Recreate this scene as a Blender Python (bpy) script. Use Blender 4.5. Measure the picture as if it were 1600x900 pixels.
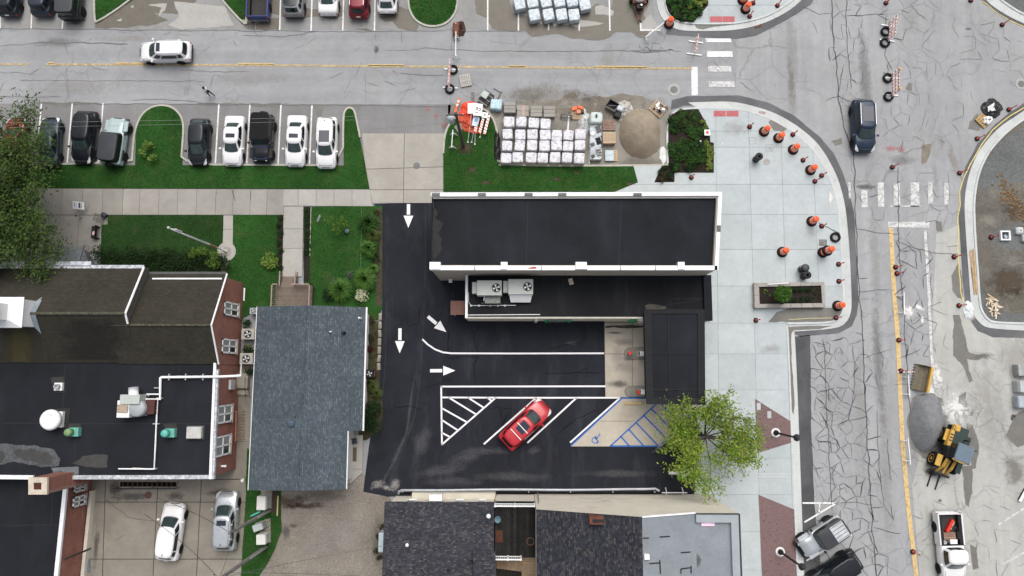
import bpy, bmesh, math, random
from mathutils import Vector, Matrix, noise
random.seed(7)
for o in list(bpy.data.objects): bpy.data.objects.remove(o)
SC = bpy.context.scene
COL = SC.collection
# ---------------------------------------------------------------- camera
F, CZ, NAD = 1100.0, 60.0, (812.0, 580.0)      # focal length in photo pixels, height, pixel straight below
def camdir(px, py): return Vector(((px-800)/F, -(py-450)/F, -1.0))
_z = -camdir(*NAD).normalized()
_y = Vector((0, 1, 0)); _y = (_y-_z*_y.dot(_z)).normalized()
_x = _y.cross(_z)
RC = Matrix((_x, _y, _z))                       # camera -> world
cam_d = bpy.data.cameras.new('camera'); cam = bpy.data.objects.new('camera', cam_d); COL.objects.link(cam)
cam_d.sensor_width = 36; cam_d.lens = 36*F/1600; cam_d.clip_start = 1; cam_d.clip_end = 3000
cam.matrix_world = Matrix.Translation((0, 0, CZ)) @ RC.to_4x4()
SC.camera = cam
# ---------------------------------------------------------------- light
w = bpy.data.worlds.new('World'); SC.world = w; w.use_nodes = True
wn = w.node_tree; bgn = wn.nodes['Background']
sky = wn.nodes.new('ShaderNodeTexSky'); sky.sky_type = 'NISHITA'; sky.sun_disc = False
SUN_EL, SUN_ROT = math.radians(62), math.radians(15)
sky.sun_elevation = SUN_EL; sky.sun_rotation = SUN_ROT; sky.dust_density = 6; sky.air_density = 1.0; sky.ozone_density = 1
hs = wn.nodes.new('ShaderNodeHueSaturation'); hs.inputs['Saturation'].default_value = 0.42   # cloud cover
wn.links.new(sky.outputs[0], hs.inputs['Color']); wn.links.new(hs.outputs[0], bgn.inputs[0])
bgn.inputs[1].default_value = 0.15
sl = bpy.data.lights.new('sun', 'SUN'); sl.energy = 1.5; sl.angle = math.radians(50); sl.color = (1, .97, .93)
sun = bpy.data.objects.new('sun', sl); COL.objects.link(sun)
sdir = Vector((math.sin(SUN_ROT)*math.cos(SUN_EL), math.cos(SUN_ROT)*math.cos(SUN_EL), math.sin(SUN_EL)))
sun.rotation_euler = sdir.to_track_quat('Z', 'Y').to_euler(); sun.location = (0, 0, 80)
SC.view_settings.view_transform = 'Standard'; SC.view_settings.look = 'None'
SC.view_settings.gamma = 1; SC.view_settings.exposure = 0.04
# ---------------------------------------------------------------- helpers
def P(px, py, z=0.0):
    d = RC @ camdir(px, py); t = (z-CZ)/d.z
    return Vector((d.x*t, d.y*t, z))
def PP(pts, z=0.0): return [P(a, b, z) for a, b in pts]
def rgb(c): return (c[0], c[1], c[2], 1)
def add_obj(name, me, parent=None):
    o = bpy.data.objects.new(name, me); COL.objects.link(o)
    if parent is not None: o.parent = parent
    return o
def tag(o, label=None, cat=None, group=None, kind=None):
    if label: o['label'] = label
    if cat: o['category'] = cat
    if group: o['group'] = group
    if kind: o['kind'] = kind
    return o
def thing(name, label, cat, loc=(0, 0, 0), rz=0.0, group=None):
    o = bpy.data.objects.new(name, None); COL.objects.link(o); o.empty_display_size = .2
    o.location = loc; o.rotation_euler = (0, 0, rz)
    return tag(o, label, cat, group)
def copy_tree(o, parent=None):
    c = o.copy(); COL.objects.link(c); c.parent = parent
    for k in [k for k in ALLKIDS(o)]: copy_tree(k, c)
    return c
def ALLKIDS(o): return [c for c in COL.objects if c.parent == o]
class MB:
    """collects faces; build() links them as one mesh object"""
    def __init__(s): s.v = []; s.f = []; s.m = []; s.mi = 0
    def add(s, vs, fs):
        b = len(s.v); s.v += [tuple(v) for v in vs]
        for f in fs: s.f.append([i+b for i in f]); s.m.append(s.mi)
        return s
    def poly(s, pts): return s.add(pts, [list(range(len(pts)))])
    def prism(s, pts, z0, z1, bottom=False):
        n = len(pts); a = sum(pts[i][0]*pts[(i+1) % n][1]-pts[(i+1) % n][0]*pts[i][1] for i in range(n))
        if a < 0: pts = pts[::-1]
        vs = [(p[0], p[1], z0) for p in pts]+[(p[0], p[1], z1) for p in pts]
        fs = [list(range(n, 2*n))]+[[i, (i+1) % n, n+(i+1) % n, n+i] for i in range(n)]
        if bottom: fs.append(list(range(n))[::-1])
        return s.add(vs, fs)
    def box(s, c, d, rz=0.0, M=None, taper=1.0, bev=0.0):
        x, y, z = d[0]/2, d[1]/2, d[2]/2
        if bev <= 0:
            vs = [Vector(q) for q in ((-x, -y, -z), (x, -y, -z), (x, y, -z), (-x, y, -z))]
            vs += [Vector((q[0]*taper, q[1]*taper, z)) for q in ((-x, -y), (x, -y), (x, y), (-x, y))]
            fs = [[3, 2, 1, 0], [4, 5, 6, 7], [0, 1, 5, 4], [1, 2, 6, 5], [2, 3, 7, 6], [3, 0, 4, 7]]
        else:
            b = bev; ring = []
            for (cx, cy, a0) in ((x-b, y-b, 0), (-x+b, y-b, 90), (-x+b, -y+b, 180), (x-b, -y+b, 270)):
                for k in (0, 45, 90): ring.append((cx+b*math.cos(math.radians(a0+k)), cy+b*math.sin(math.radians(a0+k))))
            n = len(ring); vs = []
            for (zz, sc) in ((-z, 1), (z-b, 1), (z, 1-b/max(x, .01))):
                vs += [Vector((q[0]*sc*(taper if zz > 0 else 1), q[1]*sc*(taper if zz > 0 else 1), zz)) for q in ring]
            fs = [list(range(n))[::-1], list(range(2*n, 3*n))]
            for k in (0, 1): fs += [[k*n+i, k*n+(i+1) % n, (k+1)*n+(i+1) % n, (k+1)*n+i] for i in range(n)]
        R = Matrix.Rotation(rz, 3, 'Z') if M is None else M
        return s.add([R @ v+Vector(c) for v in vs], fs)
    def tube(s, path, r, n=8, cap=True):
        path = [Vector(p) for p in path]; rs = r if isinstance(r, (list, tuple)) else [r]*len(path)
        vs = []; fs = []
        for i, p in enumerate(path):
            t = (path[min(i+1, len(path)-1)]-path[max(i-1, 0)])
            t = t.normalized() if t.length > 1e-9 else Vector((0, 0, 1))
            u = t.cross(Vector((0, 0, 1)) if abs(t.z) < .9 else Vector((1, 0, 0))).normalized(); q = t.cross(u)
            vs += [p+(u*math.cos(2*math.pi*k/n)+q*math.sin(2*math.pi*k/n))*rs[i] for k in range(n)]
        for i in range(len(path)-1):
            for k in range(n): fs.append([i*n+k, i*n+(k+1) % n, (i+1)*n+(k+1) % n, (i+1)*n+k])
        if cap: fs += [list(range(n)), list(range(len(vs)-n, len(vs)))[::-1]]
        return s.add(vs, fs)
    def lathe(s, prof, n=16, c=(0, 0, 0), M=None):
        vs = []; fs = []; k = len(prof)
        for i in range(n):
            a = 2*math.pi*i/n
            for (r, z) in prof:
                v = Vector((r*math.cos(a), r*math.sin(a), z)); v = M @ v if M is not None else v
                vs.append(v+Vector(c))
        for i in range(n):
            j = (i+1) % n
            for q in range(k-1): fs.append([i*k+q, j*k+q, j*k+q+1, i*k+q+1])
        fs.append([i*k for i in range(n)][::-1]); fs.append([i*k+k-1 for i in range(n)])
        return s.add(vs, fs)
    def build(s, name, mat, parent=None, smooth=False, off=None):
        me = bpy.data.meshes.new(name)
        v = s.v if off is None else [(a[0]-off[0], a[1]-off[1], a[2]-off[2]) for a in s.v]
        me.from_pydata(v, [], s.f)
        for m in (mat if isinstance(mat, (list, tuple)) else [mat]): me.materials.append(m)
        if isinstance(mat, (list, tuple)): me.polygons.foreach_set('material_index', s.m)
        if smooth: me.polygons.foreach_set('use_smooth', [True]*len(me.polygons))
        me.update()
        return add_obj(name, me, parent)
def struct(name, mb, mat, smooth=False):
    return tag(mb.build(name, mat, None, smooth), kind='structure')
def nz(x, y, s=1.0, k=0.0): return noise.noise(Vector((x*s, y*s, k)))
def densify(pts, step, amp=0.0, fs=1.2, closed=True, seed=0.0):
    out = []; n = len(pts)
    for i in range(n if closed else n-1):
        a, b = pts[i], pts[(i+1) % n]; m = max(1, int((b-a).length/step))
        for k in range(m): out.append(a.lerp(b, k/m))
    if not closed: out.append(pts[-1])
    if amp:
        out = [Vector((p.x+amp*(nz(p.x, p.y, fs, seed)+.6*nz(p.x, p.y, fs*3.1, seed+5)), p.y+amp*(nz(p.x, p.y, fs, seed+9)+.6*nz(p.x, p.y, fs*3.1, seed+14)), p.z)) for p in out]
    return out
def smoothpath(pts, closed=False, it=2):
    for _ in range(it):
        n = len(pts); o = [] if closed else [pts[0]]
        for i in range(n if closed else n-1):
            a, b = pts[i], pts[(i+1) % n]; o += [a*.75+b*.25, a*.25+b*.75]
        if not closed: o.append(pts[-1])
        pts = o
    return pts
def offset(pts, d, closed=False):
    out = []; n = len(pts)
    for i, p in enumerate(pts):
        a = pts[(i-1) % n] if (closed or i > 0) else p; b = pts[(i+1) % n] if (closed or i < n-1) else p
        t1 = (p-a); t2 = (b-p); t1.z = t2.z = 0
        t1 = t1.normalized() if t1.length > 1e-6 else t2.normalized(); t2 = t2.normalized() if t2.length > 1e-6 else t1
        n1 = Vector((-t1.y, t1.x, 0)); n2 = Vector((-t2.y, t2.x, 0)); m = n1+n2
        if m.length < .2: m = n1
        m.normalize(); k = max(.5, m.dot(n1)); out.append(p+m*(d/k))
    return out
def ribbon(mb, pts, wd, closed=False, z0=None, z1=None):
    """flat band (or kerb when z0, z1 are given) along a path"""
    L = offset(pts, wd/2, closed); R = offset(pts, -wd/2, closed); n = len(pts)
    for i in range(n if closed else n-1):
        j = (i+1) % n
        if z0 is None: mb.add([R[i], R[j], L[j], L[i]], [[0, 1, 2, 3]])
        else:
            q = [R[i], R[j], L[j], L[i]]
            vs = [(v.x, v.y, z0) for v in q]+[(v.x, v.y, z1) for v in q]
            fs = [[4, 5, 6, 7], [0, 1, 5, 4], [2, 3, 7, 6]]
            if not closed and i == 0: fs.append([3, 0, 4, 7])
            if not closed and i == n-2: fs.append([1, 2, 6, 5])
            mb.add(vs, fs)
    return mb
def clip_half(poly, a, b):
    """keep the part of poly left of the line a->b"""
    out = []; n = len(poly)
    def sd(p): return (b.x-a.x)*(p.y-a.y)-(b.y-a.y)*(p.x-a.x)
    for i in range(n):
        p, q = poly[i], poly[(i+1) % n]; sp, sq = sd(p), sd(q)
        if sp >= 0: out.append(p)
        if (sp >= 0) != (sq >= 0): out.append(p.lerp(q, sp/(sp-sq)))
    return out
def area(poly):
    n = len(poly); return .5*sum(poly[i].x*poly[(i+1) % n].y-poly[(i+1) % n].x*poly[i].y for i in range(n))
# ---------------------------------------------------------------- materials
class NT:
    def __init__(s, name):
        s.m = bpy.data.materials.new(name); s.m.use_nodes = True; s.t = s.m.node_tree
        s.b = s.t.nodes['Principled BSDF']; s._pos = None
    def n(s, t, **kw):
        d = s.t.nodes.new(t)
        for k, v in kw.items(): setattr(d, k, v)
        return d
    def L(s, a, b): s.t.links.new(a, b)
    def inp(s, sock, v):
        if hasattr(v, 'links') or isinstance(v, bpy.types.NodeSocket): s.L(v, sock)
        elif isinstance(v, (tuple, list)) and len(v) == 3 and sock.type == 'RGBA': sock.default_value = rgb(v)
        else: sock.default_value = v
    def pos(s, scale=(1, 1, 1), world=True, rz=0.0):
        if world: o = s.n('ShaderNodeNewGeometry').outputs['Position']
        else: o = s.n('ShaderNodeTexCoord').outputs['Object']
        mp = s.n('ShaderNodeMapping'); s.L(o, mp.inputs[0]); mp.inputs['Scale'].default_value = scale; mp.inputs['Rotation'].default_value = (0, 0, rz)
        return mp.outputs[0]
    def noise(s, vec, scale, det=4.0, rough=.6, dist=0.0):
        d = s.n('ShaderNodeTexNoise'); s.L(vec, d.inputs['Vector']); d.inputs['Scale'].default_value = scale
        d.inputs['Detail'].default_value = det; d.inputs['Roughness'].default_value = rough; d.inputs['Distortion'].default_value = dist
        return d.outputs['Fac']
    def voro(s, vec, scale, feat='DISTANCE_TO_EDGE', rnd=1.0):
        d = s.n('ShaderNodeTexVoronoi', feature=feat); s.L(vec, d.inputs['Vector']); d.inputs['Scale'].default_value = scale; d.inputs['Randomness'].default_value = rnd
        return d
    def ramp(s, fac, stops):
        d = s.n('ShaderNodeValToRGB'); s.L(fac, d.inputs[0]); e = d.color_ramp.elements
        while len(e) < len(stops): e.new(.5)
        for el, (p, c) in zip(e, stops):
            el.position = p; el.color = rgb(c) if isinstance(c, (tuple, list)) else (c, c, c, 1)
        return d.outputs[0]
    def mix(s, f, a, b, mode='MIX'):
        d = s.n('ShaderNodeMix', data_type='RGBA', blend_type=mode)
        s.inp(d.inputs[0], f); s.inp(d.inputs[6], a); s.inp(d.inputs[7], b)
        return d.outputs[2]
    def math(s, op, a, b=0.0):
        d = s.n('ShaderNodeMath', operation=op); s.inp(d.inputs[0], a); s.inp(d.inputs[1], b); return d.outputs[0]
    def rnd(s): return s.n('ShaderNodeObjectInfo').outputs['Random']
    def bump(s, h, strength=.3, dist=.02):
        d = s.n('ShaderNodeBump'); s.L(h, d.inputs['Height']); d.inputs['Strength'].default_value = strength; d.inputs['Distance'].default_value = dist
        s.L(d.outputs[0], s.b.inputs['Normal'])
    def fin(s, col, rough=.8, metal=0.0, spec=.4, coat=0.0, alpha=None):
        s.inp(s.b.inputs['Base Color'], col); s.inp(s.b.inputs['Roughness'], rough); s.inp(s.b.inputs['Metallic'], metal)
        s.b.inputs['Specular IOR Level'].default_value = spec; s.b.inputs['Coat Weight'].default_value = coat; s.b.inputs['Coat Roughness'].default_value = .06
        if alpha is not None: s.inp(s.b.inputs['Alpha'], alpha)
        return s.m
def sc(c, k): return tuple(x*k for x in c)
_cache = {}
def mat(name, col, rough=.7, var=.18, scale=2.0, metal=0.0, spec=.4, coat=0.0, grain=.08, gs=40, rnd=0.0, world=False, bump=0.0):
    """plain material with mottling, grain and optional tone change from object to object"""
    if name in _cache: return _cache[name]
    t = NT(name); v = t.pos(world=world)
    c = t.mix(t.ramp(t.noise(v, scale), [(.3, 0), (.72, 1)]), sc(col, 1-var), sc(col, 1+var))
    if grain:
        g = t.noise(v, gs, 2); c = t.mix(1.0, c, t.ramp(g, [(.25, 1-grain*2), (.75, 1+grain*2)]), 'MULTIPLY')
        if bump: t.bump(g, bump)
    if rnd: c = t.mix(1.0, c, t.ramp(t.rnd(), [(0, 1-rnd), (1, 1+rnd)]), 'MULTIPLY')
    _cache[name] = t.fin(c, rough, metal, spec, coat); return _cache[name]
def m_road(name, base, axis, crack=.35, cscale=.55, worn=.12):
    t = NT(name); v = t.pos(); sv = t.pos((.06, 1, 1) if axis == 'x' else (1, .06, 1))
    c = t.mix(t.ramp(t.noise(v, .18, 5, .65), [(.3, 0), (.7, 1)]), sc(base, 1-worn), sc(base, 1+worn))
    c = t.mix(1.0, c, t.ramp(t.noise(sv, .9, 5, .6), [(.3, .90), (.7, 1.09)]), 'MULTIPLY')
    c = t.mix(1.0, c, t.ramp(t.noise(v, 1.7, 6, .7), [(.3, .93), (.7, 1.06)]), 'MULTIPLY')
    c = t.mix(t.ramp(t.noise(v, .33, 3), [(.5, 0), (.75, .5)]), c, t.mix(1.0, c, (1.04, 1.0, .93), 'MULTIPLY'))
    g = t.noise(v, 26, 3, .8); c = t.mix(1.0, c, t.ramp(g, [(.25, .84), (.75, 1.14)]), 'MULTIPLY')
    if crack:
        d = t.n('ShaderNodeTexNoise'); t.L(v, d.inputs['Vector']); d.inputs['Scale'].default_value = 1.1; d.inputs['Detail'].default_value = 5
        wv = t.mix(.55, v, d.outputs['Color'], 'ADD')
        e = t.voro(wv, cscale).outputs['Distance']
        mask = t.ramp(t.noise(v, .16, 3), [(.46, 0), (.6, 1)])
        k = t.math('MULTIPLY', t.ramp(e, [(0, 1), (.014, .8), (.028, 0)]), t.math('MULTIPLY', mask, crack))
        c = t.mix(k, c, sc(base, .42))
    t.bump(g, .25, .01); return t.fin(c, .9, 0, .3)
def m_concrete(name, base, rnd=.05, stain=.12, scale=.5):
    t = NT(name); v = t.pos()
    c = t.mix(t.ramp(t.noise(v, scale, 5, .65), [(.3, 0), (.7, 1)]), sc(base, 1-stain), sc(base, 1+stain*.7))
    c = t.mix(1.0, c, t.ramp(t.noise(v, 2.6, 5, .7), [(.3, .94), (.7, 1.05)]), 'MULTIPLY')
    g = t.noise(v, 30, 3, .8); c = t.mix(1.0, c, t.ramp(g, [(.25, .9), (.75, 1.09)]), 'MULTIPLY')
    if rnd: c = t.mix(1.0, c, t.ramp(t.rnd(), [(0, 1-rnd), (1, 1+rnd)]), 'MULTIPLY')
    t.bump(g, .2, .008); return t.fin(c, .88, 0, .35)
def m_lawn(name, a, b, dry):
    t = NT(name); v = t.pos()
    c = t.mix(t.ramp(t.noise(v, .35, 5, .65), [(.3, 0), (.7, 1)]), a, b)
    c = t.mix(t.ramp(t.noise(v, .8, 5, .7), [(.5, 0), (.74, .65)]), c, dry)
    g = t.noise(v, 9, 4, .8); c = t.mix(1.0, c, t.ramp(g, [(.25, .5), (.5, .95), (.78, 1.5)]), 'MULTIPLY')
    t.bump(g, .9, .06); return t.fin(c, .95, 0, .1)
def m_tarmac(name, base, dust=.05, seam=True):
    t = NT(name); v = t.pos()
    c = t.mix(t.ramp(t.noise(v, .25, 5, .65), [(.3, 0), (.7, 1)]), sc(base, .72), sc(base, 1.5))
    c = t.mix(t.ramp(t.noise(t.pos((1, .25, 1)), .55, 5, .7), [(.52, 0), (.8, dust)]), c, (.20, .21, .225))
    g = t.noise(v, 22, 3, .8); c = t.mix(1.0, c, t.ramp(g, [(.25, .7), (.75, 1.35)]), 'MULTIPLY')
    t.bump(g, .3, .01); return t.fin(c, .85, 0, .22)
def m_shingle(name, cols, bw=.2, bh=.125, axis='x', rough=.9, mortar=.55, moss=None):
    t = NT(name)
    v = t.pos(rz=0.0 if axis == 'x' else math.pi/2)
    b = t.n('ShaderNodeTexBrick'); t.L(v, b.inputs['Vector']); b.inputs['Scale'].default_value = 1
    b.inputs['Brick Width'].default_value = bw; b.inputs['Row Height'].default_value = bh; b.inputs['Mortar Size'].default_value = .012; b.inputs['Bias'].default_value = 0
    b.inputs['Color1'].default_value = (0, 0, 0, 1); b.inputs['Color2'].default_value = (1, 1, 1, 1); b.inputs['Mortar'].default_value = (.5, .5, .5, 1)
    b.offset_frequency = 2; b.offset = .37
    stops = [((i/(len(cols)-1))**.55, c) for i, c in enumerate(cols)]
    c = t.ramp(b.outputs['Color'], stops)
    c = t.mix(t.math('MULTIPLY', b.outputs['Fac'], mortar), c, sc(cols[0], .35))
    c = t.mix(1.0, c, t.ramp(t.noise(v, .5, 4), [(.3, .86), (.7, 1.12)]), 'MULTIPLY')
    c = t.mix(1.0, c, t.ramp(t.noise(v, 14, 3, .8), [(.25, .75), (.75, 1.25)]), 'MULTIPLY')
    if moss: c = t.mix(t.ramp(t.noise(v, .45, 5, .75), [(.42, 0), (.8, .6)]), c, moss)
    t.bump(b.outputs['Fac'], -.5, .02); return t.fin(c, rough, 0, .15)
def m_brick(name, cols, wall='x'):
    """brick for upright walls; wall = 'x' faces east or west, 'y' faces north or south"""
    t = NT(name); g = t.n('ShaderNodeNewGeometry').outputs['Position']; sp = t.n('ShaderNodeSeparateXYZ'); t.L(g, sp.inputs[0])
    cb = t.n('ShaderNodeCombineXYZ'); t.L(sp.outputs[1 if wall == 'x' else 0], cb.inputs[0]); t.L(sp.outputs[2], cb.inputs[1])
    b = t.n('ShaderNodeTexBrick'); t.L(cb.outputs[0], b.inputs['Vector']); b.inputs['Scale'].default_value = 1
    b.inputs['Brick Width'].default_value = .215; b.inputs['Row Height'].default_value = .075; b.inputs['Mortar Size'].default_value = .008
    b.inputs['Color1'].default_value = rgb(cols[0]); b.inputs['Color2'].default_value = rgb(cols[1]); b.inputs['Mortar'].default_value = rgb(cols[2])
    c = t.mix(1.0, b.outputs['Color'], t.ramp(t.noise(cb.outputs[0], .9, 5), [(.3, .8), (.7, 1.15)]), 'MULTIPLY')
    t.bump(b.outputs['Fac'], -.6, .01); return t.fin(c, .9, 0, .2)
def m_soft(name, col, rough=.8, amount=1.0, ns=1.4):
    """stain that thins out towards its rim (vertex attribute 'rim' 1 in the middle, 0 at the edge)"""
    t = NT(name); v = t.pos(); a = t.n('ShaderNodeAttribute', attribute_name='rim').outputs['Fac']
    k = t.math('ADD', a, t.math('MULTIPLY', t.math('SUBTRACT', t.noise(v, ns, 6, .75), .5), 1.5))
    k = t.math('MULTIPLY', t.ramp(k, [(.25, 0), (.8, 1)]), amount)
    k = t.math('MULTIPLY', k, t.ramp(a, [(0, 0), (.2, 1)]))
    c = t.mix(1.0, col, t.ramp(t.noise(v, 12, 3), [(.25, .85), (.75, 1.15)]), 'MULTIPLY')
    return t.fin(c, rough, 0, .3, 0, k)
def m_paint(name, col, worn=.35, ns=2.5, z=None):
    """road paint with worn patches showing through"""
    t = NT(name); v = t.pos()
    k = t.ramp(t.noise(v, ns, 7, .8), [(max(0, worn-.1), .12), (worn+.14, 1)])
    c = t.mix(1.0, col, t.ramp(t.noise(v, 14, 3), [(.25, .88), (.75, 1.1)]), 'MULTIPLY')
    return t.fin(c, .8, 0, .3, 0, k)
def m_leaf(name, cols, rough=.6):
    t = NT(name); v = t.pos()
    w1 = t.n('ShaderNodeTexWhiteNoise', noise_dimensions='3D')
    fl = t.n('ShaderNodeVectorMath', operation='SNAP'); t.L(v, fl.inputs[0]); fl.inputs[1].default_value = (.12, .12, .12); t.L(fl.outputs[0], w1.inputs['Vector'])
    f = t.math('ADD', t.math('MULTIPLY', w1.outputs['Value'], .45), t.math('MULTIPLY', t.noise(v, .8, 4), .62))
    n = len(cols); c = t.ramp(f, [(.22+.56*i/(n-1), cc) for i, cc in enumerate(cols)])
    t.b.inputs['Transmission Weight'].default_value = 0
    m = t.fin(c, rough, 0, .2)
    tr = t.n('ShaderNodeBsdfTranslucent'); t.L(c, tr.inputs[0]); ms = t.n('ShaderNodeMixShader'); ms.inputs[0].default_value = .25
    out = t.t.nodes['Material Output']; t.L(t.b.outputs[0], ms.inputs[1]); t.L(tr.outputs[0], ms.inputs[2]); t.L(ms.outputs[0], out.inputs[0])
    return m
def m_carpaint(name, col, metal=.0):
    if name in _cache: return _cache[name]
    t = NT(name); v = t.pos(world=False)
    c = t.mix(t.ramp(t.noise(v, 1.1, 3), [(.3, 0), (.7, 1)]), sc(col, .94), sc(col, 1.04))
    _cache[name] = t.fin(c, t.ramp(t.noise(v, 3, 4), [(.3, .25), (.7, .36)]), metal, .5 if max(col) > .2 else .35, .6 if max(col) > .2 else .15); return _cache[name]
ROAD = m_road('street_asphalt', (.285, .293, .303), 'x', .30, .40)
ROADY = m_road('cross_street_asphalt', (.305, .312, .32), 'y', .38, .42)
BAY = m_road('parking_bay_asphalt', (.205, .205, .205), 'y', .1, .5, .15)
BAYN = m_road('north_bay_asphalt', (.265, .265, .26), 'y', .1, .5, .13)
EASTC = m_road('construction_concrete', (.40, .402, .38), 'y', .5, .45, .1)
TARM = m_tarmac('fresh_blacktop', (.0125, .014, .0195), .12)
TARSTRIP = m_tarmac('kerb_patch_asphalt', (.10, .102, .108), .1)
LANE = m_tarmac('parking_lane_asphalt', (.07, .07, .074), .25)
PLAZA = m_concrete('new_concrete', (.42, .462, .47), .05, .08)
GUTTER = m_concrete('gutter_concrete', (.5, .52, .51), .05, .1)
WALK = m_concrete('old_sidewalk', (.285, .27, .245), .09, .14)
WALKW = m_concrete('pale_sidewalk', (.36, .345, .315), .05, .1)
APRON = m_concrete('driveway_concrete', (.345, .325, .29), .06, .12)
PAD = m_concrete('pad_concrete', (.43, .39, .325), .05, .16, .35)
COURT = m_concrete('courtyard_concrete', (.235, .215, .18), .05, .2)
JOINT = mat('joint_dark', (.10, .095, .085), .95, .2, 3, world=True)
JOINTL = mat('joint_grey', (.31, .34, .345), .95, .1, 3, world=True)
KERB = m_concrete('kerb_concrete', (.42, .41, .36), 0, .15, 1.5)
LAWN = m_lawn('lawn_green', (.017, .056, .011), (.029, .096, .019), (.065, .092, .03))
LAWNS = m_lawn('lawn_dull', (.016, .042, .011), (.026, .066, .016), (.06, .068, .028))  # duller, darker green for the lawn before the hall
SOIL = mat('mulch', (.018, .0125, .010), .95, .4, 6, grain=.25, gs=25, world=True, bump=.6)
def m_gravel(name, a, b):
    t = NT(name); v = t.pos()
    c = t.mix(t.ramp(t.noise(v, .4, 6, .7), [(.3, 0), (.7, 1)]), a, b)
    vo = t.voro(v, 14, 'F1'); c = t.mix(1.0, c, t.ramp(vo.outputs['Distance'], [(0, 1.2), (.6, .72)]), 'MULTIPLY')
    c = t.mix(1.0, c, t.ramp(t.noise(v, 5, 5, .8), [(.28, .72), (.72, 1.2)]), 'MULTIPLY')
    t.bump(vo.outputs['Distance'], -.6, .03); return t.fin(c, .95, 0, .2)
GRAVEL = m_gravel('gravel_lot', (.21, .183, .15), (.325, .295, .255))
DIRT = m_gravel('site_dirt', (.12, .115, .10), (.21, .195, .165))
STONEG = m_gravel('site_crushed_stone', (.13, .137, .137), (.19, .195, .195))
SANDM = mat('sand', (.265, .222, .168), .95, .12, 1.2, grain=.1, gs=9, world=True, bump=.5)
PILEG = mat('gravel_pile_grey', (.175, .182, .188), .95, .15, 1.5, grain=.14, gs=9, world=True, bump=.6)
WET = mat('wet_asphalt', (.125, .112, .09), .55, .12, 1.5, grain=.07, gs=20, world=True)
WETG = mat('wet_grey', (.15, .145, .13), .6, .12, 1.5, grain=.07, gs=20, world=True)
MUD = mat('dried_mud', (.20, .178, .145), .9, .18, 1.2, grain=.1, gs=12, world=True)
PALE = mat('pale_dry_patch', (.36, .35, .33), .9, .08, 1.2, grain=.08, gs=20, world=True)
S_DARK = m_soft('soft_dark_stain', (.09, .088, .082), .7, .6)
S_PALE = m_soft('soft_pale_dust', (.36, .345, .325), .9, .34)
S_SAND = m_soft('soft_sand_dust', (.33, .305, .265), .9, .5)
S_MUD = m_soft('soft_mud', (.19, .17, .14), .8, .55)
S_SCUFF = m_soft('soft_scuff', (.40, .39, .37), .9, .5, 3)
S_WHITE = m_soft('soft_white_spill', (.66, .66, .64), .8, .95)
S_BROWN = m_soft('soft_brown_soil', (.09, .065, .045), .9, .8)
S_GREY = m_soft('soft_grey_silt', (.19, .187, .18), .85, .4)
S_LOT = m_soft('soft_lot_dust', (.15, .153, .162), .9, .26, .8)
S_RED = m_soft('spray_mark_red', (.5, .16, .16), .8, .5, 4)
WHITEP = m_paint('paint_white', (.72, .72, .72), .33)
WHITEN = m_paint('paint_white_new', (.76, .75, .76), .27, 5)
WHITEW = m_paint('paint_white_worn', (.60, .60, .59), .405)
YELLOW = m_paint('paint_yellow', (.55, .42, .22), .46)
YELLOWD = m_paint('paint_yellow_dense', (.62, .45, .21), .36)
BLUEP = m_paint('paint_blue', (.035, .13, .42), .2, 4)
CRACK = mat('crack_dark', (.08, .082, .087), .95, .3, 3, world=True)
CRACKF = mat('crack_faint', (.165, .168, .172), .95, .2, 3, world=True)
CRACKT = mat('crack_blacktop', (.006, .006, .007), .95, .2, 3, spec=.1, world=True)
MEMB = m_tarmac('roof_membrane', (.0105, .0118, .0155), .03)
MEMBT = m_tarmac('roof_tar', (.010, .0108, .0128), .08)
WHITE = mat('white_painted_metal', (.78, .78, .78), .45, .05, 1.5, grain=.03)
COPING = mat('white_coping', (.75, .76, .78), .5, .1, 1.2, grain=.05, world=True)
COPDIRTY = mat('weathered_coping', (.42, .44, .47), .6, .45, 2.5, grain=.2, gs=8, world=True)
STUCCO = mat('tan_wall', (.42, .37, .31), .9, .08, .8, grain=.06, world=True)
CREAM = mat('cream_wall', (.62, .58, .49), .9, .07, .7, grain=.05, gs=15, world=True)
SH_BLUE = m_shingle('blue_grey_shingle', [(.060, .075, .088), (.078, .097, .113), (.090, .112, .128), (.118, .14, .15)], .22, .13, 'y')
SH_BROWN = m_shingle('brown_shingle', [(.032, .029, .023), (.038, .035, .028), (.044, .041, .033)], .3, .15, 'x', moss=(.052, .047, .034))
SH_DARK = m_shingle('dark_shingle', [(.028, .029, .038), (.048, .049, .060), (.060, .060, .070), (.10, .09, .086)], .22, .13, 'x')
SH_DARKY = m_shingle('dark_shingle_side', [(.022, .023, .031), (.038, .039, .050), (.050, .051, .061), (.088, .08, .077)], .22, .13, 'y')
BR_X = m_brick('red_brick', [(.23, .08, .056), (.32, .118, .082), (.28, .22, .19)], 'x')
BR_Y = m_brick('red_brick_side', [(.21, .075, .052), (.29, .105, .075), (.26, .21, .18)], 'y')
GLASS = mat('window_glass', (.035, .042, .045), .08, .3, 1.2, spec=.6, grain=0)
GLASSB = mat('window_blind', (.25, .26, .26), .3, .15, 2, grain=.05)
CGLASS = mat('car_glass', (.012, .016, .018), .04, .2, 1, spec=.6, grain=0)
CGLASST = mat('car_windscreen', (.035, .055, .055), .04, .35, 1.2, spec=.7, grain=0)
RUBBER = mat('tyre_rubber', (.012, .012, .013), .85, .2, 4, spec=.2)
RIM = mat('alloy_rim', (.45, .46, .47), .35, .1, 4, metal=.7)
RIMD = mat('dark_rim', (.03, .03, .032), .4, .1, 4, metal=.4)
BLACKP = mat('black_plastic', (.014, .014, .015), .6, .15, 3, spec=.3)
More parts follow.
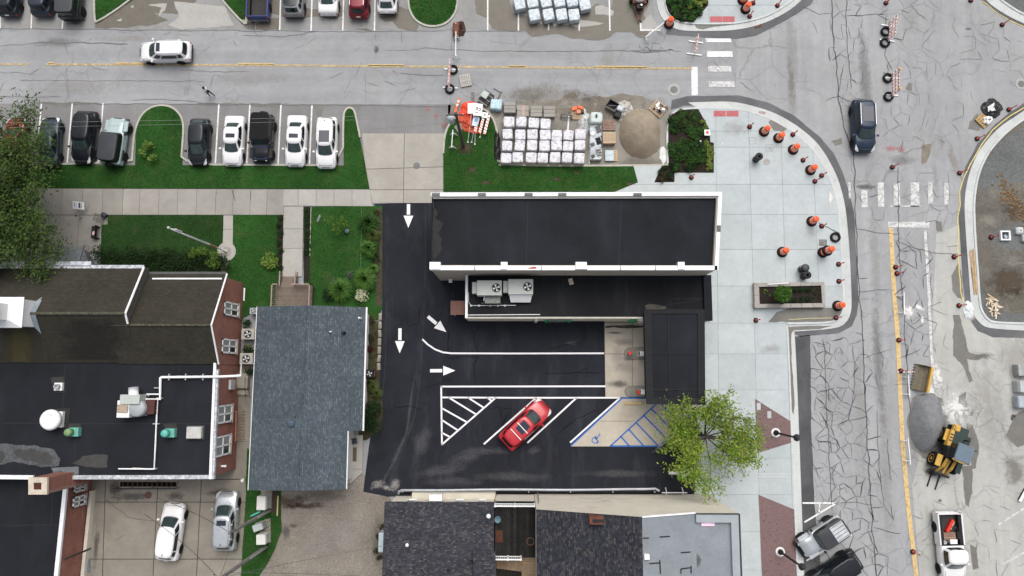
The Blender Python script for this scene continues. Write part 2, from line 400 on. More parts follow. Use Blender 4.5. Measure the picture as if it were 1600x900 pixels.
CHROME = mat('chrome', (.6, .6, .6), .15, .05, 3, metal=.95, grain=0)
HEADL = mat('headlight_lens', (.62, .64, .66), .15, .1, 6, spec=.6, grain=0)
TAILL = mat('taillight_lens', (.33, .012, .016), .2, .1, 6, spec=.6, grain=0)
ORANGE = mat('orange_plastic', (.78, .115, .03), .5, .08, 4, rnd=.12)
REFLW = mat('white_reflective', (.8, .62, .55), .5, .06, 4)
REDP = mat('faded_red_plastic', (.45, .06, .05), .5, .15, 5, rnd=.15)
GALV = mat('galvanised_steel', (.42, .43, .44), .45, .12, 4, metal=.5)
STEELD = mat('dark_steel', (.05, .05, .055), .5, .2, 4, metal=.5)
WOODP = mat('pallet_wood', (.38, .27, .18), .85, .2, 5, rnd=.18, bump=.2)
WOODG = mat('grey_timber', (.22, .205, .185), .85, .2, 5, rnd=.15)
WOODD = mat('deck_wood', (.165, .13, .105), .85, .2, 3, rnd=.14)
LUMBER = mat('new_lumber', (.55, .40, .25), .8, .15, 4, rnd=.2)
POLEW = mat('utility_pole_wood', (.075, .066, .058), .9, .25, 3)
HVAC = mat('hvac_grey_green', (.42, .45, .42), .5, .06, 1.5)
HVACG = mat('condenser_grey', (.40, .385, .35), .5, .08, 2)
FANB = mat('fan_blade', (.6, .62, .62), .4, .1, 3)
# ================================================================ the ground
Z_ROAD, ZL = 0.0, .004
gp = MB(); gp.poly([Vector((-900, -900, -.06)), Vector((900, -900, -.06)), Vector((900, 900, -.06)), Vector((-900, 900, -.06))])
struct('ground', gp, DIRT)
street = struct('street', MB().poly(PP([(-500, 1250), (2100, 1250), (2100, -350), (-500, -350)])[::1]), ROAD)
cross = struct('cross_street', MB().poly(PP([(1195, 1250), (2100, 1250), (2100, -350), (1262, -350), (1262, 20), (1150, 62), (1150, 152), (1262, 215)], ZL)), ROADY)
def sheet(name, pts, z, m, parent, ragged=0.0, fs=1.2, kind=None):
    w_ = PP(pts, z)
    if area(w_) < 0: w_ = w_[::-1]
    if ragged: w_ = densify(w_, .22, ragged, fs, True, random.random()*50)
    o = MB().poly(w_).build(name, m, parent)
    if kind: o['kind'] = kind
    return o
def line(name, pts, wpx, z, m, parent, step=None):
    return ribbon(MB(), PP(pts, z), wpx/18.0).build(name, m, parent)
def soft(name, c, rx, ry, rot, z, m, parent):
    """stain sheet with a rim attribute; radii in metres"""
    o0 = P(c[0], c[1], z); vs = [tuple(o0)]; rim = [1.0]; fs = []; n = 28; rings = 4
    for r in range(1, rings+1):
        for k in range(n):
            a = 2*math.pi*k/n; q = r/rings; wob = 1+.25*nz(math.cos(a)*1.5+c[0], math.sin(a)*1.5+c[1], 1.0)
            x, y = rx*q*wob*math.cos(a), ry*q*wob*math.sin(a); cr, sr = math.cos(rot), math.sin(rot)
            vs.append((o0.x+x*cr-y*sr, o0.y+x*sr+y*cr, z)); rim.append(1-q)
    for k in range(n):
        fs.append((0, 1+k, 1+(k+1) % n))
        for r in range(rings-1): fs.append((1+r*n+k, 1+(r+1)*n+k, 1+(r+1)*n+(k+1) % n, 1+r*n+(k+1) % n))
    me = bpy.data.meshes.new(name); me.from_pydata(vs, [], fs); at = me.attributes.new('rim', 'FLOAT', 'POINT'); at.data.foreach_set('value', rim)
    me.materials.append(m); return add_obj(name, me, parent)
# bays and areas of different surfacing, one step above the street
sheet('north_parking_bays', [(-500, 46.5), (1022, 46.5), (1022, -350), (-500, -350)], ZL, BAYN, street)
sheet('south_parking_bays', [(-500, 258), (705, 262), (705, 163), (-500, 161)], ZL, BAY, street)
sheet('material_yard', [(700, 262), (1046, 262), (1050, 168), (1000, 150), (700, 164)], ZL, mat('yard_asphalt', (.24, .225, .195), .9, .15, .5, grain=.1, gs=14, world=True), street)
east = sheet('construction_surface', [(1463, 366), (1500, 350), (1512, 490), (1545, 524), (2100, 530), (2100, 1250), (1448, 1250), (1440, 930), (1425, 760), (1462, 610), (1457, 500)], ZL*2, EASTC, cross)
# kerb-side asphalt patch strips
sheet('asphalt_patch', [(1050, 156), (1075, 150), (1155, 149), (1200, 160), (1240, 180), (1280, 213), (1303, 240), (1318, 272), (1328, 305), (1335, 335), (1338, 400), (1342, 470), (1339, 492), (1331, 510), (1310, 521), (1250, 526), (1236, 519), (1290, 514), (1318, 505), (1328, 480), (1322, 400), (1318, 330), (1305, 290), (1280, 240), (1240, 205), (1195, 178), (1160, 165), (1070, 165), (1048, 172)], ZL*2, TARSTRIP, cross, .03)
sheet('parking_lane', [(1240, 526), (1266, 524), (1268, 680), (1273, 790), (1284, 900), (1290, 1000), (1254, 1000), (1250, 800), (1244, 650)], ZL*2, LANE, cross, .05)
sheet('asphalt_patch', [(1040, 54), (1090, 58), (1150, 61), (1182, 56), (1232, 30), (1266, 8), (1290, -30), (1262, -30), (1235, 8), (1200, 30), (1160, 42), (1080, 45), (1045, 38)], ZL*2, TARSTRIP, cross, .03)
sheet('asphalt_patch', [(1605, 158), (1580, 174), (1556, 193), (1528, 224), (1508, 262), (1500, 300), (1498, 340), (1504, 440), (1511, 494), (1528, 517), (1552, 527), (1620, 529), (1620, 508), (1560, 512), (1530, 500), (1520, 470), (1516, 400), (1514, 300), (1530, 250), (1560, 205), (1605, 178)], ZL*3, TARSTRIP, cross, .03)
sheet('asphalt_patch', [(1526, -12), (1537, 5), (1560, 21), (1583, 33), (1612, 48), (1612, 36), (1580, 22), (1545, -12)], ZL*3, TARSTRIP, cross, .02)
# wet and muddy patches
for pts, m in (
    ([(148, 36), (205, 0), (215, -20), (330, -20), (300, 6), (272, 12), (285, 22), (240, 20), (262, 32), (235, 40), (170, 44), (150, 44)], WET),
    ([(352, 8), (382, 42), (398, 47), (398, 30), (385, 38), (355, 0)], WET),
    ([(388, 44), (392, 30), (420, 20), (440, 26), (470, 30), (492, 26), (520, 30), (538, 24), (537, 8), (500, 15), (470, 10), (440, -5), (388, -5)], WET),
    ([(400, 47), (438, 47), (436, 28), (415, 30), (402, 38)], WET),
    ([(593, 26), (600, 35), (612, 33), (622, 44), (650, 48), (655, 40), (645, 30), (638, 14), (624, 10), (616, 22)], WET),
    ([(555, 46), (585, 48), (572, 43)], WET),
    ([(741, -5), (745, 22), (760, 28), (768, 45), (800, 50), (822, 49), (832, 58), (848, 54), (880, 53), (895, 60), (930, 63), (945, 62), (965, 50), (985, 49), (1000, 60), (1010, 60), (1015, 46), (1000, 10), (1020, -5), (960, -5), (955, 12), (930, 5), (900, 30), (860, 34), (800, 20), (795, -5)], WET),
    ([(1000, 30), (1008, 45), (1000, 47)], WET),
    ([(50, 160), (110, 160), (160, 161), (140, 164), (100, 166), (75, 164)], WETG), ([(305, 162), (330, 160), (390, 162), (440, 161), (436, 172), (420, 166), (400, 168), (385, 163), (340, 165)], WETG),
    ([(536, 164), (566, 163), (562, 170), (552, 166), (540, 168)], WETG), ([(490, 164), (505, 164), (503, 180), (494, 182)], WETG),
    ([(333, 213), (340, 206), (345, 228), (332, 236), (327, 226)], WETG), ([(390, 214), (399, 212), (398, 232), (388, 238), (380, 225)], WETG), ([(476, 206), (480, 202), (490, 206), (486, 218)], WETG),
    ([(866, 160), (885, 148), (898, 143), (902, 152), (880, 158), (870, 168), (905, 170), (912, 155), (930, 150), (948, 152), (970, 146), (985, 148), (1005, 150), (1010, 160), (1012, 170), (980, 168), (960, 172), (900, 180), (840, 176), (838, 160)], MUD),
    ([(697, 205), (705, 160), (714, 166), (706, 190)], MUD),
    ([(1486, 430), (1499, 410), (1503, 432), (1505, 468), (1495, 466), (1488, 456)], WETG),
    ([(1461, 346), (1463, 360), (1472, 360), (1472, 346)], WETG),
    ([(1490, 493), (1500, 493), (1507, 525), (1513, 550), (1522, 553), (1538, 555), (1530, 562), (1512, 562), (1515, 580), (1520, 595), (1514, 598), (1508, 580), (1500, 567), (1490, 555), (1489, 520)], WETG),
    ([(1498, 620), (1508, 612), (1510, 635), (1522, 640), (1520, 650), (1502, 645)], WETG), ([(1510, 660), (1520, 665), (1530, 695), (1524, 730), (1518, 732), (1514, 690)], WETG),
    ([(1503, 730), (1518, 728), (1519, 770), (1514, 792), (1510, 788)], WETG), ([(1516, 850), (1526, 856), (1528, 888), (1520, 890)], WETG),
    ([(1513, 190), (1528, 178), (1534, 192), (1530, 205), (1512, 202)], WETG), ([(1440, 226), (1456, 226), (1448, 256), (1440, 258)], MUD),
    ([(1585, 650), (1600, 640), (1610, 690), (1590, 700), (1570, 680)], WETG), ([(1380, 112), (1388, 112), (1384, 122)], WETG), ([(1418, 128), (1426, 130), (1424, 142), (1416, 140)], WETG), ([(1299, 221), (1315, 216), (1316, 224), (1304, 228)], WETG),
    ([(1425, 622), (1442, 612), (1472, 622), (1484, 660), (1478, 700), (1450, 720), (1424, 700), (1418, 660)], WETG)):
    sheet('wet_patch', pts, ZL*4, m, street, .13, 1.0)
for pts in ([(837, 33), (842, 30), (848, 36), (842, 40)], [(862, 35), (870, 33), (874, 39), (866, 42)], [(872, 36), (900, 31), (930, 33), (945, 36), (920, 41), (900, 42)], [(930, 10), (942, 8), (960, 18), (958, 24), (930, 22)], [(230, 8), (262, 5), (258, 16), (246, 26), (252, 12)], [(182, 32), (190, 29), (188, 34)], [(203, 10), (210, 8), (208, 13)], [(272, 2), (350, 10), (366, 40), (318, 44), (285, 46), (262, 40), (280, 26)]):
    sheet('dry_patch', pts, ZL*5, PALE, street, .09, 1.4)
for c, rx, ry, r, m in (((588, 78), .35, .6, .1, S_DARK), ((820, 150), 3.2, 1.4, .1, S_SAND), ((905, 150), 2.8, 1.0, 0, S_MUD), ((930, 175), 5.0, 2.0, 0, S_MUD), ((790, 172), 2.0, 1.2, 0, S_MUD), ((850, 150), 5, 1.6, 0, S_SAND),
    ((1000, 165), 3.5, 1.6, 0, S_SAND), ((1000, 255), 2.6, .9, 0, S_MUD), ((850, 215), 6, 2.6, 0, S_MUD), ((130, 32), .4, .2, 0, S_DARK), ((118, 36), .9, .25, 0, S_DARK), ((1354, 292), 1.3, .35, 0, S_DARK), ((1475, 700), 3.2, 3.4, 0, S_GREY), ((1495, 640), 2.2, 2.6, 0, S_WHITE),
    ((1450, 610), 1.4, 1.6, 0, S_WHITE), ((1466, 590), .6, 2.4, .1, S_WHITE), ((1420, 488), .8, 1.0, 0, S_WHITE), ((1435, 480), .9, .35, -.5, S_WHITE), ((1441, 500), .25, .9, .1, S_WHITE), ((1518, 487), .9, 1.0, 0, S_WHITE), ((950, 92), .9, 2.2, 0, S_PALE),
    ((1590, 560), 2.5, 3.2, 0, S_PALE), ((1540, 640), 2.5, 6, 0, S_PALE), ((1586, 735), 1.2, 2.2, 0, S_MUD), ((1352, 120), .8, 7, 0, S_GREY), ((1237, 140), .5, 4, 0, S_SAND), ((1238, 95), .8, 6, 0, S_PALE),
    ((1367, 400), .7, 6.5, 0, S_PALE), ((1385, 700), .8, 12, -.06, S_PALE), ((1345, 640), .8, 9, 0, S_PALE), ((1372, 560), .7, 8, 0, S_GREY), ((395, 120), 5, 1.2, 0, S_PALE), ((120, 135), 5, 1.1, 0, S_PALE), ((90, 66), 3, .8, 0, S_GREY), ((200, 60), 4, .5, 0, S_PALE),
    ((704, 195), 1, 1.4, 0, S_MUD), ((668, 170), .35, .35, 0, S_RED), ((681, 181), .35, .35, 0, S_RED), ((694, 196), .5, .4, 0, S_RED), ((616, 112), .5, .12, -.6, S_RED), ((1392, 232), .9, .35, 0, S_RED), ((1408, 234), .6, .5, 0, S_RED), ((1410, 250), 1.6, .8, 0, S_GREY),
    ((1455, 737), .9, .6, 0, S_BROWN), ((1469, 782), .28, .24, 0, S_DARK), ((1513, 45), .5, .2, 0, S_DARK), ((1540, 555), 1.2, .5, 0, S_MUD), ((1462, 280), .3, 1.6, 0, S_PALE), ((1490, 250), .5, 2, .2, S_SAND)):
    soft('stain', c, rx, ry, r, ZL*6, m, street)
# painted markings
MZ = ZL*7
for a, b in (((0, 22), (0, 45)), ((49.5, 22), (48.5, 45)), ((98.5, 28), (97, 45)), ((439, -20), (437, 47)), ((488, -20), (486, 48)), ((537.5, -20), (535.5, 48)), ((586.5, -20), (585, 48)), ((762, -20), (762, 48)), ((810, 10), (810, 48)), ((857.5, 30), (857, 47)), ((905, 30), (905, 48)), ((952, -5), (953, 48)), ((64.7, 162), (57, 255)), ((113, 161), (105, 254)), ((161, 161), (154, 254)), ((342, 163), (336.5, 255)), ((390.5, 163), (385.5, 255)), ((439, 164), (434.5, 256)), ((487.5, 164), (483.5, 256)), ((889, 180), (887, 206))):
    line('stall_line', [a, b], 2.3, MZ, WHITEP, street)
line('centre_line', [(-300, 100), (45, 100.3)], 3.6, MZ, YELLOW, street); line('centre_line', [(72, 100.5), (420, 102), (800, 105), (1082, 107)], 3.6, MZ, YELLOW, street)
for a, b in (((75, 98.5), (85, 98.6)), ((180, 99), (235, 99.3)), ((372, 99.8), (428, 100.2)), ((575, 101.6), (632, 102)), ((796, 103.5), (820, 103.5)), ((930, 103.8), (1010, 104.8))): line('centre_line', [a, b], 3.0, MZ, YELLOWD, street)
sheet('stop_bar', [(1080, 104.5), (1090, 104.5), (1090.5, 149), (1080.5, 149)], MZ, WHITEP, street)
for y0, y1, xa, xb in ((60, 66, 1102, 1142), (80, 89, 1104, 1144), (103, 112, 1106, 1142), (127, 136, 1107, 1147)): sheet('crossing_bar', [(xa, y0), (xb, y0), (xb+1, y1), (xa+1, y1)], MZ, WHITEW if y0 > 100 else WHITEP, cross)
for xa, xb, y0, y1 in ((1325.5, 1329, 285, 310), (1345.5, 1355, 297, 324), (1371, 1381, 285, 323), (1396, 1406, 286, 323), (1422.5, 1436, 285, 323), (1449.5, 1457, 285, 318), (1475, 1482, 286, 320)): sheet('crossing_bar', [(xa, y0), (xb, y0), (xb+.7, y1), (xa+.7, y1)], MZ, WHITEW, cross)
line('crossing_edge_line', [(1390, 322), (1440, 322)], 2, MZ, WHITEW, cross)
sheet('stop_bar', [(1387, 346.5), (1452, 346.5), (1452, 356), (1387, 355)], MZ, WHITEW, cross)
line('lane_line', [(1392, 356), (1396, 440), (1403, 530), (1410, 690), (1420, 800), (1432, 900), (1450, 1050)], 6.6, MZ, YELLOWD, cross)
line('lane_line', [(1445.5, 360), (1451, 450), (1456, 560), (1462, 606)], 4.4, MZ, WHITEW, cross)
for pts in ([(1254, 786), (1306, 786)], [(1306, 786.5), (1257, 816)], [(1281, 787), (1280, 802)], [(1331, 835), (1260, 876)], [(1335, 893), (1295, 918)], [(1001, 36), (1001, 47), (1032, 47)]):
    line('stall_line', pts, 2.4, MZ, WHITEP, cross)
line('faded_line', [(1610, 788), (1560, 820)], 2.6, MZ, WHITEW, east); line('faded_line', [(1610, 858), (1566, 882)], 2.2, MZ, WHITEW, east)
sheet('pale_triangle', [(1002, 46), (1002, 36), (1016, 22), (1031, 46)], ZL*6.5, PALE, street)
# ---- cracks
def crackline(mb, pts, wd, jit=.10, z=ZL*8, px=True):
    q = PP(pts, z) if px else pts
    q = densify(q, .3, jit, .9, False, 7.0)
    L = offset(q, .5); n = len(q)
    wds = [wd*(.55+.9*abs(nz(p.x, p.y, .9, 3))) for p in q]; wds[0] *= .4; wds[-1] *= .4
    for i in range(n-1):
        a, b = q[i], q[i+1]; na, nb = (L[i]-a).normalized(), (L[i+1]-b).normalized()
        mb.add([a-na*wds[i]/2, b-nb*wds[i+1]/2, b+nb*wds[i+1]/2, a+na*wds[i]/2], [[0, 1, 2, 3]])
def cracknet(mb, quad, nx, ny, ph, pv, jit, wd):
    """irregular cell pattern (Voronoi edges) over a quad given in photo pixels: tl tr br bl"""
    A, B, C, D = [Vector(q) for q in quad]; pts = []
    for j in range(-1, ny+1):
        for i in range(-1, nx+1):
            u = (i+.5+.5*(j % 2)-.25+random.uniform(-jit, jit)*1.1)/nx; v = (j+.5+random.uniform(-jit, jit)*1.1)/ny; pts.append((A.lerp(B, u).lerp(D.lerp(C, u), v), 0 <= i < nx and 0 <= j < ny))
    R_ = 3.2*max((B-A).length/nx, (D-A).length/ny); seen = set()
    for k, (p, ins) in enumerate(pts):
        if not ins: continue
        cell = [p+Vector(d)*R_ for d in ((-1, -1), (1, -1), (1, 1), (-1, 1))]
        for m, (q, _) in enumerate(pts):
            d = q-p
            if m == k or d.length > R_*1.4: continue
            mid = (p+q)/2; n = Vector((-d.y, d.x)); cell = clip_half(cell, mid, mid+n)
            if len(cell) < 3: break
        for a, b in zip(cell, cell[1:]+cell[:1]):
            key = (round(a.x+b.x), round(a.y+b.y))
            if key in seen or (b-a).length < 1.5: continue
            seen.add(key)
            if random.random() < (ph if abs(b.x-a.x) > abs(b.y-a.y) else pv): crackline(mb, [tuple(a), tuple(b)], wd*random.choice((.4, .6, .8, 1.1, 1.5)), .13)
ck = MB()
for pts, wd in (([(1322, -10), (1323, 60), (1331, 140)], .07), ([(1300, -10), (1301, 50), (1308, 110), (1310, 150), (1318, 200), (1334, 240), (1337, 330), (1340, 420), (1348, 520), (1352, 620), (1358, 740), (1364, 830), (1370, 910)], .10), ([(1287, 528), (1292, 640), (1298, 760), (1301, 800)], .06),
    ([(1333, 540), (1336, 600), (1326, 660)], .05), ([(1404, 260), (1403, 330), (1406, 400), (1413, 500), (1421, 640), (1422, 655)], .07), ([(1323, 24), (1385, 23)], .06), ([(1337, 357), (1370, 363), (1405, 367)], .06), ([(1340, 456), (1390, 452)], .06), ([(1405, 377), (1430, 388), (1462, 395), (1500, 398)], .05), ([(1350, 560), (1372, 553), (1392, 545)], .05),
    ([(1366, 823), (1390, 832), (1407, 834)], .07), ([(1345, 835), (1366, 827)], .06), ([(1370, 640), (1374, 730), (1381, 790), (1395, 810)], .045), ([(1386, 684), (1390, 735), (1394, 751)], .06), ([(1311, 786), (1345, 785), (1365, 790)], .05), ([(1345, 845), (1368, 866), (1386, 868), (1388, 900)], .045), ([(1393, 790), (1395, 812)], .08),
    ([(1318, 100), (1309, 148), (1330, 158)], .06), ([(1315, 148), (1290, 158)], .05), ([(1385, 24), (1387, 60), (1382, 85), (1395, 110)], .05), ([(1396, 60), (1412, 62), (1415, 45)], .08), ([(1253, 10), (1280, 22), (1298, 20)], .045), ([(1480, 385), (1500, 384)], .05), ([(1405, 390), (1420, 385), (1430, 395), (1431, 420)], .07), ([(1404, 405), (1432, 420)], .06), ([(1404, 430), (1420, 418)], .06), ([(1412, 500), (1430, 515), (1445, 505)], .06), ([(1405, 560), (1440, 545)], .06), ([(1395, 600), (1420, 600)], .05), ([(1370, 540), (1380, 560), (1376, 580)], .04)):
    crackline(ck, pts, wd, .12)
cracknet(ck, ((1270, 536), (1360, 530), (1372, 905), (1290, 905)), 5, 20, .8, .78, .45, .085)
cracknet(ck, ((1270, 536), (1310, 532), (1322, 780), (1275, 780)), 4, 26, .5, .4, .45, .065)
cracknet(ck, ((1300, 10), (1345, 10), (1350, 160), (1310, 160)), 3, 9, .5, .55, .4, .06)
cracknet(ck, ((1385, 20), (1440, 20), (1450, 235), (1385, 235)), 4, 12, .5, .5, .42, .04)
cracknet(ck, ((1402, 370), (1452, 370), (1460, 560), (1412, 560)), 3, 10, .6, .6, .38, .075)
cracknet(ck, ((1418, 720), (1440, 720), (1450, 880), (1432, 880)), 2, 9, .45, .3, .4, .05)
cracknet(ck, ((1338, 245), (1352, 245), (1356, 520), (1342, 520)), 1, 9, .3, .2, .4, .05)
cracknet(ck, ((1005, 55), (1040, 55), (1045, 82), (1000, 82)), 4, 4, .5, .4, .45, .06)
ck.build('crack_network', CRACK, cross)['kind'] = 'stuff'
ck = MB()
for pts, wd in (([(-10, 45), (98, 45), (150, 46), (260, 47), (400, 48), (560, 49), (700, 48), (820, 49)], .05), ([(75, 68), (128, 66), (200, 69)], .10), ([(-5, 72), (90, 65)], .04), ([(380, 55), (440, 57), (480, 52)], .05), ([(640, 78), (665, 75), (730, 79), (800, 79)], .045), ([(800, 80), (990, 79), (1065, 79)], .05), ([(985, 79), (1010, 82), (1040, 80)], .10), ([(600, 79), (640, 78)], .03),
    ([(30, 125), (200, 126), (320, 127)], .04), ([(-5, 112), (48, 115), (60, 108)], .04), ([(-5, 151), (95, 151)], .05), ([(104, 105), (106, 150), (100, 160)], .04), ([(295, 113), (294, 150)], .04), ([(280, 109), (330, 112), (390, 111)], .05), ([(205, 158), (240, 155), (300, 158), (340, 162)], .05), ([(585, 48), (588, 66)], .05), ([(627, 45), (628, 68)], .06), ([(625, 115), (660, 117), (695, 117)], .05), ([(570, 115), (572, 160)], .03), ([(704, 150), (704, 206)], .03), ([(705, 66), (705, 78)], .06), ([(48, 160), (160, 162), (340, 163), (560, 164), (700, 167)], .06), ([(858, 115), (860, 150)], .03), ([(1190, 70), (1230, 74)], .03)):
    crackline(ck, pts, wd, .10)
cracknet(ck, ((0, 50), (560, 52), (560, 78), (0, 74)), 26, 2, .2, .14, .4, .04)
cracknet(ck, ((0, 108), (700, 112), (700, 160), (0, 158)), 24, 3, .12, .1, .4, .035)
cracknet(ck, ((700, 112), (1080, 114), (1080, 150), (700, 150)), 10, 2, .1, .1, .4, .03)
cracknet(ck, ((1150, 66), (1300, 20), (1320, 180), (1160, 150)), 6, 6, .2, .2, .4, .035)
cracknet(ck, ((1440, 10), (1600, 50), (1600, 165), (1440, 240)), 7, 8, .36, .45, .42, .045)
cracknet(ck, ((1350, 250), (1490, 250), (1490, 345), (1350, 345)), 6, 5, .45, .5, .4, .045)
cracknet(ck, ((1470, 480), (1600, 530), (1600, 900), (1470, 900)), 7, 15, .32, .36, .4, .04)
cracknet(ck, ((1372, 540), (1400, 540), (1425, 900), (1385, 900)), 2, 10, .16, .2, .42, .035)
cracknet(ck, ((1105, 68), (1142, 66), (1143, 105), (1106, 105)), 2, 3, .5, .5, .4, .03)
ck.build('crack_network', CRACKF, street)['kind'] = 'stuff'
# manholes
for (x, y, r, m) in ((1053, 140, .32, 'cover'), (1596, 131, .3, 'cover')):
    MB().lathe([(r, 0), (r, .012)], 18, P(x, y, .03)).build('manhole_cover', mat('cast_iron', (.14, .14, .14), .6, .2, 6), street)
    MB().lathe([(r*1.75, 0), (r*1.75, .008)], 20, P(x, y, .018)).build('manhole_collar', mat('manhole_collar_grout', (.36, .36, .345), .9), street)
# ================================================================ pavements made of slabs
def slabs(parent, name, outline, z, th, vl, hl, m, gap=.03):
    base = PP(outline, z)
    if area(base) < 0: base = base[::-1]
    def lw(l): a, b = P(*l[0], z), P(*l[1], z); return a, b
    vl = [lw(l) for l in vl]; hl = [lw(l) for l in hl]; cnt = 0
    def shift(a, b, d):
        t = (b-a).normalized(); n = Vector((-t.y, t.x, 0)); return a+n*d, b+n*d
    for i in range(len(vl)+1):
        colp = base
        if i > 0: a, b = shift(*vl[i-1], gap/2); colp = clip_half(colp, a, b)           # right side: line runs top->bottom
        if i < len(vl): a, b = shift(*vl[i], -gap/2); colp = clip_half(colp, b, a)
        if len(colp) < 3: continue
        for j in range(len(hl)+1):
            q = colp
            if j > 0: a, b = shift(*hl[j-1], -gap/2); q = clip_half(q, b, a)            # below: line runs left->right
            if j < len(hl): a, b = shift(*hl[j], gap/2); q = clip_half(q, a, b)
            if len(q) < 3 or abs(area(q)) < .05: continue
            MB().prism(q, z-th, z).build(name, m, parent); cnt += 1
    return cnt
def V(x0, x1, y0=-100, y1=1000): return ((x0, y0), (x1, y1))
def Hh(y0, y1, x0=-200, x1=1700): return ((x0, y0), (x1, y1))
ZP = .12
plaza_out = [(1091, 170), (1109, 203), (1110, 222), (1115.5, 223), (1115.5, 270), (1054, 270), (1054, 284.5), (1022, 285), (1034, 259), (990, 259.5), (997, 285), (960, 300), (1000, 335), (1040, 420), (1090, 560), (1088, 640), (1094, 700), (1085, 772), (1085, 1010), (1251, 1010), (1245, 900), (1240, 770), (1235, 658), (1230, 540), (1228.5, 506), (1295, 504.5), (1309, 499), (1317, 486), (1318, 470), (1314.5, 400), (1312.5, 365), (1309, 325), (1303, 300), (1296, 278), (1275, 240), (1260, 225), (1240, 207), (1215, 192), (1196, 183), (1178, 177), (1160, 172), (1140, 170)]
pl = PP(plaza_out, .095)
plaza = struct('plaza_pavement', MB().prism(pl, -.03, .095), JOINTL)
slabs(plaza, 'slab', plaza_out, ZP, .03, [V(1116, 1124, 0, 700), V(1164, 1187, 0, 800), V(1214, 1231, 0, 560), V(1272, 1282, 280, 500)], [Hh(205, 205), Hh(230, 230), Hh(288, 288), Hh(335, 335, 1116), Hh(390, 390), Hh(447, 447), Hh(505, 505), Hh(553, 553), Hh(610, 609), Hh(662, 662), Hh(715, 716), Hh(772, 773), Hh(830, 831), Hh(890, 891)], PLAZA)
PZ = ZP+.004
for pts, m in (([(1200, 191), (1205, 186), (1222, 194), (1231, 201), (1224, 206), (1208, 203)], WETG), ([(1200, 503), (1212, 488), (1230, 482), (1317, 480), (1316, 488), (1308, 499), (1294, 503.5)], WETG)): sheet('wet_patch', pts, PZ, m, plaza, .07)
for c, rx, ry, m in (((1268, 362), .8, .7, S_PALE), ((1205, 545), 1.4, .6, S_PALE), ((1298, 310), .35, 1.4, S_WHITE), ((1128, 225), .3, .2, S_WHITE), ((1150, 200), 1.6, 1.0, S_PALE)): soft('stain', c, rx, ry, 0, PZ+.004, m, plaza)
for x0, y0, x1, y1 in ((1115, 173, 1134, 182), (1135, 173, 1154, 182)):
    sheet('tactile_panel', [(x0, y0), (x1, y0), (x1, y1), (x0, y1)], PZ+.008, mat('tactile_red', (.42, .12, .13), .8, .1, 6, grain=.15, gs=20), plaza)
for x, y in ((1176, 220), (1202, 231)):
    ribbon(MB(), PP([(x-5, y-5), (x+5, y-5), (x+5, y+5), (x-5, y+5)], PZ+.004), .05, True).build('cover_frame', JOINTL, plaza)
MB().lathe([(.3, 0), (.3, .01)], 18, P(1198, 253, PZ)).build('manhole_cover', mat('cover_tan', (.33, .31, .29), .7, .2, 6), plaza)
soft('stain', (1203, 232), .35, .3, 0, PZ, S_PALE, plaza)
sheet('drain_grate', [(1279.5, 374), (1292, 374), (1292, 385), (1279.5, 384)], PZ+.004, mat('dirty_grate', (.17, .17, .165), .7, .5, 5), plaza)
sheet('expansion_gap', [(1278, 347), (1312, 364), (1312, 366), (1278, 348)], PZ+.004, JOINT, plaza)
# brick paver inlays with edge pavers
t = NT('paver_red'); v = t.pos(); b = t.n('ShaderNodeTexBrick'); t.L(v, b.inputs['Vector']); b.inputs['Scale'].default_value = 1; b.inputs['Brick Width'].default_value = .2; b.inputs['Row Height'].default_value = .1; b.inputs['Mortar Size'].default_value = .006
b.inputs['Color1'].default_value = (.165, .108, .108, 1); b.inputs['Color2'].default_value = (.20, .13, .13, 1); b.inputs['Mortar'].default_value = (.13, .095, .09, 1)
vo = t.voro(v, 2.6, 'F1'); t.bump(b.outputs['Fac'], -.3, .01)
PAVER = t.fin(t.mix(t.ramp(vo.outputs['Distance'], [(.14, .85), (.22, 0)]), b.outputs['Color'], (.075, .062, .066)), .85, 0, .2)
sheet('paver_inlay', [(1179.5, 623), (1235, 658), (1236, 692), (1183, 708)], PZ, PAVER, plaza)
sheet('paver_inlay', [(1185, 773), (1241, 796), (1247, 905), (1250, 1000), (1194, 1000), (1191, 905)], PZ, PAVER, plaza)
for x, y in ((1185.5, 635), (1202, 648)): sheet('pale_paver', [(x-3, y-5.5), (x+3, y-5.5), (x+3.2, y+5.5), (x-2.8, y+5.5)], PZ+.006, PLAZA, plaza)
for y in (741, 745): sheet('ramp_edge', [(1183, y-1.3), (1236, y-1.3), (1236, y+.3), (1183, y+.3)], PZ+.004, GUTTER, plaza)
# other corner islands
cor_in = [(1037, -120), (1038, 0), (1042, 18), (1050, 28), (1062, 35), (1080, 38), (1140, 38), (1168, 34), (1200, 25), (1230, 7), (1248, -8), (1300, -120)]
corner = struct('corner_pavement', MB().prism(PP(cor_in, .095), -.03, .095), JOINTL)
slabs(corner, 'slab', cor_in, ZP, .03, [V(1107, 1108, -100, 60), V(1155, 1168, -10, 40)], [Hh(-30, -30), Hh(8, 8, 1107)], PLAZA)
for x0, x1 in ((1109.5, 1128.5), (1129, 1148)): sheet('tactile_panel', [(x0, 25.5), (x1, 25.5), (x1, 34.5), (x0, 34.5)], PZ+.004, mat('tactile_red', ()), corner)
sheet('wet_patch', [(1085, 38.5), (1104, 36.5), (1150, 37), (1130, 40), (1112, 42), (1098, 46), (1088, 43)], .07, WETG, corner, .05)
east_in = [(1610, 180), (1592, 191), (1580, 200), (1566, 212), (1550, 230), (1542, 241), (1530, 265), (1524, 290), (1521, 315), (1521, 340), (1524, 390), (1527, 430), (1530, 475), (1534, 488), (1543, 500), (1555, 504.5), (1640, 506), (1900, 506), (1900, 180)]
site = struct('site_ground', MB().prism(densify(PP(east_in, .06), .8), -.03, .06), DIRT)
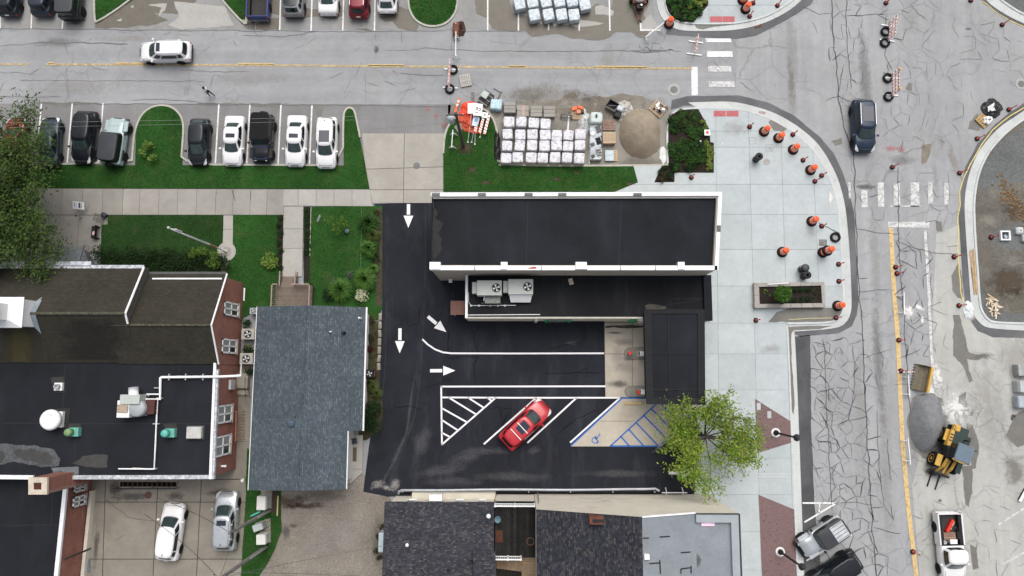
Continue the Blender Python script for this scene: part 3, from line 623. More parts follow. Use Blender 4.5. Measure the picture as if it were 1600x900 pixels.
sheet('crushed_stone', [(1562, 222), (1615, 190), (1615, 290), (1590, 285), (1570, 300), (1550, 290), (1532, 300), (1528, 280), (1540, 250)], .066, STONEG, site, .25)
sheet('crushed_stone', [(1560, 356), (1582, 350), (1612, 348), (1612, 378), (1595, 392), (1560, 388), (1548, 372)], .066, STONEG, site, .2)
sheet('crushed_stone', [(1532, 440), (1540, 470), (1552, 490), (1615, 490), (1615, 505), (1556, 504), (1540, 496), (1532, 480)], .066, STONEG, site, .12)
for c, rx, ry, m in (((1540, 400), 1.2, 1.6, S_MUD), ((1575, 440), 2.4, 2.0, S_BROWN), ((1590, 330), 1.6, 1.2, S_BROWN), ((1545, 345), 1.5, 1.0, S_SAND), ((1585, 410), 2.0, 1.0, S_SAND), ((1572, 468), .4, 1.6, S_SAND), ((1590, 470), 1.5, 1.5, S_MUD)): soft('stain', c, rx, ry, 0, .072, m, site)
cb = MB()
for i in range(150):
    a = random.random(); x, y = P(1560+a*45+random.gauss(0, 5), 285+a*55+random.gauss(0, 10), .06)[:2]; r = random.uniform(.05, .22)
    vs = [Vector((x+r*random.uniform(.6, 1.1)*math.cos(q*1.26), y+r*random.uniform(.6, 1.1)*math.sin(q*1.26), .06)) for q in range(5)]
    cb.add(vs+[Vector((x, y, .06+r*.7))], [[q, (q+1) % 5, 5] for q in range(5)])
cb.build('clay_clods', mat('clay_clod', (.19, .13, .075), .95, .3, 6), site)['kind'] = 'stuff'
ne_in = [(1551, -20), (1561, -1), (1572, 7), (1592, 20), (1615, 29), (1900, 29), (1900, -120), (1551, -120)]
site2 = struct('site_ground', MB().prism(densify(PP(ne_in, .06), .8), -.03, .06), STONEG)
# gutters and kerbs
def band(inner, outer, z, n_each, m, name, parent):
    I, O = PP(inner, z), PP(outer, z)
    def arc(ps, k):
        L = [0]
        for a, b in zip(ps, ps[1:]): L.append(L[-1]+(b-a).length)
        out = []
        for i in range(k+1):
            t = L[-1]*i/k; j = max(q for q in range(len(L)) if L[q] <= t+1e-9); j = min(j, len(ps)-2)
            out.append(ps[j].lerp(ps[j+1], (t-L[j])/max(1e-9, L[j+1]-L[j])))
        return out
    sub = 4; I = arc(smoothpath(I, False, 2), n_each*sub); O = arc(smoothpath(O, False, 2), n_each*sub)
    for k in range(n_each):
        a, b = k*sub, (k+1)*sub; ii = I[a:b+1]; oo = O[a:b+1]
        g = .012/max(.01, (ii[1]-ii[0]).length)
        ii[0] = ii[0].lerp(ii[1], g); oo[0] = oo[0].lerp(oo[1], g)
        MB().prism(ii+oo[::-1], -.02, z).build(name, m, parent)
    return I
def kerb_line(I, name, parent, wd=.15, top=.135):
    ribbon(MB(), [Vector((p.x, p.y, 0)) for p in I], wd, False, -.02, top).build(name, KERBL, parent)
KERBL = m_concrete('new_kerb', (.52, .54, .54), 0, .1, 1.5)
p_in = [(1043, 259), (1042, 220), (1042.5, 198), (1046, 184), (1053, 175), (1064, 171), (1090, 169.5), (1140, 170), (1160, 172), (1178, 177), (1196, 183), (1215, 192), (1240, 207), (1260, 225), (1275, 240), (1296, 278), (1303, 300), (1309, 325), (1312.5, 365), (1314.5, 400), (1318, 470), (1317, 486), (1309, 499), (1295, 504.5), (1229, 506)]
I = band(p_in[6:], [(1075, 160), (1140, 158), (1163, 162), (1182, 167), (1202, 173), (1222, 182), (1248, 198), (1270, 216), (1286, 234), (1307, 272), (1315, 297), (1321, 322), (1325, 362), (1328, 400), (1331, 470), (1330, 490), (1321, 507), (1303, 514), (1240, 518)], .045, 19, GUTTER, 'gutter_panel', plaza)
kerb_line(smoothpath(PP(p_in, 0), False, 2), 'kerb', plaza)
I = band([(1229.5, 509), (1231, 540), (1235, 658), (1240, 770), (1245, 900), (1250, 1000)], [(1241, 517), (1243, 540), (1248, 658), (1252, 770), (1256.5, 900), (1262, 1000)], .045, 8, GUTTER, 'gutter_panel', plaza)
kerb_line(smoothpath(PP([(1229, 506), (1231, 540), (1235.5, 658), (1240.5, 770), (1245.5, 900), (1251, 1000)], 0)), 'kerb', plaza)
sheet('wet_patch', [(1231, 511), (1262, 509), (1300, 509), (1282, 514), (1240, 516), (1236, 522), (1237, 560), (1242, 630), (1240, 648), (1236, 640), (1233, 560)], .05, WETG, plaza, .04)
band(cor_in[1:-1], [(1026, 0), (1028, 15), (1035, 30), (1048, 42), (1065, 48), (1095, 48.5), (1140, 48), (1172, 43), (1203, 33), (1238, 14), (1258, -6)], .045, 9, GUTTER, 'gutter_panel', corner)
kerb_line(smoothpath(PP(cor_in[:-1], 0)), 'kerb', corner)
sheet('storm_drain', [(1179, 42), (1189, 37), (1191.5, 40), (1182, 44)], .055, mat('rusty_iron', (.13, .05, .03), .8, .3, 6), corner)
sheet('storm_drain', [(1186, 173), (1197, 175), (1196, 179), (1185, 177)], .055, mat('rusty_iron_pale', (.36, .27, .27), .8, .2, 6), plaza)
band(east_in[:17], [(1610, 166), (1585, 183), (1566, 195), (1548, 212), (1534, 230), (1527, 240), (1516, 265), (1510, 290), (1507, 315), (1507.5, 340), (1511, 390), (1514, 430), (1517, 475), (1520, 490), (1530, 505), (1545, 514), (1640, 518)], .05, 14, GUTTER, 'gutter_panel', site)
kerb_line(smoothpath(PP(east_in[:17], 0)), 'kerb', site, .17, .12)
band(ne_in[:5], [(1530, -20), (1541, 2), (1562, 17), (1583, 29), (1615, 43)], .05, 4, GUTTER, 'gutter_panel', site2)
kerb_line(smoothpath(PP(ne_in[:5], 0)), 'kerb', site2, .17, .12)
# ---- lawns
def lawn(pts, ker=None, m=LAWN, rag=.0, z=.10, kw=.16, name='lawn'):
    w_ = PP(pts, z)
    o = struct(name, MB().prism(densify(w_, .3, rag, 2.0) if rag else w_, -.03, z), m)
    if ker: ribbon(MB(), smoothpath(PP(ker, 0), False, 2), kw, False, -.02, z+.025).build('kerb', KERB, o)
    return o
LW = []
LW.append(lawn([(148, -60), (147.5, 33), (153, 35), (205, 0), (270, -60)], [(148, -60), (148, 33), (153, 35.5), (206, 0), (270, -60)]))
LW.append(lawn([(330, -20), (347, 0), (380, 36), (386.5, 34), (388, -60), (300, -60)], [(300, -60), (347, 0), (380, 37), (386.5, 36), (388, -60)]))
sheet('kerb_tip', [(376, 31), (387, 30), (386, 37), (381, 38)], .128, KERB, LW[-1])
LW.append(lawn([(637, -60), (638, 8), (642, 20), (650, 32), (665, 40), (682, 41), (697, 36), (709, 23), (714, 8), (715, -60)], [(637, -60), (638, 8), (642, 21), (650, 33), (665, 41), (682, 42), (698, 37), (710, 24), (715, 8), (716, -60)]))
LW.append(lawn([(-300, 258), (211, 258), (212, 215), (214, 195), (222, 180), (236, 169), (253, 165), (270, 169), (282, 180), (287, 196), (286, 225), (284, 258), (537, 258.5), (537, 185), (540, 172), (547, 168), (554, 173), (557, 190), (562, 215), (570, 255), (577.5, 295), (-300, 293)], [(-300, 257.5), (206.5, 257.5), (208, 240), (211, 205), (221, 180), (236, 168), (253, 164), (271, 168), (283, 180), (288, 196), (286, 225), (283.5, 257.5), (420, 258), (536.5, 259), (536.5, 185), (539.5, 172), (547, 167.5), (554.5, 173), (558, 190), (563, 215)]))
LW.append(lawn([(693, 299), (692.5, 245), (694, 215), (700, 198), (712, 184), (730, 174), (748, 170), (760, 174), (770, 186), (776, 205), (779, 259.5), (900, 261), (990, 260), (996, 285), (964, 299)], [(693, 240), (694.5, 214), (700, 197), (712, 183), (730, 173), (748, 169), (761, 173), (771, 186), (777, 205), (778, 240), (779, 258.5), (900, 259.5), (1045, 258.5)]))
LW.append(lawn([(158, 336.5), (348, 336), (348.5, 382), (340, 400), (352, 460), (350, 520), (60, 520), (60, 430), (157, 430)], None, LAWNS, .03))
LW.append(lawn([(364.5, 336), (442, 336), (440, 440), (428, 482), (400, 485), (340, 520), (352, 420), (363, 400)], None))
LW.append(lawn([(474, 323.5), (583, 321.5), (597.5, 321.5), (597.5, 480), (590, 500), (475, 500)], None))
LW.append(lawn([(386, 700), (440, 735), (438, 790), (440, 830), (424, 870), (402, 905), (395, 1000), (372, 1000), (376, 900), (383, 790)], None, LAWN, .06))
LW.append(lawn([(568, 502), (595, 502), (593, 600), (599, 640), (596, 670), (572, 688), (560, 688)], None, mat('weedy_bed', (.042, .038, .018), .95, .5, 3, grain=.3, gs=14, world=True), .04))
for c, rx, ry, m in (((205, 55), .1, .1, S_DARK), ((320, 275), 1.4, .8, S_DARK)): pass
for c, rx, ry in (((870, 280), .6, .25), ((737, 265), .6, .5), ((900, 270), .5, .2), ((760, 285), .8, .3), ((985, 288), .6, .3)): soft('bare_patch', c, rx, ry, 0, .105, S_BROWN, LW[4])
soft('mulch_ring', (728, 232), 1.1, .8, 0, .106, S_BROWN, LW[4])
# grass blades as one mass per lawn group
gb = MB()
rng = random.Random(3)
def scatter(poly_px, n, h=.07, z=.10):
    xs = [p[0] for p in poly_px]; ys = [p[1] for p in poly_px]; k = 0; tr = 0
    while k < n and tr < n*6:
        tr += 1; x, y = rng.uniform(min(xs), max(xs)), rng.uniform(min(ys), max(ys)); ins = False; j = len(poly_px)-1
        for i in range(len(poly_px)):
            if (ys[i] > y) != (ys[j] > y) and x < (xs[j]-xs[i])*(y-ys[i])/(ys[j]-ys[i])+xs[i]: ins = not ins
            j = i
        if not ins: continue
        k += 1; c = P(x, y, z-.01); a = rng.uniform(0, 6.28); wd = rng.uniform(.02, .05); hh = h*rng.uniform(.5, 1.4); ln = rng.uniform(.02, .10)
        t_ = Vector((math.cos(a), math.sin(a), 0)); l_ = Vector((-math.sin(a), math.cos(a), 0))
        gb.add([c-t_*wd, c+t_*wd, c+l_*ln+Vector((0, 0, hh))], [[0, 1, 2]])
for poly, n in (([(0, 259), (211, 259), (215, 195), (236, 170), (253, 166), (270, 170), (286, 196), (284, 259), (537, 259), (538, 185), (547, 169), (556, 180), (577, 294), (0, 292)], 9000), ([(693, 298), (693, 215), (712, 185), (748, 171), (770, 186), (779, 260), (990, 261), (996, 285), (964, 298)], 6000), ([(158, 337), (348, 337), (348, 390), (158, 390)], 4000), ([(365, 337), (442, 337), (440, 440), (400, 478), (365, 440)], 3000), ([(475, 324), (584, 324), (597, 330), (597, 470), (475, 470)], 5000), ([(386, 766), (438, 766), (437, 830), (400, 899), (378, 899)], 2200), ([(640, 0), (715, 0), (709, 23), (682, 40), (650, 31)], 1500), ([(149, 0), (204, 0), (153, 34), (148, 32)], 500), ([(348, 0), (388, 0), (386, 34), (380, 35)], 400)):
    scatter(poly, n)
tag(gb.build('grass', m_leaf('grass_blades', [(.012, .040, .008), (.02, .075, .013), (.04, .11, .022)])), 'short green grass on the lawns and verges', 'grass', kind='stuff')
# ---- old pavements
def pave(name, pts, z, m, vl, hl, jm=JOINT, gap=.03, piece='slab'):
    o = struct(name, MB().prism(PP(pts, z-.02), -.03, z-.02), jm); slabs(o, piece, pts, z, .03, vl, hl, m, gap); return o
ZS = .108
side = pave('sidewalk', [(-300, 293), (443, 296), (443, 335.5), (-300, 335.5)], ZS, WALK, [V(x, x-2, 290, 340) for x in (-60, 30, 66, 98, 129.5, 161, 193, 219, 249, 278.5, 308, 338, 365, 392, 418)], [])
pave('sidewalk', [(443, 296), (577.5, 296), (582, 322), (443, 321.5)], ZS, WALKW, [V(x, x, 290, 340) for x in (466, 494, 522, 550)], [])
pave('front_path', [(443.5, 322.5), (474, 322.5), (472, 432), (441, 432)], ZS, WALKW, [], [Hh(357.5, 357.5), Hh(388, 388)])
pave('flagpole_path', [(349.5, 336.5), (364, 336.5), (363.5, 382), (348, 382)], ZS, WALKW, [], [Hh(358.5, 358.5)])
pave('building_forecourt', [(30, 336.5), (168, 336.5), (168, 350.5), (158.5, 351), (157, 394), (30, 394)], ZS, WALK, [V(123.5, 120, 336, 400)], [])
pave('driveway_apron', [(565.5, 208.5), (695, 208.5), (692.5, 250), (692.5, 298), (690, 317), (582, 317), (577, 294), (570, 252)], .055, APRON, [V(632, 630, 200, 330)], [Hh(264.5, 260.5, 570, 694), Hh(296.5, 296.5)], gap=.05)
MB().lathe([(.3, 0), (.3, .012)], 18, P(651, 259, .055)).build('manhole_cover', mat('cast_iron', ()), street)
pave('courtyard_pavement', [(128, 755), (392, 700), (384, 790), (377, 900), (372, 1000), (118, 1000)], .02, COURT, [V(164, 160, 780, 900), V(245.5, 239, 780, 900), V(315, 307, 745, 900)], [Hh(749, 749), Hh(784.5, 784.5), Hh(873.5, 874)], gap=.05)
pave('side_path', [(362, 570), (392, 570), (388, 745), (352, 745)], .03, COURT, [], [Hh(620, 620), Hh(690, 690)])
gv = struct('gravel_lot', MB().poly(densify(PP([(436, 760), (566, 740), (612, 778), (608, 900), (606, 1000), (395, 1000), (412, 885), (432, 835)], .012), .3, .18, 1.1)), GRAVEL)
for c, rx, ry, m in (((455, 785), 2.2, .9, S_BROWN), ((480, 790), 2.4, .4, S_BROWN), ((505, 775), 3.0, .7, S_MUD), ((447, 830), .6, .9, S_DARK), ((458, 822), .5, .3, S_DARK), ((540, 840), 3, 3, S_PALE), ((500, 850), 2.4, 2.6, S_PALE), ((588, 850), .6, 3.0, S_MUD)): soft('stain', c, rx, ry, 0, .017, m, gv)
pave('back_step', [(540, 680), (567, 680), (566.5, 738), (548, 755), (540, 755)], .14, WALKW, [], [Hh(731, 735, 530, 580)])
sheet('door_mat', [(543, 699), (557.5, 699), (557, 721), (543, 721)], .15, mat('mat_brown', (.10, .085, .06), .95, .15, 8), street)
# ---- blacktop lot
lot = struct('parking_lot', MB().poly(densify(PP([(583, 318.5), (700, 316), (760, 420), (1090, 470), (1090, 640), (1086, 772), (605, 776), (567.5, 768), (576, 700), (586, 640), (594, 560), (597.5, 460), (597.5, 330)], .03), .5, .02)), TARM)
LZ = .034
for c, rx, ry, r, m, in (((590, 757), 1.0, .5, .3, S_SCUFF), ((617, 757), .6, .8, -.5, S_SCUFF), ((604, 762), 1.2, .3, -.3, S_SCUFF), ((625, 700), .3, 3.2, -.42, S_PALE), ((608, 735), .2, 2.6, -.5, S_PALE), ((640, 640), .2, 4.5, -.12, S_PALE), ((760, 705), 3.2, .5, 0, S_PALE), ((730, 712), 2.6, .9, .3, S_PALE), ((690, 735), 3.0, .7, .2, S_PALE), ((833, 704), .9, .5, .3, S_PALE), ((700, 752), 4, .7, 0, S_GREY), ((800, 745), 5, .6, 0, S_GREY), ((892, 536), .9, .3, 0, S_GREY), ((960, 740), 5, .5, 0, S_GREY), ((660, 690), 1.0, 2.6, -.3, S_GREY)):
    soft('dust', c, rx, ry, r, LZ, S_LOT if m in (S_PALE, S_GREY) else m, lot)
for pts in ([(665, 322), (664, 440), (660, 545), (652, 640), (632, 700), (606, 758)], [(604, 470), (603, 560), (596, 640)]): ribbon(MB(), smoothpath(PP(pts, LZ+.002)), .05).build('paving_seam', mat('seam_dust', (.035, .036, .04), .9, .4, 1.5, spec=.2, world=True), lot)
ck = MB()
for pts in ([(735, 512), (742, 520), (741, 535), (748, 552), (741, 570), (742, 600)], [(700, 560), (720, 558), (745, 557)], [(665, 605), (685, 600), (700, 590), (705, 600)], [(640, 510), (655, 505), (655, 480)], [(640, 590), (650, 600)], [(780, 637), (800, 640), (788, 655), (782, 670)], [(860, 545), (890, 538), (905, 535)], [(905, 580), (920, 575), (915, 590)], [(700, 515), (700, 545), (697, 560)], [(765, 640), (780, 636), (785, 655)], [(870, 680), (900, 655), (935, 640)], [(615, 637), (640, 635), (660, 640)], [(850, 585), (900, 582), (940, 583)]):
    crackline(ck, pts, .07, .1, LZ+.004)
ck.build('crack_network', CRACKT, lot)['kind'] = 'stuff'
LM = LZ+.008
for pts in ([(660, 530), (668, 538), (680, 546), (692, 550.5), (705, 552), (800, 552.3), (944, 552)], [(689.3, 603), (690.5, 695)], [(688.5, 604), (946, 603.5)], [(690, 621), (800, 621.5), (969, 621.5)], [(775, 621), (690, 695)], [(701, 621), (744, 647.5)], [(731, 621), (755, 636.5)], [(761, 621), (767.5, 626)], [(690, 637.5), (730, 660)], [(690, 656), (715.5, 672.5)], [(690, 676), (703.5, 683)], [(838, 621.5), (756, 694)], [(901, 621.5), (824, 692)], [(969, 621.5), (891, 691.5)]):
    line('lot_line', pts, 2.5, LM, WHITEN, lot)
def arrow(tail, tip, hw=7.6, hl=19, sw=2.6, gap=1.6):
    a, b = Vector(tail), Vector(tip); d = (b-a).normalized(); n = Vector((-d.y, d.x)); h = b-d*hl
    sheet('arrow_shaft', [tuple(a+n*sw), tuple(h-d*gap+n*sw), tuple(h-d*gap-n*sw), tuple(a-n*sw)], LM, WHITEN, lot)
    sheet('arrow_head', [tuple(h+n*hw), tuple(b), tuple(h-n*hw)], LM, WHITEN, lot)
arrow((638.3, 318.8), (638, 356)); arrow((625, 513), (624.5, 552)); arrow((668.5, 494.5), (697.5, 519)); arrow((672, 579.3), (711.5, 579)); arrow((1045, 738.5), (1084, 739))
pad = sheet('bank_pad', [(944.5, 500), (1012, 500), (1012, 620.5), (946, 620.5)], LZ, PAD, lot)
for y in (504, 553): line('pad_joint', [(945, y), (1010, y)], .9, LZ+.004, JOINT, lot)
line('pad_joint', [(988, 503), (988, 620)], .7, LZ+.004, JOINT, lot)
sheet('wet_patch', [(946, 509), (985, 508), (1007, 509.5), (1006, 512), (980, 513), (960, 511.5), (946, 512)], LZ+.006, mat('damp_dark', (.05, .045, .038), .7, .2, 3, world=True), lot, .06)
for c, rx, ry, m in (((960, 520), 1.2, .15, S_DARK), ((975, 575), 1.4, .7, S_PALE), ((965, 600), 1.4, .5, S_DARK), ((985, 560), 1.2, .3, S_GREY), ((975, 535), 1.4, .5, S_GREY), ((965, 555), .8, 1.5, S_PALE)): soft('stain', c, rx, ry, 0, LZ+.008, m, lot)
sheet('accessible_pad', [(972, 623), (1100, 623), (1098, 640), (1034, 697.5), (892, 697.5)], LZ, PAD, lot)
for pts in ([(971, 623), (892, 696.5)], [(970, 622), (1012, 622)], [(1033, 624), (954, 697)], [(953, 697), (1032, 697)], [(1030, 627), (1054, 653)], [(1018, 639), (1048, 670)], [(1006, 649), (1040, 684)], [(994.5, 661), (1028, 696)], [(982.5, 671), (1005, 696)], [(970, 682), (983, 696.5)], [(1090, 640), (1032, 697)]):
    line('blue_line', pts, 2.2, LM, BLUEP, lot)
line('pad_joint', [(938, 658), (990, 658)], .6, LZ+.004, JOINT, lot)
isa = MB()   # wheelchair symbol
def I_(x, y): return P(931+x, 687+y, LM)
ribbon(isa, [I_(6*math.cos(a)*.75-1.5, 6*math.sin(a)*.75+1) for a in [math.radians(k) for k in range(20, 321, 20)]], .075)
ribbon(isa, [I_(5.2, -7), I_(2.2, -2.0), I_(.5, -.5), I_(-1.5, -3.5), I_(1, -5.6)], .085); ribbon(isa, [I_(.5, -.5), I_(4, 2), I_(2.5, 6.2)], .085)
isa.poly([I_(6+1.4*math.cos(k), -8.2+1.4*math.sin(k)) for k in [i*.785 for i in range(8)]][::-1])
isa.build('wheelchair_symbol', BLUEP, lot)
q = P(990, 630.5, LZ); o = thing('wheel_stop', 'long tan wheel stop at the head of the accessible bay', 'wheel stop', (q.x, q.y, LZ)); MB().box((0, 0, .06), (1.75, .2, .12), taper=.8).build('bar', mat('stop_tan', (.5, .37, .2), .85, .15, 3), o); MB().lathe([(.03, .12), (.03, .13)], 8, (.6, 0, 0)).build('pin', STEELD, o)
ck = MB()
for pts in ([(362, 296), (365, 306), (368, 315)], [(392, 297), (391, 315)], [(192.5, 294), (192.5, 302)], [(338, 296), (338, 303)]): crackline(ck, pts, .09, .05, ZS+.004)
ck.build('joint_weeds', mat('joint_weed', (.05, .05, .03), .95, .3, 5), side)['kind'] = 'stuff'
sheet('lot_edge_strip', [(1086, 738), (1099, 738), (1098, 775), (1085, 775)], LZ+.003, mat('edge_concrete', (.2, .19, .175), .9, .2, 2, world=True), lot)
# ================================================================ buildings
def onX(px, py, X): d = RC @ camdir(px, py); t = X/d.x; return Vector((X, d.y*t, CZ+d.z*t))
def onY(px, py, Y): d = RC @ camdir(px, py); t = Y/d.y; return Vector((d.x*t, Y, CZ+d.z*t))
def bp(root, name, mb, m, smooth=False, parent=None): return mb.build(name, m, parent or root, smooth, off=root.location)
def solidpoly(mb, pts, th=.12):
    """sloped slab: polygon with thickness below"""
    n = len(pts); lo = [Vector((p.x, p.y, p.z-th)) for p in pts]
    a = area([Vector((p.x, p.y)) for p in pts])
    if a < 0: pts = pts[::-1]; lo = lo[::-1]
    mb.add(list(pts)+lo, [list(range(n)), list(range(n, 2*n))[::-1]]+[[i, n+i, n+(i+1) % n, (i+1) % n] for i in range(n)]); return mb
def fp(pts, z): return PP(pts, z)
def edgeband(root, name, a, b, wd, z0, z1, m, parent=None):
    a, b = Vector((a.x, a.y, 0)), Vector((b.x, b.y, 0)); return bp(root, name, ribbon(MB(), [a, b], wd, False, z0, z1), m, False, parent)
# ---- bank
bank = thing('bank_building', 'long two storey building with black flat roof, white parapet and low rear annex', 'building', P(900, 420, 0))
A, B, C, D = P(674, 302, 7), P(1127, 301, 7), P(1121, 420.5, 7), P(672.5, 420, 7)
bp(bank, 'wall', MB().prism([A, B, C, D], 0, 6.5), STUCCO)
ins = lambda p, q, k: p.lerp(q, k)
bp(bank, 'roof_deck', MB().prism([A+Vector((.12, -.2, 0)), B+Vector((-.3, -.2, 0)), C+Vector((-.3, .3, 0)), D+Vector((.12, .3, 0))], 6.45, 6.56), MEMB)
for i, t_ in enumerate((.335, .66)):
    a_, b_ = A.lerp(B, t_), D.lerp(C, t_); bp(bank, 'roof_seam', ribbon(MB(), [Vector((a_.x, a_.y-.3, 6.566)), Vector((b_.x, b_.y+.35, 6.566))], .05), mat('seam_grey', (.021, .022, .025), .9, .2, 3, world=True))
def wallband(root, name, a, b, th, z0, z1, m, side=1):
    d = (b-a); d.z = 0; d.normalize(); n = Vector((-d.y, d.x, 0))*th*side
    return bp(root, name, MB().prism([Vector((a.x, a.y)), Vector((b.x, b.y)), Vector((b.x+n.x, b.y+n.y)), Vector((a.x+n.x, a.y+n.y))], z0, z1, True), m)
wallband(bank, 'parapet', A, B, .3, 6.5, 6.9, STUCCO, -1); wallband(bank, 'parapet', B, C, .3, 6.5, 6.9, STUCCO, -1); wallband(bank, 'parapet', D, C, .3, 6.5, 6.9, STUCCO, 1); wallband(bank, 'parapet', A+Vector((0, -.3, 0)), D+Vector((0, .3, 0)), .1, 6.5, 6.7, MEMB, 1)
bp(bank, 'roof_stain', MB().poly([P(678+3*math.sin(k*.9)+(12 if 2 < k < 9 else 2)+3*math.sin(k*2.3), 325+k*8, 6.572) for k in range(12)]+[P(677, 413, 6.572), P(677, 325, 6.572)]), mat('roof_dust', (.021, .0215, .023), .9, .2, 2, world=True))
wallband(bank, 'coping', A+Vector((-.05, .06, 0)), B+Vector((.05, .06, 0)), .30, 6.9, 7.0, COPING, -1)
wallband(bank, 'flashing', A+Vector((.1, -.245, 0)), B+Vector((-.2, -.245, 0)), .12, 6.56, 6.8, GALV, -1)
wallband(bank, 'coping', B+Vector((.06, -.245, 0)), C+Vector((.06, -.1, 0)), .28, 6.9, 7.0, COPING, -1)
for xa, xb in ((672, 741), (742.5, 845), (846.5, 899), (917.5, 969), (970.5, 1023.5), (1025, 1121)):
    a_, b_ = P(xa, 420.8, 7), P(xb, 420.8, 7); wallband(bank, 'coping', a_+Vector((0, -.06, 0)), b_+Vector((0, -.06, 0)), .34, 6.9, 7.0, COPING, 1)
for xa, xb in ((671, 688), (782.5, 793), (899.5, 917), (1059.5, 1070)):
    a_, b_ = P(xa, 420.5, 7.1), P(xb, 420.5, 7.1); wallband(bank, 'parapet_cap', a_, b_, .55, 6.56, 7.1, COPING, 1)
for x in (681, 753, 826, 878.5, 996): a_ = P(x, 304, 7); bp(bank, 'scupper_cap', MB().box((a_.x, a_.y, 7.05), (.62, .2, .12)), mat('cap_grey', (.12, .12, .12), .7))
for y in (357,): a_ = P(1123, y, 7); bp(bank, 'scupper_cap', MB().box((a_.x, a_.y, 7.05), (.25, .45, .12)), mat('cap_grey', ()))
bp(bank, 'coping_rust', MB().poly([P(825, 419, 7.006), P(833, 416.6, 7.006), P(838, 417, 7.006), P(838, 420, 7.006), P(826, 419.8, 7.006)]), mat('rust_paint', (.4, .1, .07), .8, .3, 4, world=True))
Yw = C.y
for x, z in ((704, 2.6),): q = onY(704, 436, Yw); bp(bank, 'wall_lamp', MB().box((q.x, q.y-.15, max(.6, q.z)), (.28, .3, .3)), WHITE)
# annex
a1, a2, a3, a4 = P(727, 425, 3.5), P(1113, 420, 3.5), P(1113.5, 501, 3.5), P(728, 497, 3.5)
a1.y = a2.y = C.y+.02
a2.x = a3.x = P(1112, 470, 3.5).x; a1.x = a4.x = P(727, 470, 3.5).x
aS1, aS2 = a4, Vector((P(1007, 497, 3.5).x, a4.y, 0))
foot = [a1, a2, a3, Vector((P(1010, 500, 3.5).x, a3.y, 0)), aS2, a4]
bp(bank, 'annex_wall', MB().prism(foot, 0, 3.2), CREAM)
bp(bank, 'annex_roof', MB().prism([Vector((p.x, p.y)) for p in foot], 3.2, 3.3), MEMBT)
wallband(bank, 'annex_coping', a1, a4, .2, 3.3, 3.58, WHITE, 1); wallband(bank, 'annex_parapet', a2, a3, .62, 3.3, 3.62, MEMB, -1)
wallband(bank, 'fascia', a4+Vector((0, -.03, 0)), aS2+Vector((0, -.03, 0)), .14, 3.0, 3.4, mat('fascia_tan', (.46, .44, .38), .7, .1, 2, world=True), 1)
wallband(bank, 'gutter', a4+Vector((.1, .22, 0)), P(844, 492, 3.5).lerp(P(844, 492, 3.5), 1), .07, 3.3, 3.46, GALV, 1)
bp(bank, 'roof_stain', MB().poly(densify([P(1008, 477, 3.306), P(1015, 475, 3.306), P(1040, 479, 3.306), P(1042, 482, 3.306), P(1028, 485, 3.306), P(1010, 487, 3.306)], .3, .06)), mat('dry_sediment', (.075, .07, .062), .9, .2, 3, world=True))
for a_, b_ in (((1048, 467), (1110, 466)), ((1048, 467), (1048, 477)), ((1025, 480), (1098, 467)), ((1110, 440), (1109, 490)), ((980, 440), (981, 494)), ((880, 436), (882, 494))):
    bp(bank, 'roof_seam', ribbon(MB(), [P(*a_, 3.308), P(*b_, 3.308)], .05), mat('seam_grey', ()))
bp(bank, 'awning', MB().box((P(715, 481, 2.6)), (1.15, 1.15, .12)), mat('awning_brown', (.155, .075, .06), .7, .1, 2))
bp(bank, 'awning_post', MB().tube([P(707, 489, 2.5), Vector((P(707, 489, 2.5).x, P(707, 489, 2.5).y, 0))], .05), WHITE)
bp(bank, 'awning_post', MB().tube([P(707, 473, 2.5), Vector((P(707, 473, 2.5).x, P(707, 473, 2.5).y, 0))], .05), WHITE)
Ya = a4.y-.02
for x0, x1, y0, y1, m in ((852, 856, 499.5, 502, 'g'), (885, 890, 499.5, 502, 'g'), (836, 839, 498.5, 502.5, 'w'), (986, 992, 499, 502, 'g'), (856, 885, 499.3, 501.8, 'win'), (998, 1006, 498, 503, 'w')):
    p0, p1 = onY(x0, y0, Ya), onY(x1, y1, Ya); z0, z1 = max(.3, min(p0.z, p1.z)), max(p0.z, p1.z); z1 = max(z1, z0+.4)
    mm = {'g': mat('green_lamp', (.02, .35, .12), .4), 'w': WHITE, 'win': mat('teller_window', (.13, .17, .15), .2)}[m]
    bp(bank, {'g': 'signal_lamp', 'w': 'deposit_unit', 'win': 'teller_window'}[m], MB().box(((p0.x+p1.x)/2, Ya-.06, (z0+z1)/2), (abs(p1.x-p0.x), .16, z1-z0)), mm)
# canopy
can = thing('drive_through_canopy', 'black flat topped canopy over the concrete drive through pad', 'canopy', P(1050, 560, 0))
c1, c2, c3, c4 = P(1007, 490, 4.3), P(1101.5, 490, 4.3), P(1102.5, 622, 4.3), P(1010, 621.5, 4.3)
bp(can, 'deck', MB().prism([c1, c2, c3, c4], 3.6, 4.14, True), MEMB)
for p, q, th in ((c1, c4, .55), (c2, c3, -.55), (c4, c3, -.5), (c1, c2, .35)):
    d = (q-p).normalized(); n = Vector((-d.y, d.x, 0))*th
    bp(can, 'edge', MB().prism([Vector((p.x, p.y)), Vector((q.x, q.y)), Vector((q.x+n.x, q.y+n.y)), Vector((p.x+n.x, p.y+n.y))], 4.14, 4.22+.012*abs(th)), mat('canopy_edge', (.0165, .0175, .0195), .85, .15, 2, spec=.25, world=True))
for a_, b_ in (((1010, 552), (1100, 552)), ((1046, 553), (1047, 620)), ((1044, 492), (1045, 552)), ((1020, 609), (1096, 609))): bp(can, 'roof_seam', ribbon(MB(), [P(*a_, 4.25), P(*b_, 4.25)], .05), mat('seam_grey', ()))
soft('roof_dirt', (1025, 607), .2, .2, 0, 0, S_BROWN, can).location = Vector((0, 0, 4.26))-Vector((can.location.x, can.location.y, 0))
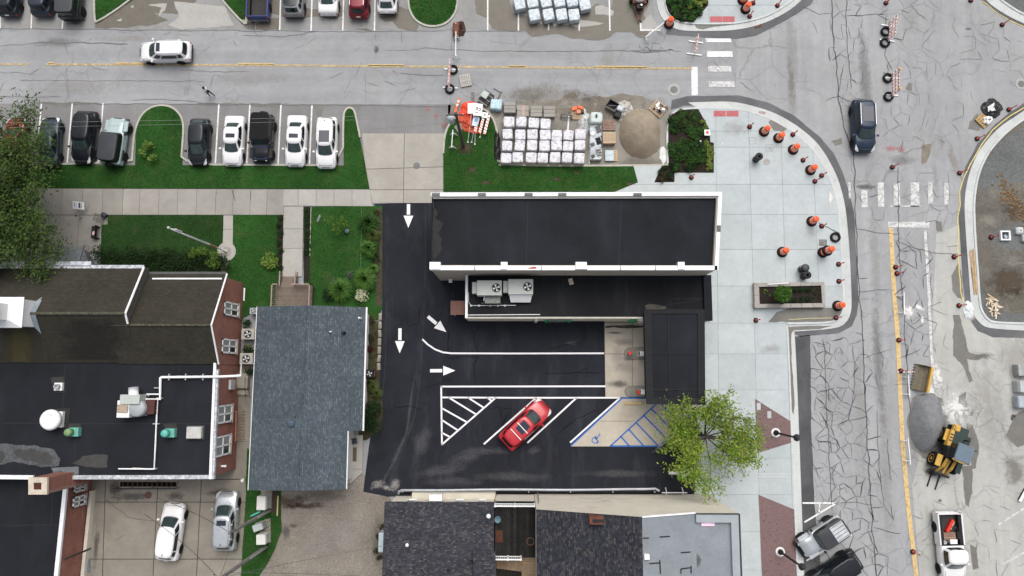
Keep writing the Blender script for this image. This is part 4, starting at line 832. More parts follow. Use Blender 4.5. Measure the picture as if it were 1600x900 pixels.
for x, y in ((1004, 552), (1005, 612), (1092, 552), (1092, 612)):
    q = P(x, y, 0)+Vector((1.2 if x < 1050 else -1.4, 0, 0)); bp(can, 'column', MB().box((q.x, q.y, 1.82), (.4, .4, 3.6)), CREAM)
for (x0, x1, y0, y1) in ((976, 1030, 543.5, 561), (977, 1030, 603.5, 620)):
    isl = thing('drive_through_island', 'tan concrete island with rounded nose beside the %s teller lane' % ('middle' if y0 < 600 else 'outer'), 'kerb island', P(x0+20, (y0+y1)/2, .034))
    yc = (y0+y1)/2; r = (y1-y0)/2; pts = [(x0+r-r*math.sin(k*math.pi/8), yc-r*math.cos(k*math.pi/8)) for k in range(9)]
    bp(isl, 'kerb_base', MB().prism(PP([(x1, y0)]+pts+[(x1, y1)], .15), .03, .15), m_concrete('island_concrete', (.27, .26, .225), 0, .1))
    bp(isl, 'dark_joint', ribbon(MB(), PP([(x1, y0-.7)]+[(a-.5, b) for a, b in pts]+[(x1, y1+.7)], .045), .05), JOINT)
    bx = (981.5, 552.5) if y0 < 600 else (995, 612.5); q = P(*bx, 0)
    bol = thing('bollard', 'round red capped bollard on the %s drive through island' % ('middle' if y0 < 600 else 'outer'), 'bollard', (q.x, q.y, .15))
    MB().lathe([(.11, 0), (.11, .9)], 12).build('post', mat('bollard_red', (.75, .06, .04), .5), bol); MB().lathe([(.17, .85), (.17, .95), (.12, 1.02)], 12).build('cap', mat('bollard_red', ()), bol)
    q = P(1004, 552.5, 1.3) if y0 < 600 else P(1005.5, 612.5, 1.3)
    te = thing('teller_unit', 'white pneumatic teller machine at the %s island' % ('middle' if y0 < 600 else 'outer'), 'machine', (q.x, q.y, .15))
    MB().box((0, 0, .6), (.42, .4, 1.2), bev=.03).build('cabinet', WHITE, te); MB().box((-.23, 0, .9), (.05, .28, .3)).build('panel', BLACKP, te)
    q = P(990, 553, 1) if y0 < 600 else P(989, 612, 1); MB().box((q.x-te.location.x, q.y-te.location.y, .5), (.2, .08, .06)).build('arrow_sign', mat('green_lamp', ()), te); MB().tube([(q.x-te.location.x, q.y-te.location.y, 0), (q.x-te.location.x, q.y-te.location.y, .5)], .03).build('sign_post', GALV, te)
# ---- rooftop plant on the annex
def fan(root, c, r, par=None):
    o = MB().lathe([(r*1.08, 0), (r*1.08, .05), (r*.98, .05), (r*.98, .01)], 18, c).build('fan_ring', STEELD, root)
    MB().lathe([(r*.97, .012), (r*.97, .016)], 18, c).build('fan_well', BLACKP, root)
    for k in range(4):
        a = k*math.pi/2+.4; m_ = MB(); pts = []
        for (rr, da) in ((.15, -.35), (.9, -.42), (.92, .28), (.15, .25)): pts.append(Vector(c)+Vector((r*rr*math.cos(a+da), r*rr*math.sin(a+da), .024+.02*(da > 0))))
        m_.poly(pts).build('blade', FANB, root)
    MB().lathe([(r*.16, .03), (r*.14, .06)], 8, c).build('hub', FANB, root)
def rtu(px0, px1, py0, py1, label, hood):
    zt = 4.6; a_, b_ = P(px0, py1, zt), P(px1, py0, zt); cx, cy = (a_.x+b_.x)/2, (a_.y+b_.y)/2
    r = thing('rooftop_unit', label, 'hvac unit', (cx, cy, 3.3), 0, 'air handling units on the annex roof'); wx, wy = b_.x-a_.x, b_.y-a_.y
    MB().box((0, 0, .7), (wx, wy, 1.2), bev=.03).build('cabinet', HVAC, r); MB().box((0, 0, .06), (wx*.95, wy*.9, .12)).build('roof_curb', GALV, r)
    MB().box((-wx/2-.2, .05, .55), (.4, wy*.75, .75)).build('return_hood', HVAC, r)
    fan(r, (wx*.28, 0, 1.3), .33)
    for k in (-.25, 0, .25): MB().box((-wx*.12, wy*k, 1.305), (wx*.6, .015, .012)).build('panel_seam', GALV, r)
    if hood:
        m_ = MB(); z0, z1 = .35, 1.05; y0 = -wy/2
        m_.add([(-wx*.46, y0, z1), (wx*.46, y0, z1), (wx*.40, y0-.55, z0+.12), (-wx*.40, y0-.55, z0+.12), (-wx*.46, y0, z0), (wx*.46, y0, z0), (wx*.40, y0-.55, z0), (-wx*.40, y0-.55, z0)], [[0, 3, 2, 1], [4, 5, 6, 7], [3, 7, 6, 2], [0, 4, 7, 3], [1, 2, 6, 5]])
        m_.build('intake_hood', WHITE, r)
    else:
        MB().box((.25, -wy/2-.3, .45), (wx*.62, .55, .6)).build('coil_section', mat('coil_dull', (.2, .21, .19), .7, .3, 5), r); MB().box((.1, -wy/2-.5, .12), (wx*.8, .12, .1)).build('support_rail', STEELD, r); MB().tube([(-.4, -wy/2, .8), (-.45, -wy/2-.35, .75), (-.3, -wy/2-.4, .3)], .06).build('duct_elbow', GALV, r)
    return r
rtu(745, 784, 438, 461.5, 'grey green rooftop unit with dull coil section, next to the white annex coping', False); rtu(794, 833, 436, 460, 'grey green rooftop unit with white sloping intake hood on the annex roof', True)
cd = thing('gas_conduit', 'thin pale conduit on short blocks across the annex roof', 'pipe', P(770, 478, 3.3)); bp(cd, 'pipe', MB().tube([P(732, 457, 3.42), P(732, 472, 3.42), P(736, 477.5, 3.42), P(806, 477, 3.42)], .035, 6), GALV)
for x in (736, 748.5, 766, 778, 789): q = P(x, 477.6, 3.36); bp(cd, 'support_block', MB().box((q.x, q.y, 3.36), (.14, .14, .13)), GALV)
rg = thing('roof_debris', 'small crumpled tan litter on the annex roof', 'litter', P(892, 440, 3.3)); bp(rg, 'scrap', MB().box(P(892, 440, 3.36), (.35, .5, .12), .3), mat('scrap_tan', (.5, .42, .36), .8, .4, 8))
# ---- brick school or hall on the west side
br = thing('brick_hall', 'red brick hall with mossy brown shingle roof and black flat roofed wing', 'building', P(200, 560, 0))
XW = -46.0
e1, e2 = P(353, 428, 4.0), P(338, 566, 4.7); rdg = P(331, 508, 6.4); Xe = (e1.x+rdg.x)/2
f1, f2, f3 = P(338, 569, 4.75), P(331, 748.5, 4.75), P(108, 749, 4.75)
wl = MB(); N = e1.y-.25
wl.add([(Xe-.15, N, 0), (Xe-.15, N, 3.9), (Xe-.15, rdg.y, 6.28), (Xe-.15, f1.y, 4.7), (Xe-.15, f1.y, 0)], [[0, 4, 3, 2, 1]])
wl.add([(Xe-.16, N, 0), (Xe-.16, N, 3.9), (XW, N, 3.9), (XW, N, 0)], [[0, 1, 2, 3]])
bp(br, 'wall', wl, BR_X)
fw = [Vector((f1.x-.05, f1.y+.2, 0)), Vector((f2.x-.05, f2.y+.15, 0)), Vector((f3.x, f2.y+.15, 0)), Vector((XW, f2.y+.15, 0)), Vector((XW, f1.y+.2, 0))]
bp(br, 'wall', MB().prism(fw, 0, 4.55), BR_X)
XE2 = (f1.x+f2.x)/2
rf = bp(br, 'flat_roof', MB().prism([f1+Vector((0, .3, 0)), f2, Vector((XW, f2.y, 0)), Vector((XW, f1.y+.3, 0))], 4.55, 4.64), MEMB)
def rb(name, pts, wd, m, z=4.66): return bp(br, name, ribbon(MB(), PP(pts, z), wd), m, False, rf)
for pts in ([(102, 569), (98, 637)], [(0, 661), (170, 662), (330, 662)], [(118, 690), (117, 745)]): rb('roof_seam', pts, .06, mat('seam_grey', ()))
for pts, m in (([(78, 590), (100, 588), (102, 613), (86, 614)], (.03, .03, .03)), ([(75, 640), (110, 637), (106, 668), (74, 672)], (.026, .026, .026)), ([(106, 662), (127, 662), (124, 678), (104, 676)], (.03, .028, .026)), ([(255, 662), (276, 660), (278, 672), (258, 674)], (.03, .028, .026))): bp(br, 'tar_patch', MB().poly(PP(pts, 4.652)[::-1]), mat('tar_patch_%d' % int(m[0]*1000), m, .9, .3, 2, world=True), False, rf)
pud = [(20, 706), (28, 702), (44, 702), (52, 700), (60, 706), (76, 708), (83, 716), (82, 724), (70, 725), (50, 722), (38, 722), (26, 712)]
pudo = [(-10, 692), (14, 694), (30, 696), (60, 696), (84, 704), (94, 718), (92, 728), (70, 729), (44, 727), (24, 722), (-10, 729)]
bp(br, 'silt_ring', MB().poly(densify(PP(pudo, 4.656), .25, .12)), mat('silt_pale', (.075, .08, .085), .9, .35, 1.4, grain=.2, gs=6, world=True), False, rf)
bp(br, 'puddle_bed', MB().poly(densify(PP(pud, 4.662), .25, .12)), mat('silt_dark', (.045, .045, .044), .8, .2, 2, world=True), False, rf); bp(br, 'puddle_bed', MB().poly(densify(PP([(-10, 702), (4, 704), (9, 714), (2, 724), (-10, 724)], 4.662), .25, .1)), mat('silt_dark', ()), False, rf)
bp(br, 'silt_ring', MB().poly(densify(PP([(112, 724), (130, 714), (150, 709), (168, 710), (168, 730), (150, 731), (128, 728)], 4.656), .25, .1)), mat('silt_dark', ()), False, rf)
wallband(br, 'coping', f1+Vector((0, .1, 0)), f2, .2, 4.55, 4.82, COPING, -1); wallband(br, 'coping_edge', f1+Vector((.02, -.4, 0)), f2+Vector((.02, 0, 0)), .16, 4.5, 4.76, COPDIRTY, 1); wallband(br, 'coping', f2+Vector((.15, 0, 0)), f3, .3, 4.55, 4.80, COPDIRTY, -1); wallband(br, 'coping', P(52, 749, 4.75), Vector((XW, f2.y, 0)), .3, 4.55, 4.81, COPING, -1)
bp(br, 'metal_saddle', MB().poly(PP([(80, 731), (123, 729), (123, 741), (108, 744), (96, 736), (84, 740)], 4.67)[::-1]), mat('metal_flashing', (.16, .18, .19), .5, .3, 3, metal=.4), False, rf)
# shingled roofs: left high block, right lower block
Xl = P(225, 418, 4.8).x; yN, yR, yS = P(225, 418, 4.8).y, P(200, 490, 7).y, P(212, 567, 4.8).y
hr = bp(br, 'roof', solidpoly(solidpoly(MB(), [Vector((XW, yN, 4.8)), Vector((Xl, yN, 4.8)), Vector((Xl, yR, 7.0)), Vector((XW, yR, 7.0))]), [Vector((XW, yR, 7.0)), Vector((Xl, yR, 7.0)), Vector((Xl, yS, 4.72)), Vector((XW, yS, 4.72))]), SH_BROWN)
bp(br, 'gable_wall', MB().add([(Xl-.1, yN+.1, 3.9), (Xl-.1, yN+.1, 4.7), (Xl-.1, yR, 6.9), (Xl-.1, yS, 4.6), (Xl-.1, yS, 3.9)], [[0, 4, 3, 2, 1]]), mat('gable_shade_grey', (.10, .095, .088), .8, .15, 2), False, hr)  # dark wall colour stands in for the shade beneath the fascia
bp(br, 'fascia', MB().tube([(Xl, yN, 4.82), (Xl, yR, 7.04), (Xl, (yR+yS*.25)/1.25, 6.6)], .085, 6), WHITE, False, hr); bp(br, 'ridge_cap', MB().tube([(XW, yR, 7.0), (Xl, yR, 7.0)], .13, 6), mat('ridge_moss', (.07, .066, .045), .95, .5, 5, grain=.3, gs=8, world=True), False, hr)
x0r = Xl-1.5
lr = bp(br, 'roof', solidpoly(solidpoly(MB(), [Vector((x0r, e1.y, 4.0)), Vector((Xe, e1.y, 4.0)), Vector((Xe, rdg.y, 6.4)), Vector((x0r, rdg.y, 6.4))]), [Vector((x0r, rdg.y, 6.4)), Vector((Xe, rdg.y, 6.4)), Vector((Xe, f1.y, 4.74)), Vector((x0r, f1.y, 4.74))]), SH_BROWN)
bp(br, 'ridge_cap', MB().tube([(x0r, rdg.y, 6.4), (Xe, rdg.y, 6.4)], .09, 6), mat('ridge_moss', ()), False, lr)
bp(br, 'fascia', MB().tube([(Xe+.03, e1.y, 4.02), (Xe+.03, rdg.y, 6.43), (Xe+.03, f1.y, 4.75)], .07, 6), WHITE, False, lr)
bp(br, 'eave_gutter', MB().box(((Xl+Xe)/2+.1, e1.y-.42, 4.27), (abs(Xe-Xl)-.7, .12, .1)), WHITE, False, lr); bp(br, 'snow_edge', MB().box(((Xl+Xe)/2, e1.y+.04, 3.96), (abs(Xe-Xl), .28, .08)), mat('eave_grey', (.09, .09, .088), .8), False, lr)
bp(br, 'eave_gutter', MB().box(((XW+Xl)/2, yN+.05, 4.78), (abs(Xl-XW), .3, .12)), COPDIRTY, False, hr); q = P(142, 414, 4.9); bp(br, 'porch_edge', MB().box(((XW+q.x)/2, q.y+.12, 4.85), (abs(q.x-XW), .32, .16)), COPDIRTY, False, hr)
# cupola
cu = P(22, 491, 7.6); cz = 6.4; cp = MB().box((cu.x-.6, yR, 7.3), (2.9, 2.0, 1.6))
cpo = bp(br, 'cupola', cp, WHITE)
bp(br, 'cupola_roof', MB().box((cu.x-.6, yR, 8.25), (3.2, 2.3, .35), taper=.55), WHITE, False, cpo); bp(br, 'cupola_lantern', MB().box((cu.x-.6, yR, 9.0), (1.4, 1.2, 1.3)), WHITE, False, cpo); bp(br, 'cupola_spire', MB().lathe([(.95, 9.6), (.5, 10.6), (.05, 12.2)], 8, (cu.x-.6, yR, 0)), mat('copper_dark', (.05, .06, .06), .6), False, cpo)
for sg in (-1, 1): bp(br, 'flashing', MB().poly([Vector((cu.x-.6+1.46, yR+sg*1.0, 6.55)), Vector((cu.x-.6+1.46, yR, 7.12)), Vector((cu.x-.6+1.85, yR+sg*.1, 7.06)), Vector((cu.x-.6+1.75, yR+sg*1.5, 6.1))][::-sg]), mat('lead_flashing', (.22, .26, .29), .5, .2, 3), False, cpo)
def onslope(px, py):
    d = RC @ camdir(px, py); s_ = (4.72-7.0)/(yS-yR); t = (7.02-s_*yR-CZ)/(d.z-s_*d.y); return Vector((d.x*t, d.y*t, CZ+d.z*t))-Vector(br.location)
for (xa, xb, ya, yb, m) in ((2, 62, 512, 565, m_soft('soft_moss', (.075, .064, .028), .95, .75, 2.5)), (70, 215, 498, 562, m_soft('soft_soot', (.02, .019, .018), .95, .5, 1.5))):
    me = bpy.data.meshes.new('moss_streak'); n_ = 10; me.from_pydata([onslope(xa+(xb-xa)*i/n_, ya+(yb-ya)*j/n_) for j in range(n_+1) for i in range(n_+1)], [], [(j*(n_+1)+i, (j+1)*(n_+1)+i, (j+1)*(n_+1)+i+1, j*(n_+1)+i+1) for j in range(n_) for i in range(n_)])
    me.attributes.new('rim', 'FLOAT', 'POINT').data.foreach_set('value', [min(1, 2.2*min(i, n_-i)/n_)*min(1, .5+2*j/n_) for j in range(n_+1) for i in range(n_+1)]); me.materials.append(m); add_obj('moss_streak', me, hr)
# windows in the east wall
def win_x(root, wallobj, X, pxs, lab=None, panes=2):
    (x0, y0), (x1, y1) = pxs
    a_, b_ = onX(x0, y0, X), onX(x1, y1, X); z0, z1 = min(a_.z, b_.z), max(a_.z, b_.z); ya, yb = min(a_.y, b_.y), max(a_.y, b_.y)
    cy, cz_ = (ya+yb)/2, (z0+z1)/2; wy, wz = yb-ya, z1-z0
    w_ = bp(root, 'window', MB().box((X+.03, cy, cz_), (.08, wy, wz)), mat('window_reveal', (.05, .05, .05), .7), False)
    fr = MB(); t_ = .13
    for (yy, zz, sy, sz) in ((ya+t_/2, cz_, t_, wz), (yb-t_/2, cz_, t_, wz), (cy, z0+t_/2, wy, t_), (cy, z1-t_/2, wy, t_), (cy, cz_, t_*.9, wz), (cy, cz_, wy, t_*.8)): fr.box((X+.09, yy, zz), (.08, sy, sz))
    bp(root, 'frame', fr, WHITE, False, w_)
    for i in (-1, 1):
        for j in (-1, 1): bp(root, 'pane', MB().box((X+.075, cy+i*wy*.23, cz_+j*wz*.235), (.02, wy*.38, wz*.37)), GLASSB if (i+j) == 0 or j > 0 else GLASS, False, w_)
    bp(root, 'sill', MB().box((X+.12, cy, z0-.05), (.2, wy+.1, .08)), mat('stone_sill', (.3, .27, .24), .8), False, w_)
for pxs in (((349.5, 470), (370, 496)), ((346, 528.5), (367, 553))): win_x(br, None, Xe-.15, pxs)
for pxs in (((338.5, 634), (359.5, 659)), ((335.5, 683), (357, 709))): win_x(br, None, (onX(345, 660, XE2).x if False else XE2), pxs)
q = onX(358, 601, XE2+.02); bp(br, 'meter_box', MB().box((XE2+.1, q.y, 1.9), (.2, .8, .9)), mat('box_grey', (.42, .43, .43), .5)); q = onX(346, 728, XE2); bp(br, 'wall_lamp', MB().box((XE2+.2, q.y, 3.0), (.4, .15, .12)), WHITE)
bp(br, 'downpipe', MB().tube([P(382, 450, 1.4), P(381, 470, 1.4)], .06, 6), WHITE)
# west wing with chimney
g1, g2 = P(107, 752, 3.3), P(88, 935, 3.3); XE3 = (g1.x+g2.x)/2
bp(br, 'wing_wall', MB().prism([Vector((g1.x-.05, f2.y+.1, 0)), Vector((g2.x-.05, g2.y, 0)), Vector((XW, g2.y, 0)), Vector((XW, f2.y+.1, 0))], 0, 3.2), BR_X)
wr = bp(br, 'wing_roof', MB().prism([Vector((g1.x, f2.y, 0)), g2, Vector((XW, g2.y, 0)), Vector((XW, f2.y, 0))], 3.2, 3.28), MEMB)
wallband(br, 'wing_coping', Vector((g1.x, f2.y-.25, 0)), g2, .3, 3.2, 3.42, COPING, -1); bp(br, 'roof_seam', ribbon(MB(), [P(0, 821, 3.29), P(92, 820, 3.29)], .05), mat('seam_grey', ()), False, wr); bp(br, 'roof_seam', ribbon(MB(), [P(82, 772, 3.29), P(80, 822, 3.29)], .05), mat('seam_grey', ()), False, wr)
bp(br, 'wall_ledge', MB().prism([Vector((g1.x+.03, g1.y-1.2, 0)), Vector((g2.x+.03, g2.y, 0)), Vector((g2.x+.3, g2.y, 0)), Vector((g1.x+.3, g1.y-1.2, 0))], 0, .5), CREAM)
for pxs in (((114.5, 757.5), (132, 766)), ((113, 777), (131, 788))): win_x(br, None, P(107, 770, 3.3).x+.01, pxs)
ch = [P(45, 747, 7.8), P(73, 747, 7.8), P(72.5, 772, 7.8), P(45, 772, 7.8)]
cho = bp(br, 'chimney', MB().prism(ch, 3.0, 7.6), BR_Y); cc = sum(ch, Vector())/4
bp(br, 'chimney_cap', MB().prism([p+(p-cc)*.06 for p in ch], 7.6, 7.8), mat('cap_stone', (.5, .44, .36), .85), False, cho); bp(br, 'flue', MB().prism([cc+(p-cc)*.42 for p in ch], 7.8, 7.82), mat('flue_clay', (.07, .02, .015), .9), False, cho)
bp(br, 'conduit_bracket', MB().tube([P(101, 874, 3.0), P(125, 864, 2.3), P(142, 857, 1.6)], .07, 6), BLACKP)
# rooftop gear of the flat roof
def gear(name, label, cat, x, y, z=4.64, rz=0): q = P(x, y, z); return thing(name, label, cat, (q.x, q.y, z), rz)
g = gear('exhaust_fan', 'large white mushroom exhaust fan on black flat roof', 'roof fan', 89, 655)
MB().box((0, 0, .15), (1.2, 1.2, .3)).build('roof_curb', WHITE, g); MB().lathe([(.55, .3), (.55, .55), (.78, .6), (.80, .8), (.72, .95), (.5, 1.02), (.48, 1.0), (.1, 1.06)], 24).build('hood', WHITE, g, True)
g = gear('roof_vent', 'small square white roof vent with dark pipe hole', 'vent', 94, 604); MB().box((0, 0, .12), (.62, .6, .24)).build('base', WHITE, g); MB().lathe([(.22, .24), (.22, .5), (.12, .5), (.12, .4)], 14).build('pipe', GALV, g)
for x, y, c, l in ((116, 674.5, (.16, .26, .12), 'yellowed green gooseneck roof vent near the white mushroom fan'), (265, 676, (.10, .40, .33), 'turquoise green gooseneck roof vent beside the white roof hatch')):
    g = gear('gooseneck_vent', l, 'vent', x+2, y); mm = mat('patina_%d' % x, c, .6, .25, 4); MB().box((.1, 0, .2), (.72, .66, .4)).build('base', mat('patina_base', (.13, .38, .31), .6, .2, 4), g); MB().lathe([(.28, .4), (.3, .75), (.26, .85), (.1, .9)], 16, (-.12, 0, 0)).build('cap', mm, g, True)
g = gear('roof_hatch', 'pale flat rectangular roof hatch by the parapet', 'hatch', 306, 675.5); MB().box((0, 0, .2), (1.15, .9, .4), bev=.04).build('lid', mat('hatch_beige', (.46, .46, .43), .5), g); MB().box((0, 0, .03), (1.4, 1.1, .06)).build('curb', STEELD, g)
g = gear('kitchen_exhaust_unit', 'grey sheet metal exhaust unit with round fan housing and filter box', 'hvac unit', 214, 628)
MB().box((-.45, -.5, .65), (.95, 1.3, .9), bev=.03).build('filter_box', WHITE, g); MB().box((-.45, -.45, 1.15), (.8, .6, .1)).build('filter_mesh', mat('filter_tan', (.36, .29, .22), .8, .4, 9), g); MB().box((.1, .25, .75), (1.5, .7, 1.0)).build('plenum', HVAC, g)
MB().lathe([(.65, 0), (.65, .9), (.55, 1.0)], 18, (.55, -.45, .1)).build('fan_housing', mat('galv_dull', (.33, .36, .37), .5, .1, 3), g, True); MB().tube([(.15, .5, .8), (.12, 1.15, .85)], .36, 14).build('outlet_pipe', WHITE, g, True); MB().box((1.4, -.35, .35), (.7, 1.1, .7)).build('motor_cover', mat('dark_red_box', (.07, .025, .02), .7), g)
for sx, sy in ((-.8, -1.1), (-.1, -1.1), (.9, -1.0), (1.0, .5)): MB().box((sx, sy, .12), (.1, .1, .3)).build('leg', GALV, g)
g = gear('roof_conduit', 'white pipe run bending across the black flat roof and over its edge', 'pipe', 250, 590)
zc = 4.9
bp(g, 'pipe', MB().tube([P(207, 676+56, zc-.1)]+[P(x, y, zc) for x, y in ((183+2, 733), (241, 733), (242.5, 700), (246, 624), (247, 622))][1:], .06, 6), WHITE)
bp(g, 'pipe', MB().tube([P(185, 732.5, zc), P(241, 733, zc)], .055, 6), WHITE); bp(g, 'pipe', MB().tube([P(229, 616, zc), P(249, 616, zc)], .06, 6), WHITE); bp(g, 'pipe', MB().tube([P(225, 624, zc), P(250, 624, zc), P(250.5, 590, zc), P(252, 589.5, zc), P(346, 588.5, zc), P(376, 587, 4.2)], .10, 6), WHITE)
q = onX(377, 586, XE2+.3); bp(g, 'drop_pipe', MB().tube([P(376, 587, 4.2), P(377, 568, 2.0), P(378, 565, .6)], .05, 6), WHITE)
for x, y in ((265, 589), (291, 589), (318, 589), (247, 606), (250, 622), (245, 662), (241, 732)): q = P(x, y, 4.7); bp(g, 'support', MB().box((q.x, q.y, 4.74), (.08, .5, .2) if y < 600 else (.5, .08, .2)), GALV)
# ---- blue grey house
ho = thing('shingled_house', 'narrow house under a blue grey shingle gable roof', 'house', P(480, 620, 0))
zw, zr = 3.2, 4.4
W1, W2, R1, R2 = P(402, 479, zw), P(388, 766, zw), P(480, 477, zr), P(466, 767, zr); E1, E2 = P(571.5, 480, zw), P(566, 673, zw)
X3 = P(541.5, 720, 3.5); ze = zr-(zr-zw)*(X3.x-R1.x)/(E1.x-R1.x)
W2.x = W1.x+(W2.x-W1.x)*1.0
hroof = bp(ho, 'roof', solidpoly(solidpoly(MB(), [W1, R1, R2, W2]), [R1, E1, E2, Vector((X3.x, E2.y, ze)), Vector((X3.x, R2.y, ze)), R2]), SH_BLUE)
bp(ho, 'wall', MB().prism([Vector((W1.x+.35, W1.y-.4, 0)), Vector((E1.x-.35, E1.y-.4, 0)), Vector((E2.x-.35, E2.y+.3, 0)), Vector((X3.x-.3, E2.y+.3, 0)), Vector((X3.x-.3, R2.y+.4, 0)), Vector((W2.x+.35, R2.y+.4, 0))], 0, 3.1), mat('white_siding', (.6, .6, .58), .7, .06, 1))
bp(ho, 'gutter', MB().tube([E1+Vector((.06, 0, -.06)), E2+Vector((.06, 0, -.06))], .075, 6), WHITE, False, hroof); bp(ho, 'gutter', MB().tube([Vector((X3.x+.05, E2.y, ze-.06)), Vector((X3.x+.05, R2.y, ze-.06))], .05, 6), WHITE, False, hroof); bp(ho, 'gutter', MB().tube([W1+Vector((-.04, 0, -.05)), W2+Vector((-.04, 0, -.05))], .035, 6), WHITE, False, hroof)
bp(ho, 'gutter_guard', MB().poly([P(571.5, 489, zw-.2), P(574.5, 489, zw-.2), P(568, 640, zw-.2), P(566.5, 640, zw-.2)][::-1]), WHITE, False, hroof)
bp(ho, 'ridge_cap', MB().tube([R1+Vector((0, 0, .0)), R2], .05, 6), SH_BLUE, False, hroof)
for x, y, r, m in ((457, 662, .26, SH_BLUE), ((463.5), 651, .07, BLACKP), (536, 520, .12, BLACKP), (517, 518.5, .06, WHITE), (562, 497, .08, WHITE)):
    q = P(x, y, 4.0); bp(ho, 'roof_vent', MB().lathe([(r*1.2, 3.6), (r, 4.35 if r > .2 else 4.25), (r*.5, 4.42 if r > .2 else 4.28)], 12, (q.x, q.y, 0)), m if r < .2 else mat('vent_blue', (.05, .08, .11), .6), False, hroof)
# ---- buildings to the south with the long cream wall
YB = P(900, 772, 0).y
s1 = thing('shingled_shop', 'low shop with dark mottled shingle roof and small wall windows', 'building', P(690, 850, 0))
z1 = 4.1; n1, n2 = P(603, 784, z1), P(772, 784, z1); sl_ = .22; dep = 14
w1 = [Vector((n1.x-.1, n1.y, z1)), Vector((n2.x, n1.y, z1)), Vector((n2.x, n1.y-dep, z1+sl_*dep*.35)), Vector((n1.x-.1, n1.y-dep, z1+sl_*dep*.35))]
sr = bp(s1, 'roof', solidpoly(MB(), w1, .15), SH_DARK); bp(s1, 'wall', MB().prism([Vector((n1.x+.1, n1.y-.25, 0)), Vector((n2.x-.05, n1.y-.25, 0)), Vector((n2.x-.05, n1.y-dep+.2, 0)), Vector((n1.x+.1, n1.y-dep+.2, 0))], 0, 3.95), CREAM)
for x, w_, m in ((643, 13, 'w'), (718, 13, 'w'), (753, 11, 'w'), (680, 19, 'ac')):
    q = P(x, 780, 3.2); 
    if m == 'w':
        o = bp(s1, 'window', MB().box((q.x, n1.y-.2, 3.1), (w_/18, .12, 1.2)), GLASS); fr = MB()
        for dx, dz, sx, sz in ((-w_/36, 0, .08, 1.3), (w_/36, 0, .08, 1.3), (0, .62, w_/18+.1, .08), (0, -.62, w_/18+.1, .08)): fr.box((q.x+dx, n1.y-.14, 3.1+dz), (sx, .16, sz))
        bp(s1, 'frame', fr, WHITE, False, o)
    else: bp(s1, 'wall_unit', MB().box((q.x, n1.y+.1, 2.6), (1.0, .5, .6)), WHITE)
bp(s1, 'wall_ledge', MB().box(((n1.x+n2.x)/2+.8, n1.y-.02, .7), (n2.x-n1.x-1.6, .45, 1.4)), mat('ledge_cream', (.50, .47, .39), .85, .12, 1, world=True))
bp(s1, 'roof_step', MB().box((P(757, 870, 4.6).x, P(757, 884, 4.6).y, 4.75), (1.7, 2.2, .1)), SH_DARK, False, sr)
for x, y, r in ((763.5, 806, .17), (636.5, 851, .14)):
    q = P(x, y, 4.7); bp(s1, 'vent_pipe', MB().lathe([(r*.7, 4.1), (r*.7, 4.8), (r, 4.82), (r, 4.9), (r*.3, 4.95)], 12, (q.x, q.y, 0)), WHITE, True, sr)
for x, y in ((736, 878), (700, 892)): q = P(x, y, 4.7); bp(s1, 'vent_hole', MB().lathe([(.09, 4.2), (.09, 4.85)], 8, (q.x, q.y, 0)), BLACKP, False, sr)
cab = thing('utility_cabinet', 'pale blue metal cabinet against the west side of the shingled shop', 'cabinet', P(594, 847, 0)); 
q0 = P(594, 847, 1.0)-Vector(cab.location); MB().box((q0.x+.15, q0.y, .6), (.5, 1.5, 1.2), bev=.03).build('body', mat('cabinet_blue', (.42, .50, .54), .5, .1, 3), cab); MB().box((q0.x-.11, q0.y-.35, .7), (.03, .6, .9)).build('door', mat('cabinet_grey', (.25, .33, .38), .5), cab)
s2 = thing('corner_shop', 'two storey corner shop with dark shingles, grey membrane roof and cream side wall', 'building', P(1000, 830, 0))
W0, Rg, Ee, NE = onY(838, 796, YB), onY(1003, 808, YB), onY(1086, 801.5, YB), onY(1155, 803, YB); dep = 15
def south(p): return Vector((p.x, p.y-dep, p.z))
wl = MB(); bse = [Vector((W0.x, YB, 0)), W0, Rg, Ee, Vector((Ee.x, YB, NE.z)), NE, Vector((NE.x, YB, 0))]
wl.add(bse, [list(range(7))[::-1]]); wl.add([Vector((NE.x, YB, 0)), NE, south(NE), south(Vector((NE.x, YB, 0)))], [[0, 1, 2, 3][::-1]]); wl.add([Vector((W0.x, YB, 0)), W0, south(W0), south(Vector((W0.x, YB, 0)))], [[0, 1, 2, 3]])
bp(s2, 'wall', wl, CREAM); up = Vector((0, 0, .06))
sh = bp(s2, 'shingle_roof', solidpoly(MB(), [W0+up, south(W0)+up, south(Rg)+up, Rg+up], .12), SH_DARKY)
MEMG = mat('grey_membrane', (.205, .23, .25), .75, .12, .7, grain=.08, gs=12, world=True)
gr = bp(s2, 'membrane_roof', solidpoly(MB(), [Rg+up*1.1, south(Rg)+up*1.1, south(Ee)+up, Ee+up], .12), MEMG)
zf = NE.z; bp(s2, 'flat_roof', MB().prism([Vector((Ee.x-.0, YB-.02, 0)), Vector((NE.x-.02, YB-.02, 0)), Vector((NE.x-.02, YB-dep, 0)), Vector((Ee.x, YB-dep, 0))], zf-.5, zf-.25), MEMG)
for a_, b_, sd in ((Vector((Ee.x, YB, 0)), Vector((NE.x, YB, 0)), -1), (Vector((NE.x, YB-.6, 0)), Vector((NE.x, YB-dep, 0)), -1)): wallband(s2, 'parapet', a_, b_, .6, zf-.25, zf+.02, mat('parapet_grey', (.30, .335, .355), .7, .1, .8, world=True), sd)
wallband(s2, 'coping', Rg.lerp(Rg, 1), Ee, .0, 0, 0, COPING) if False else None
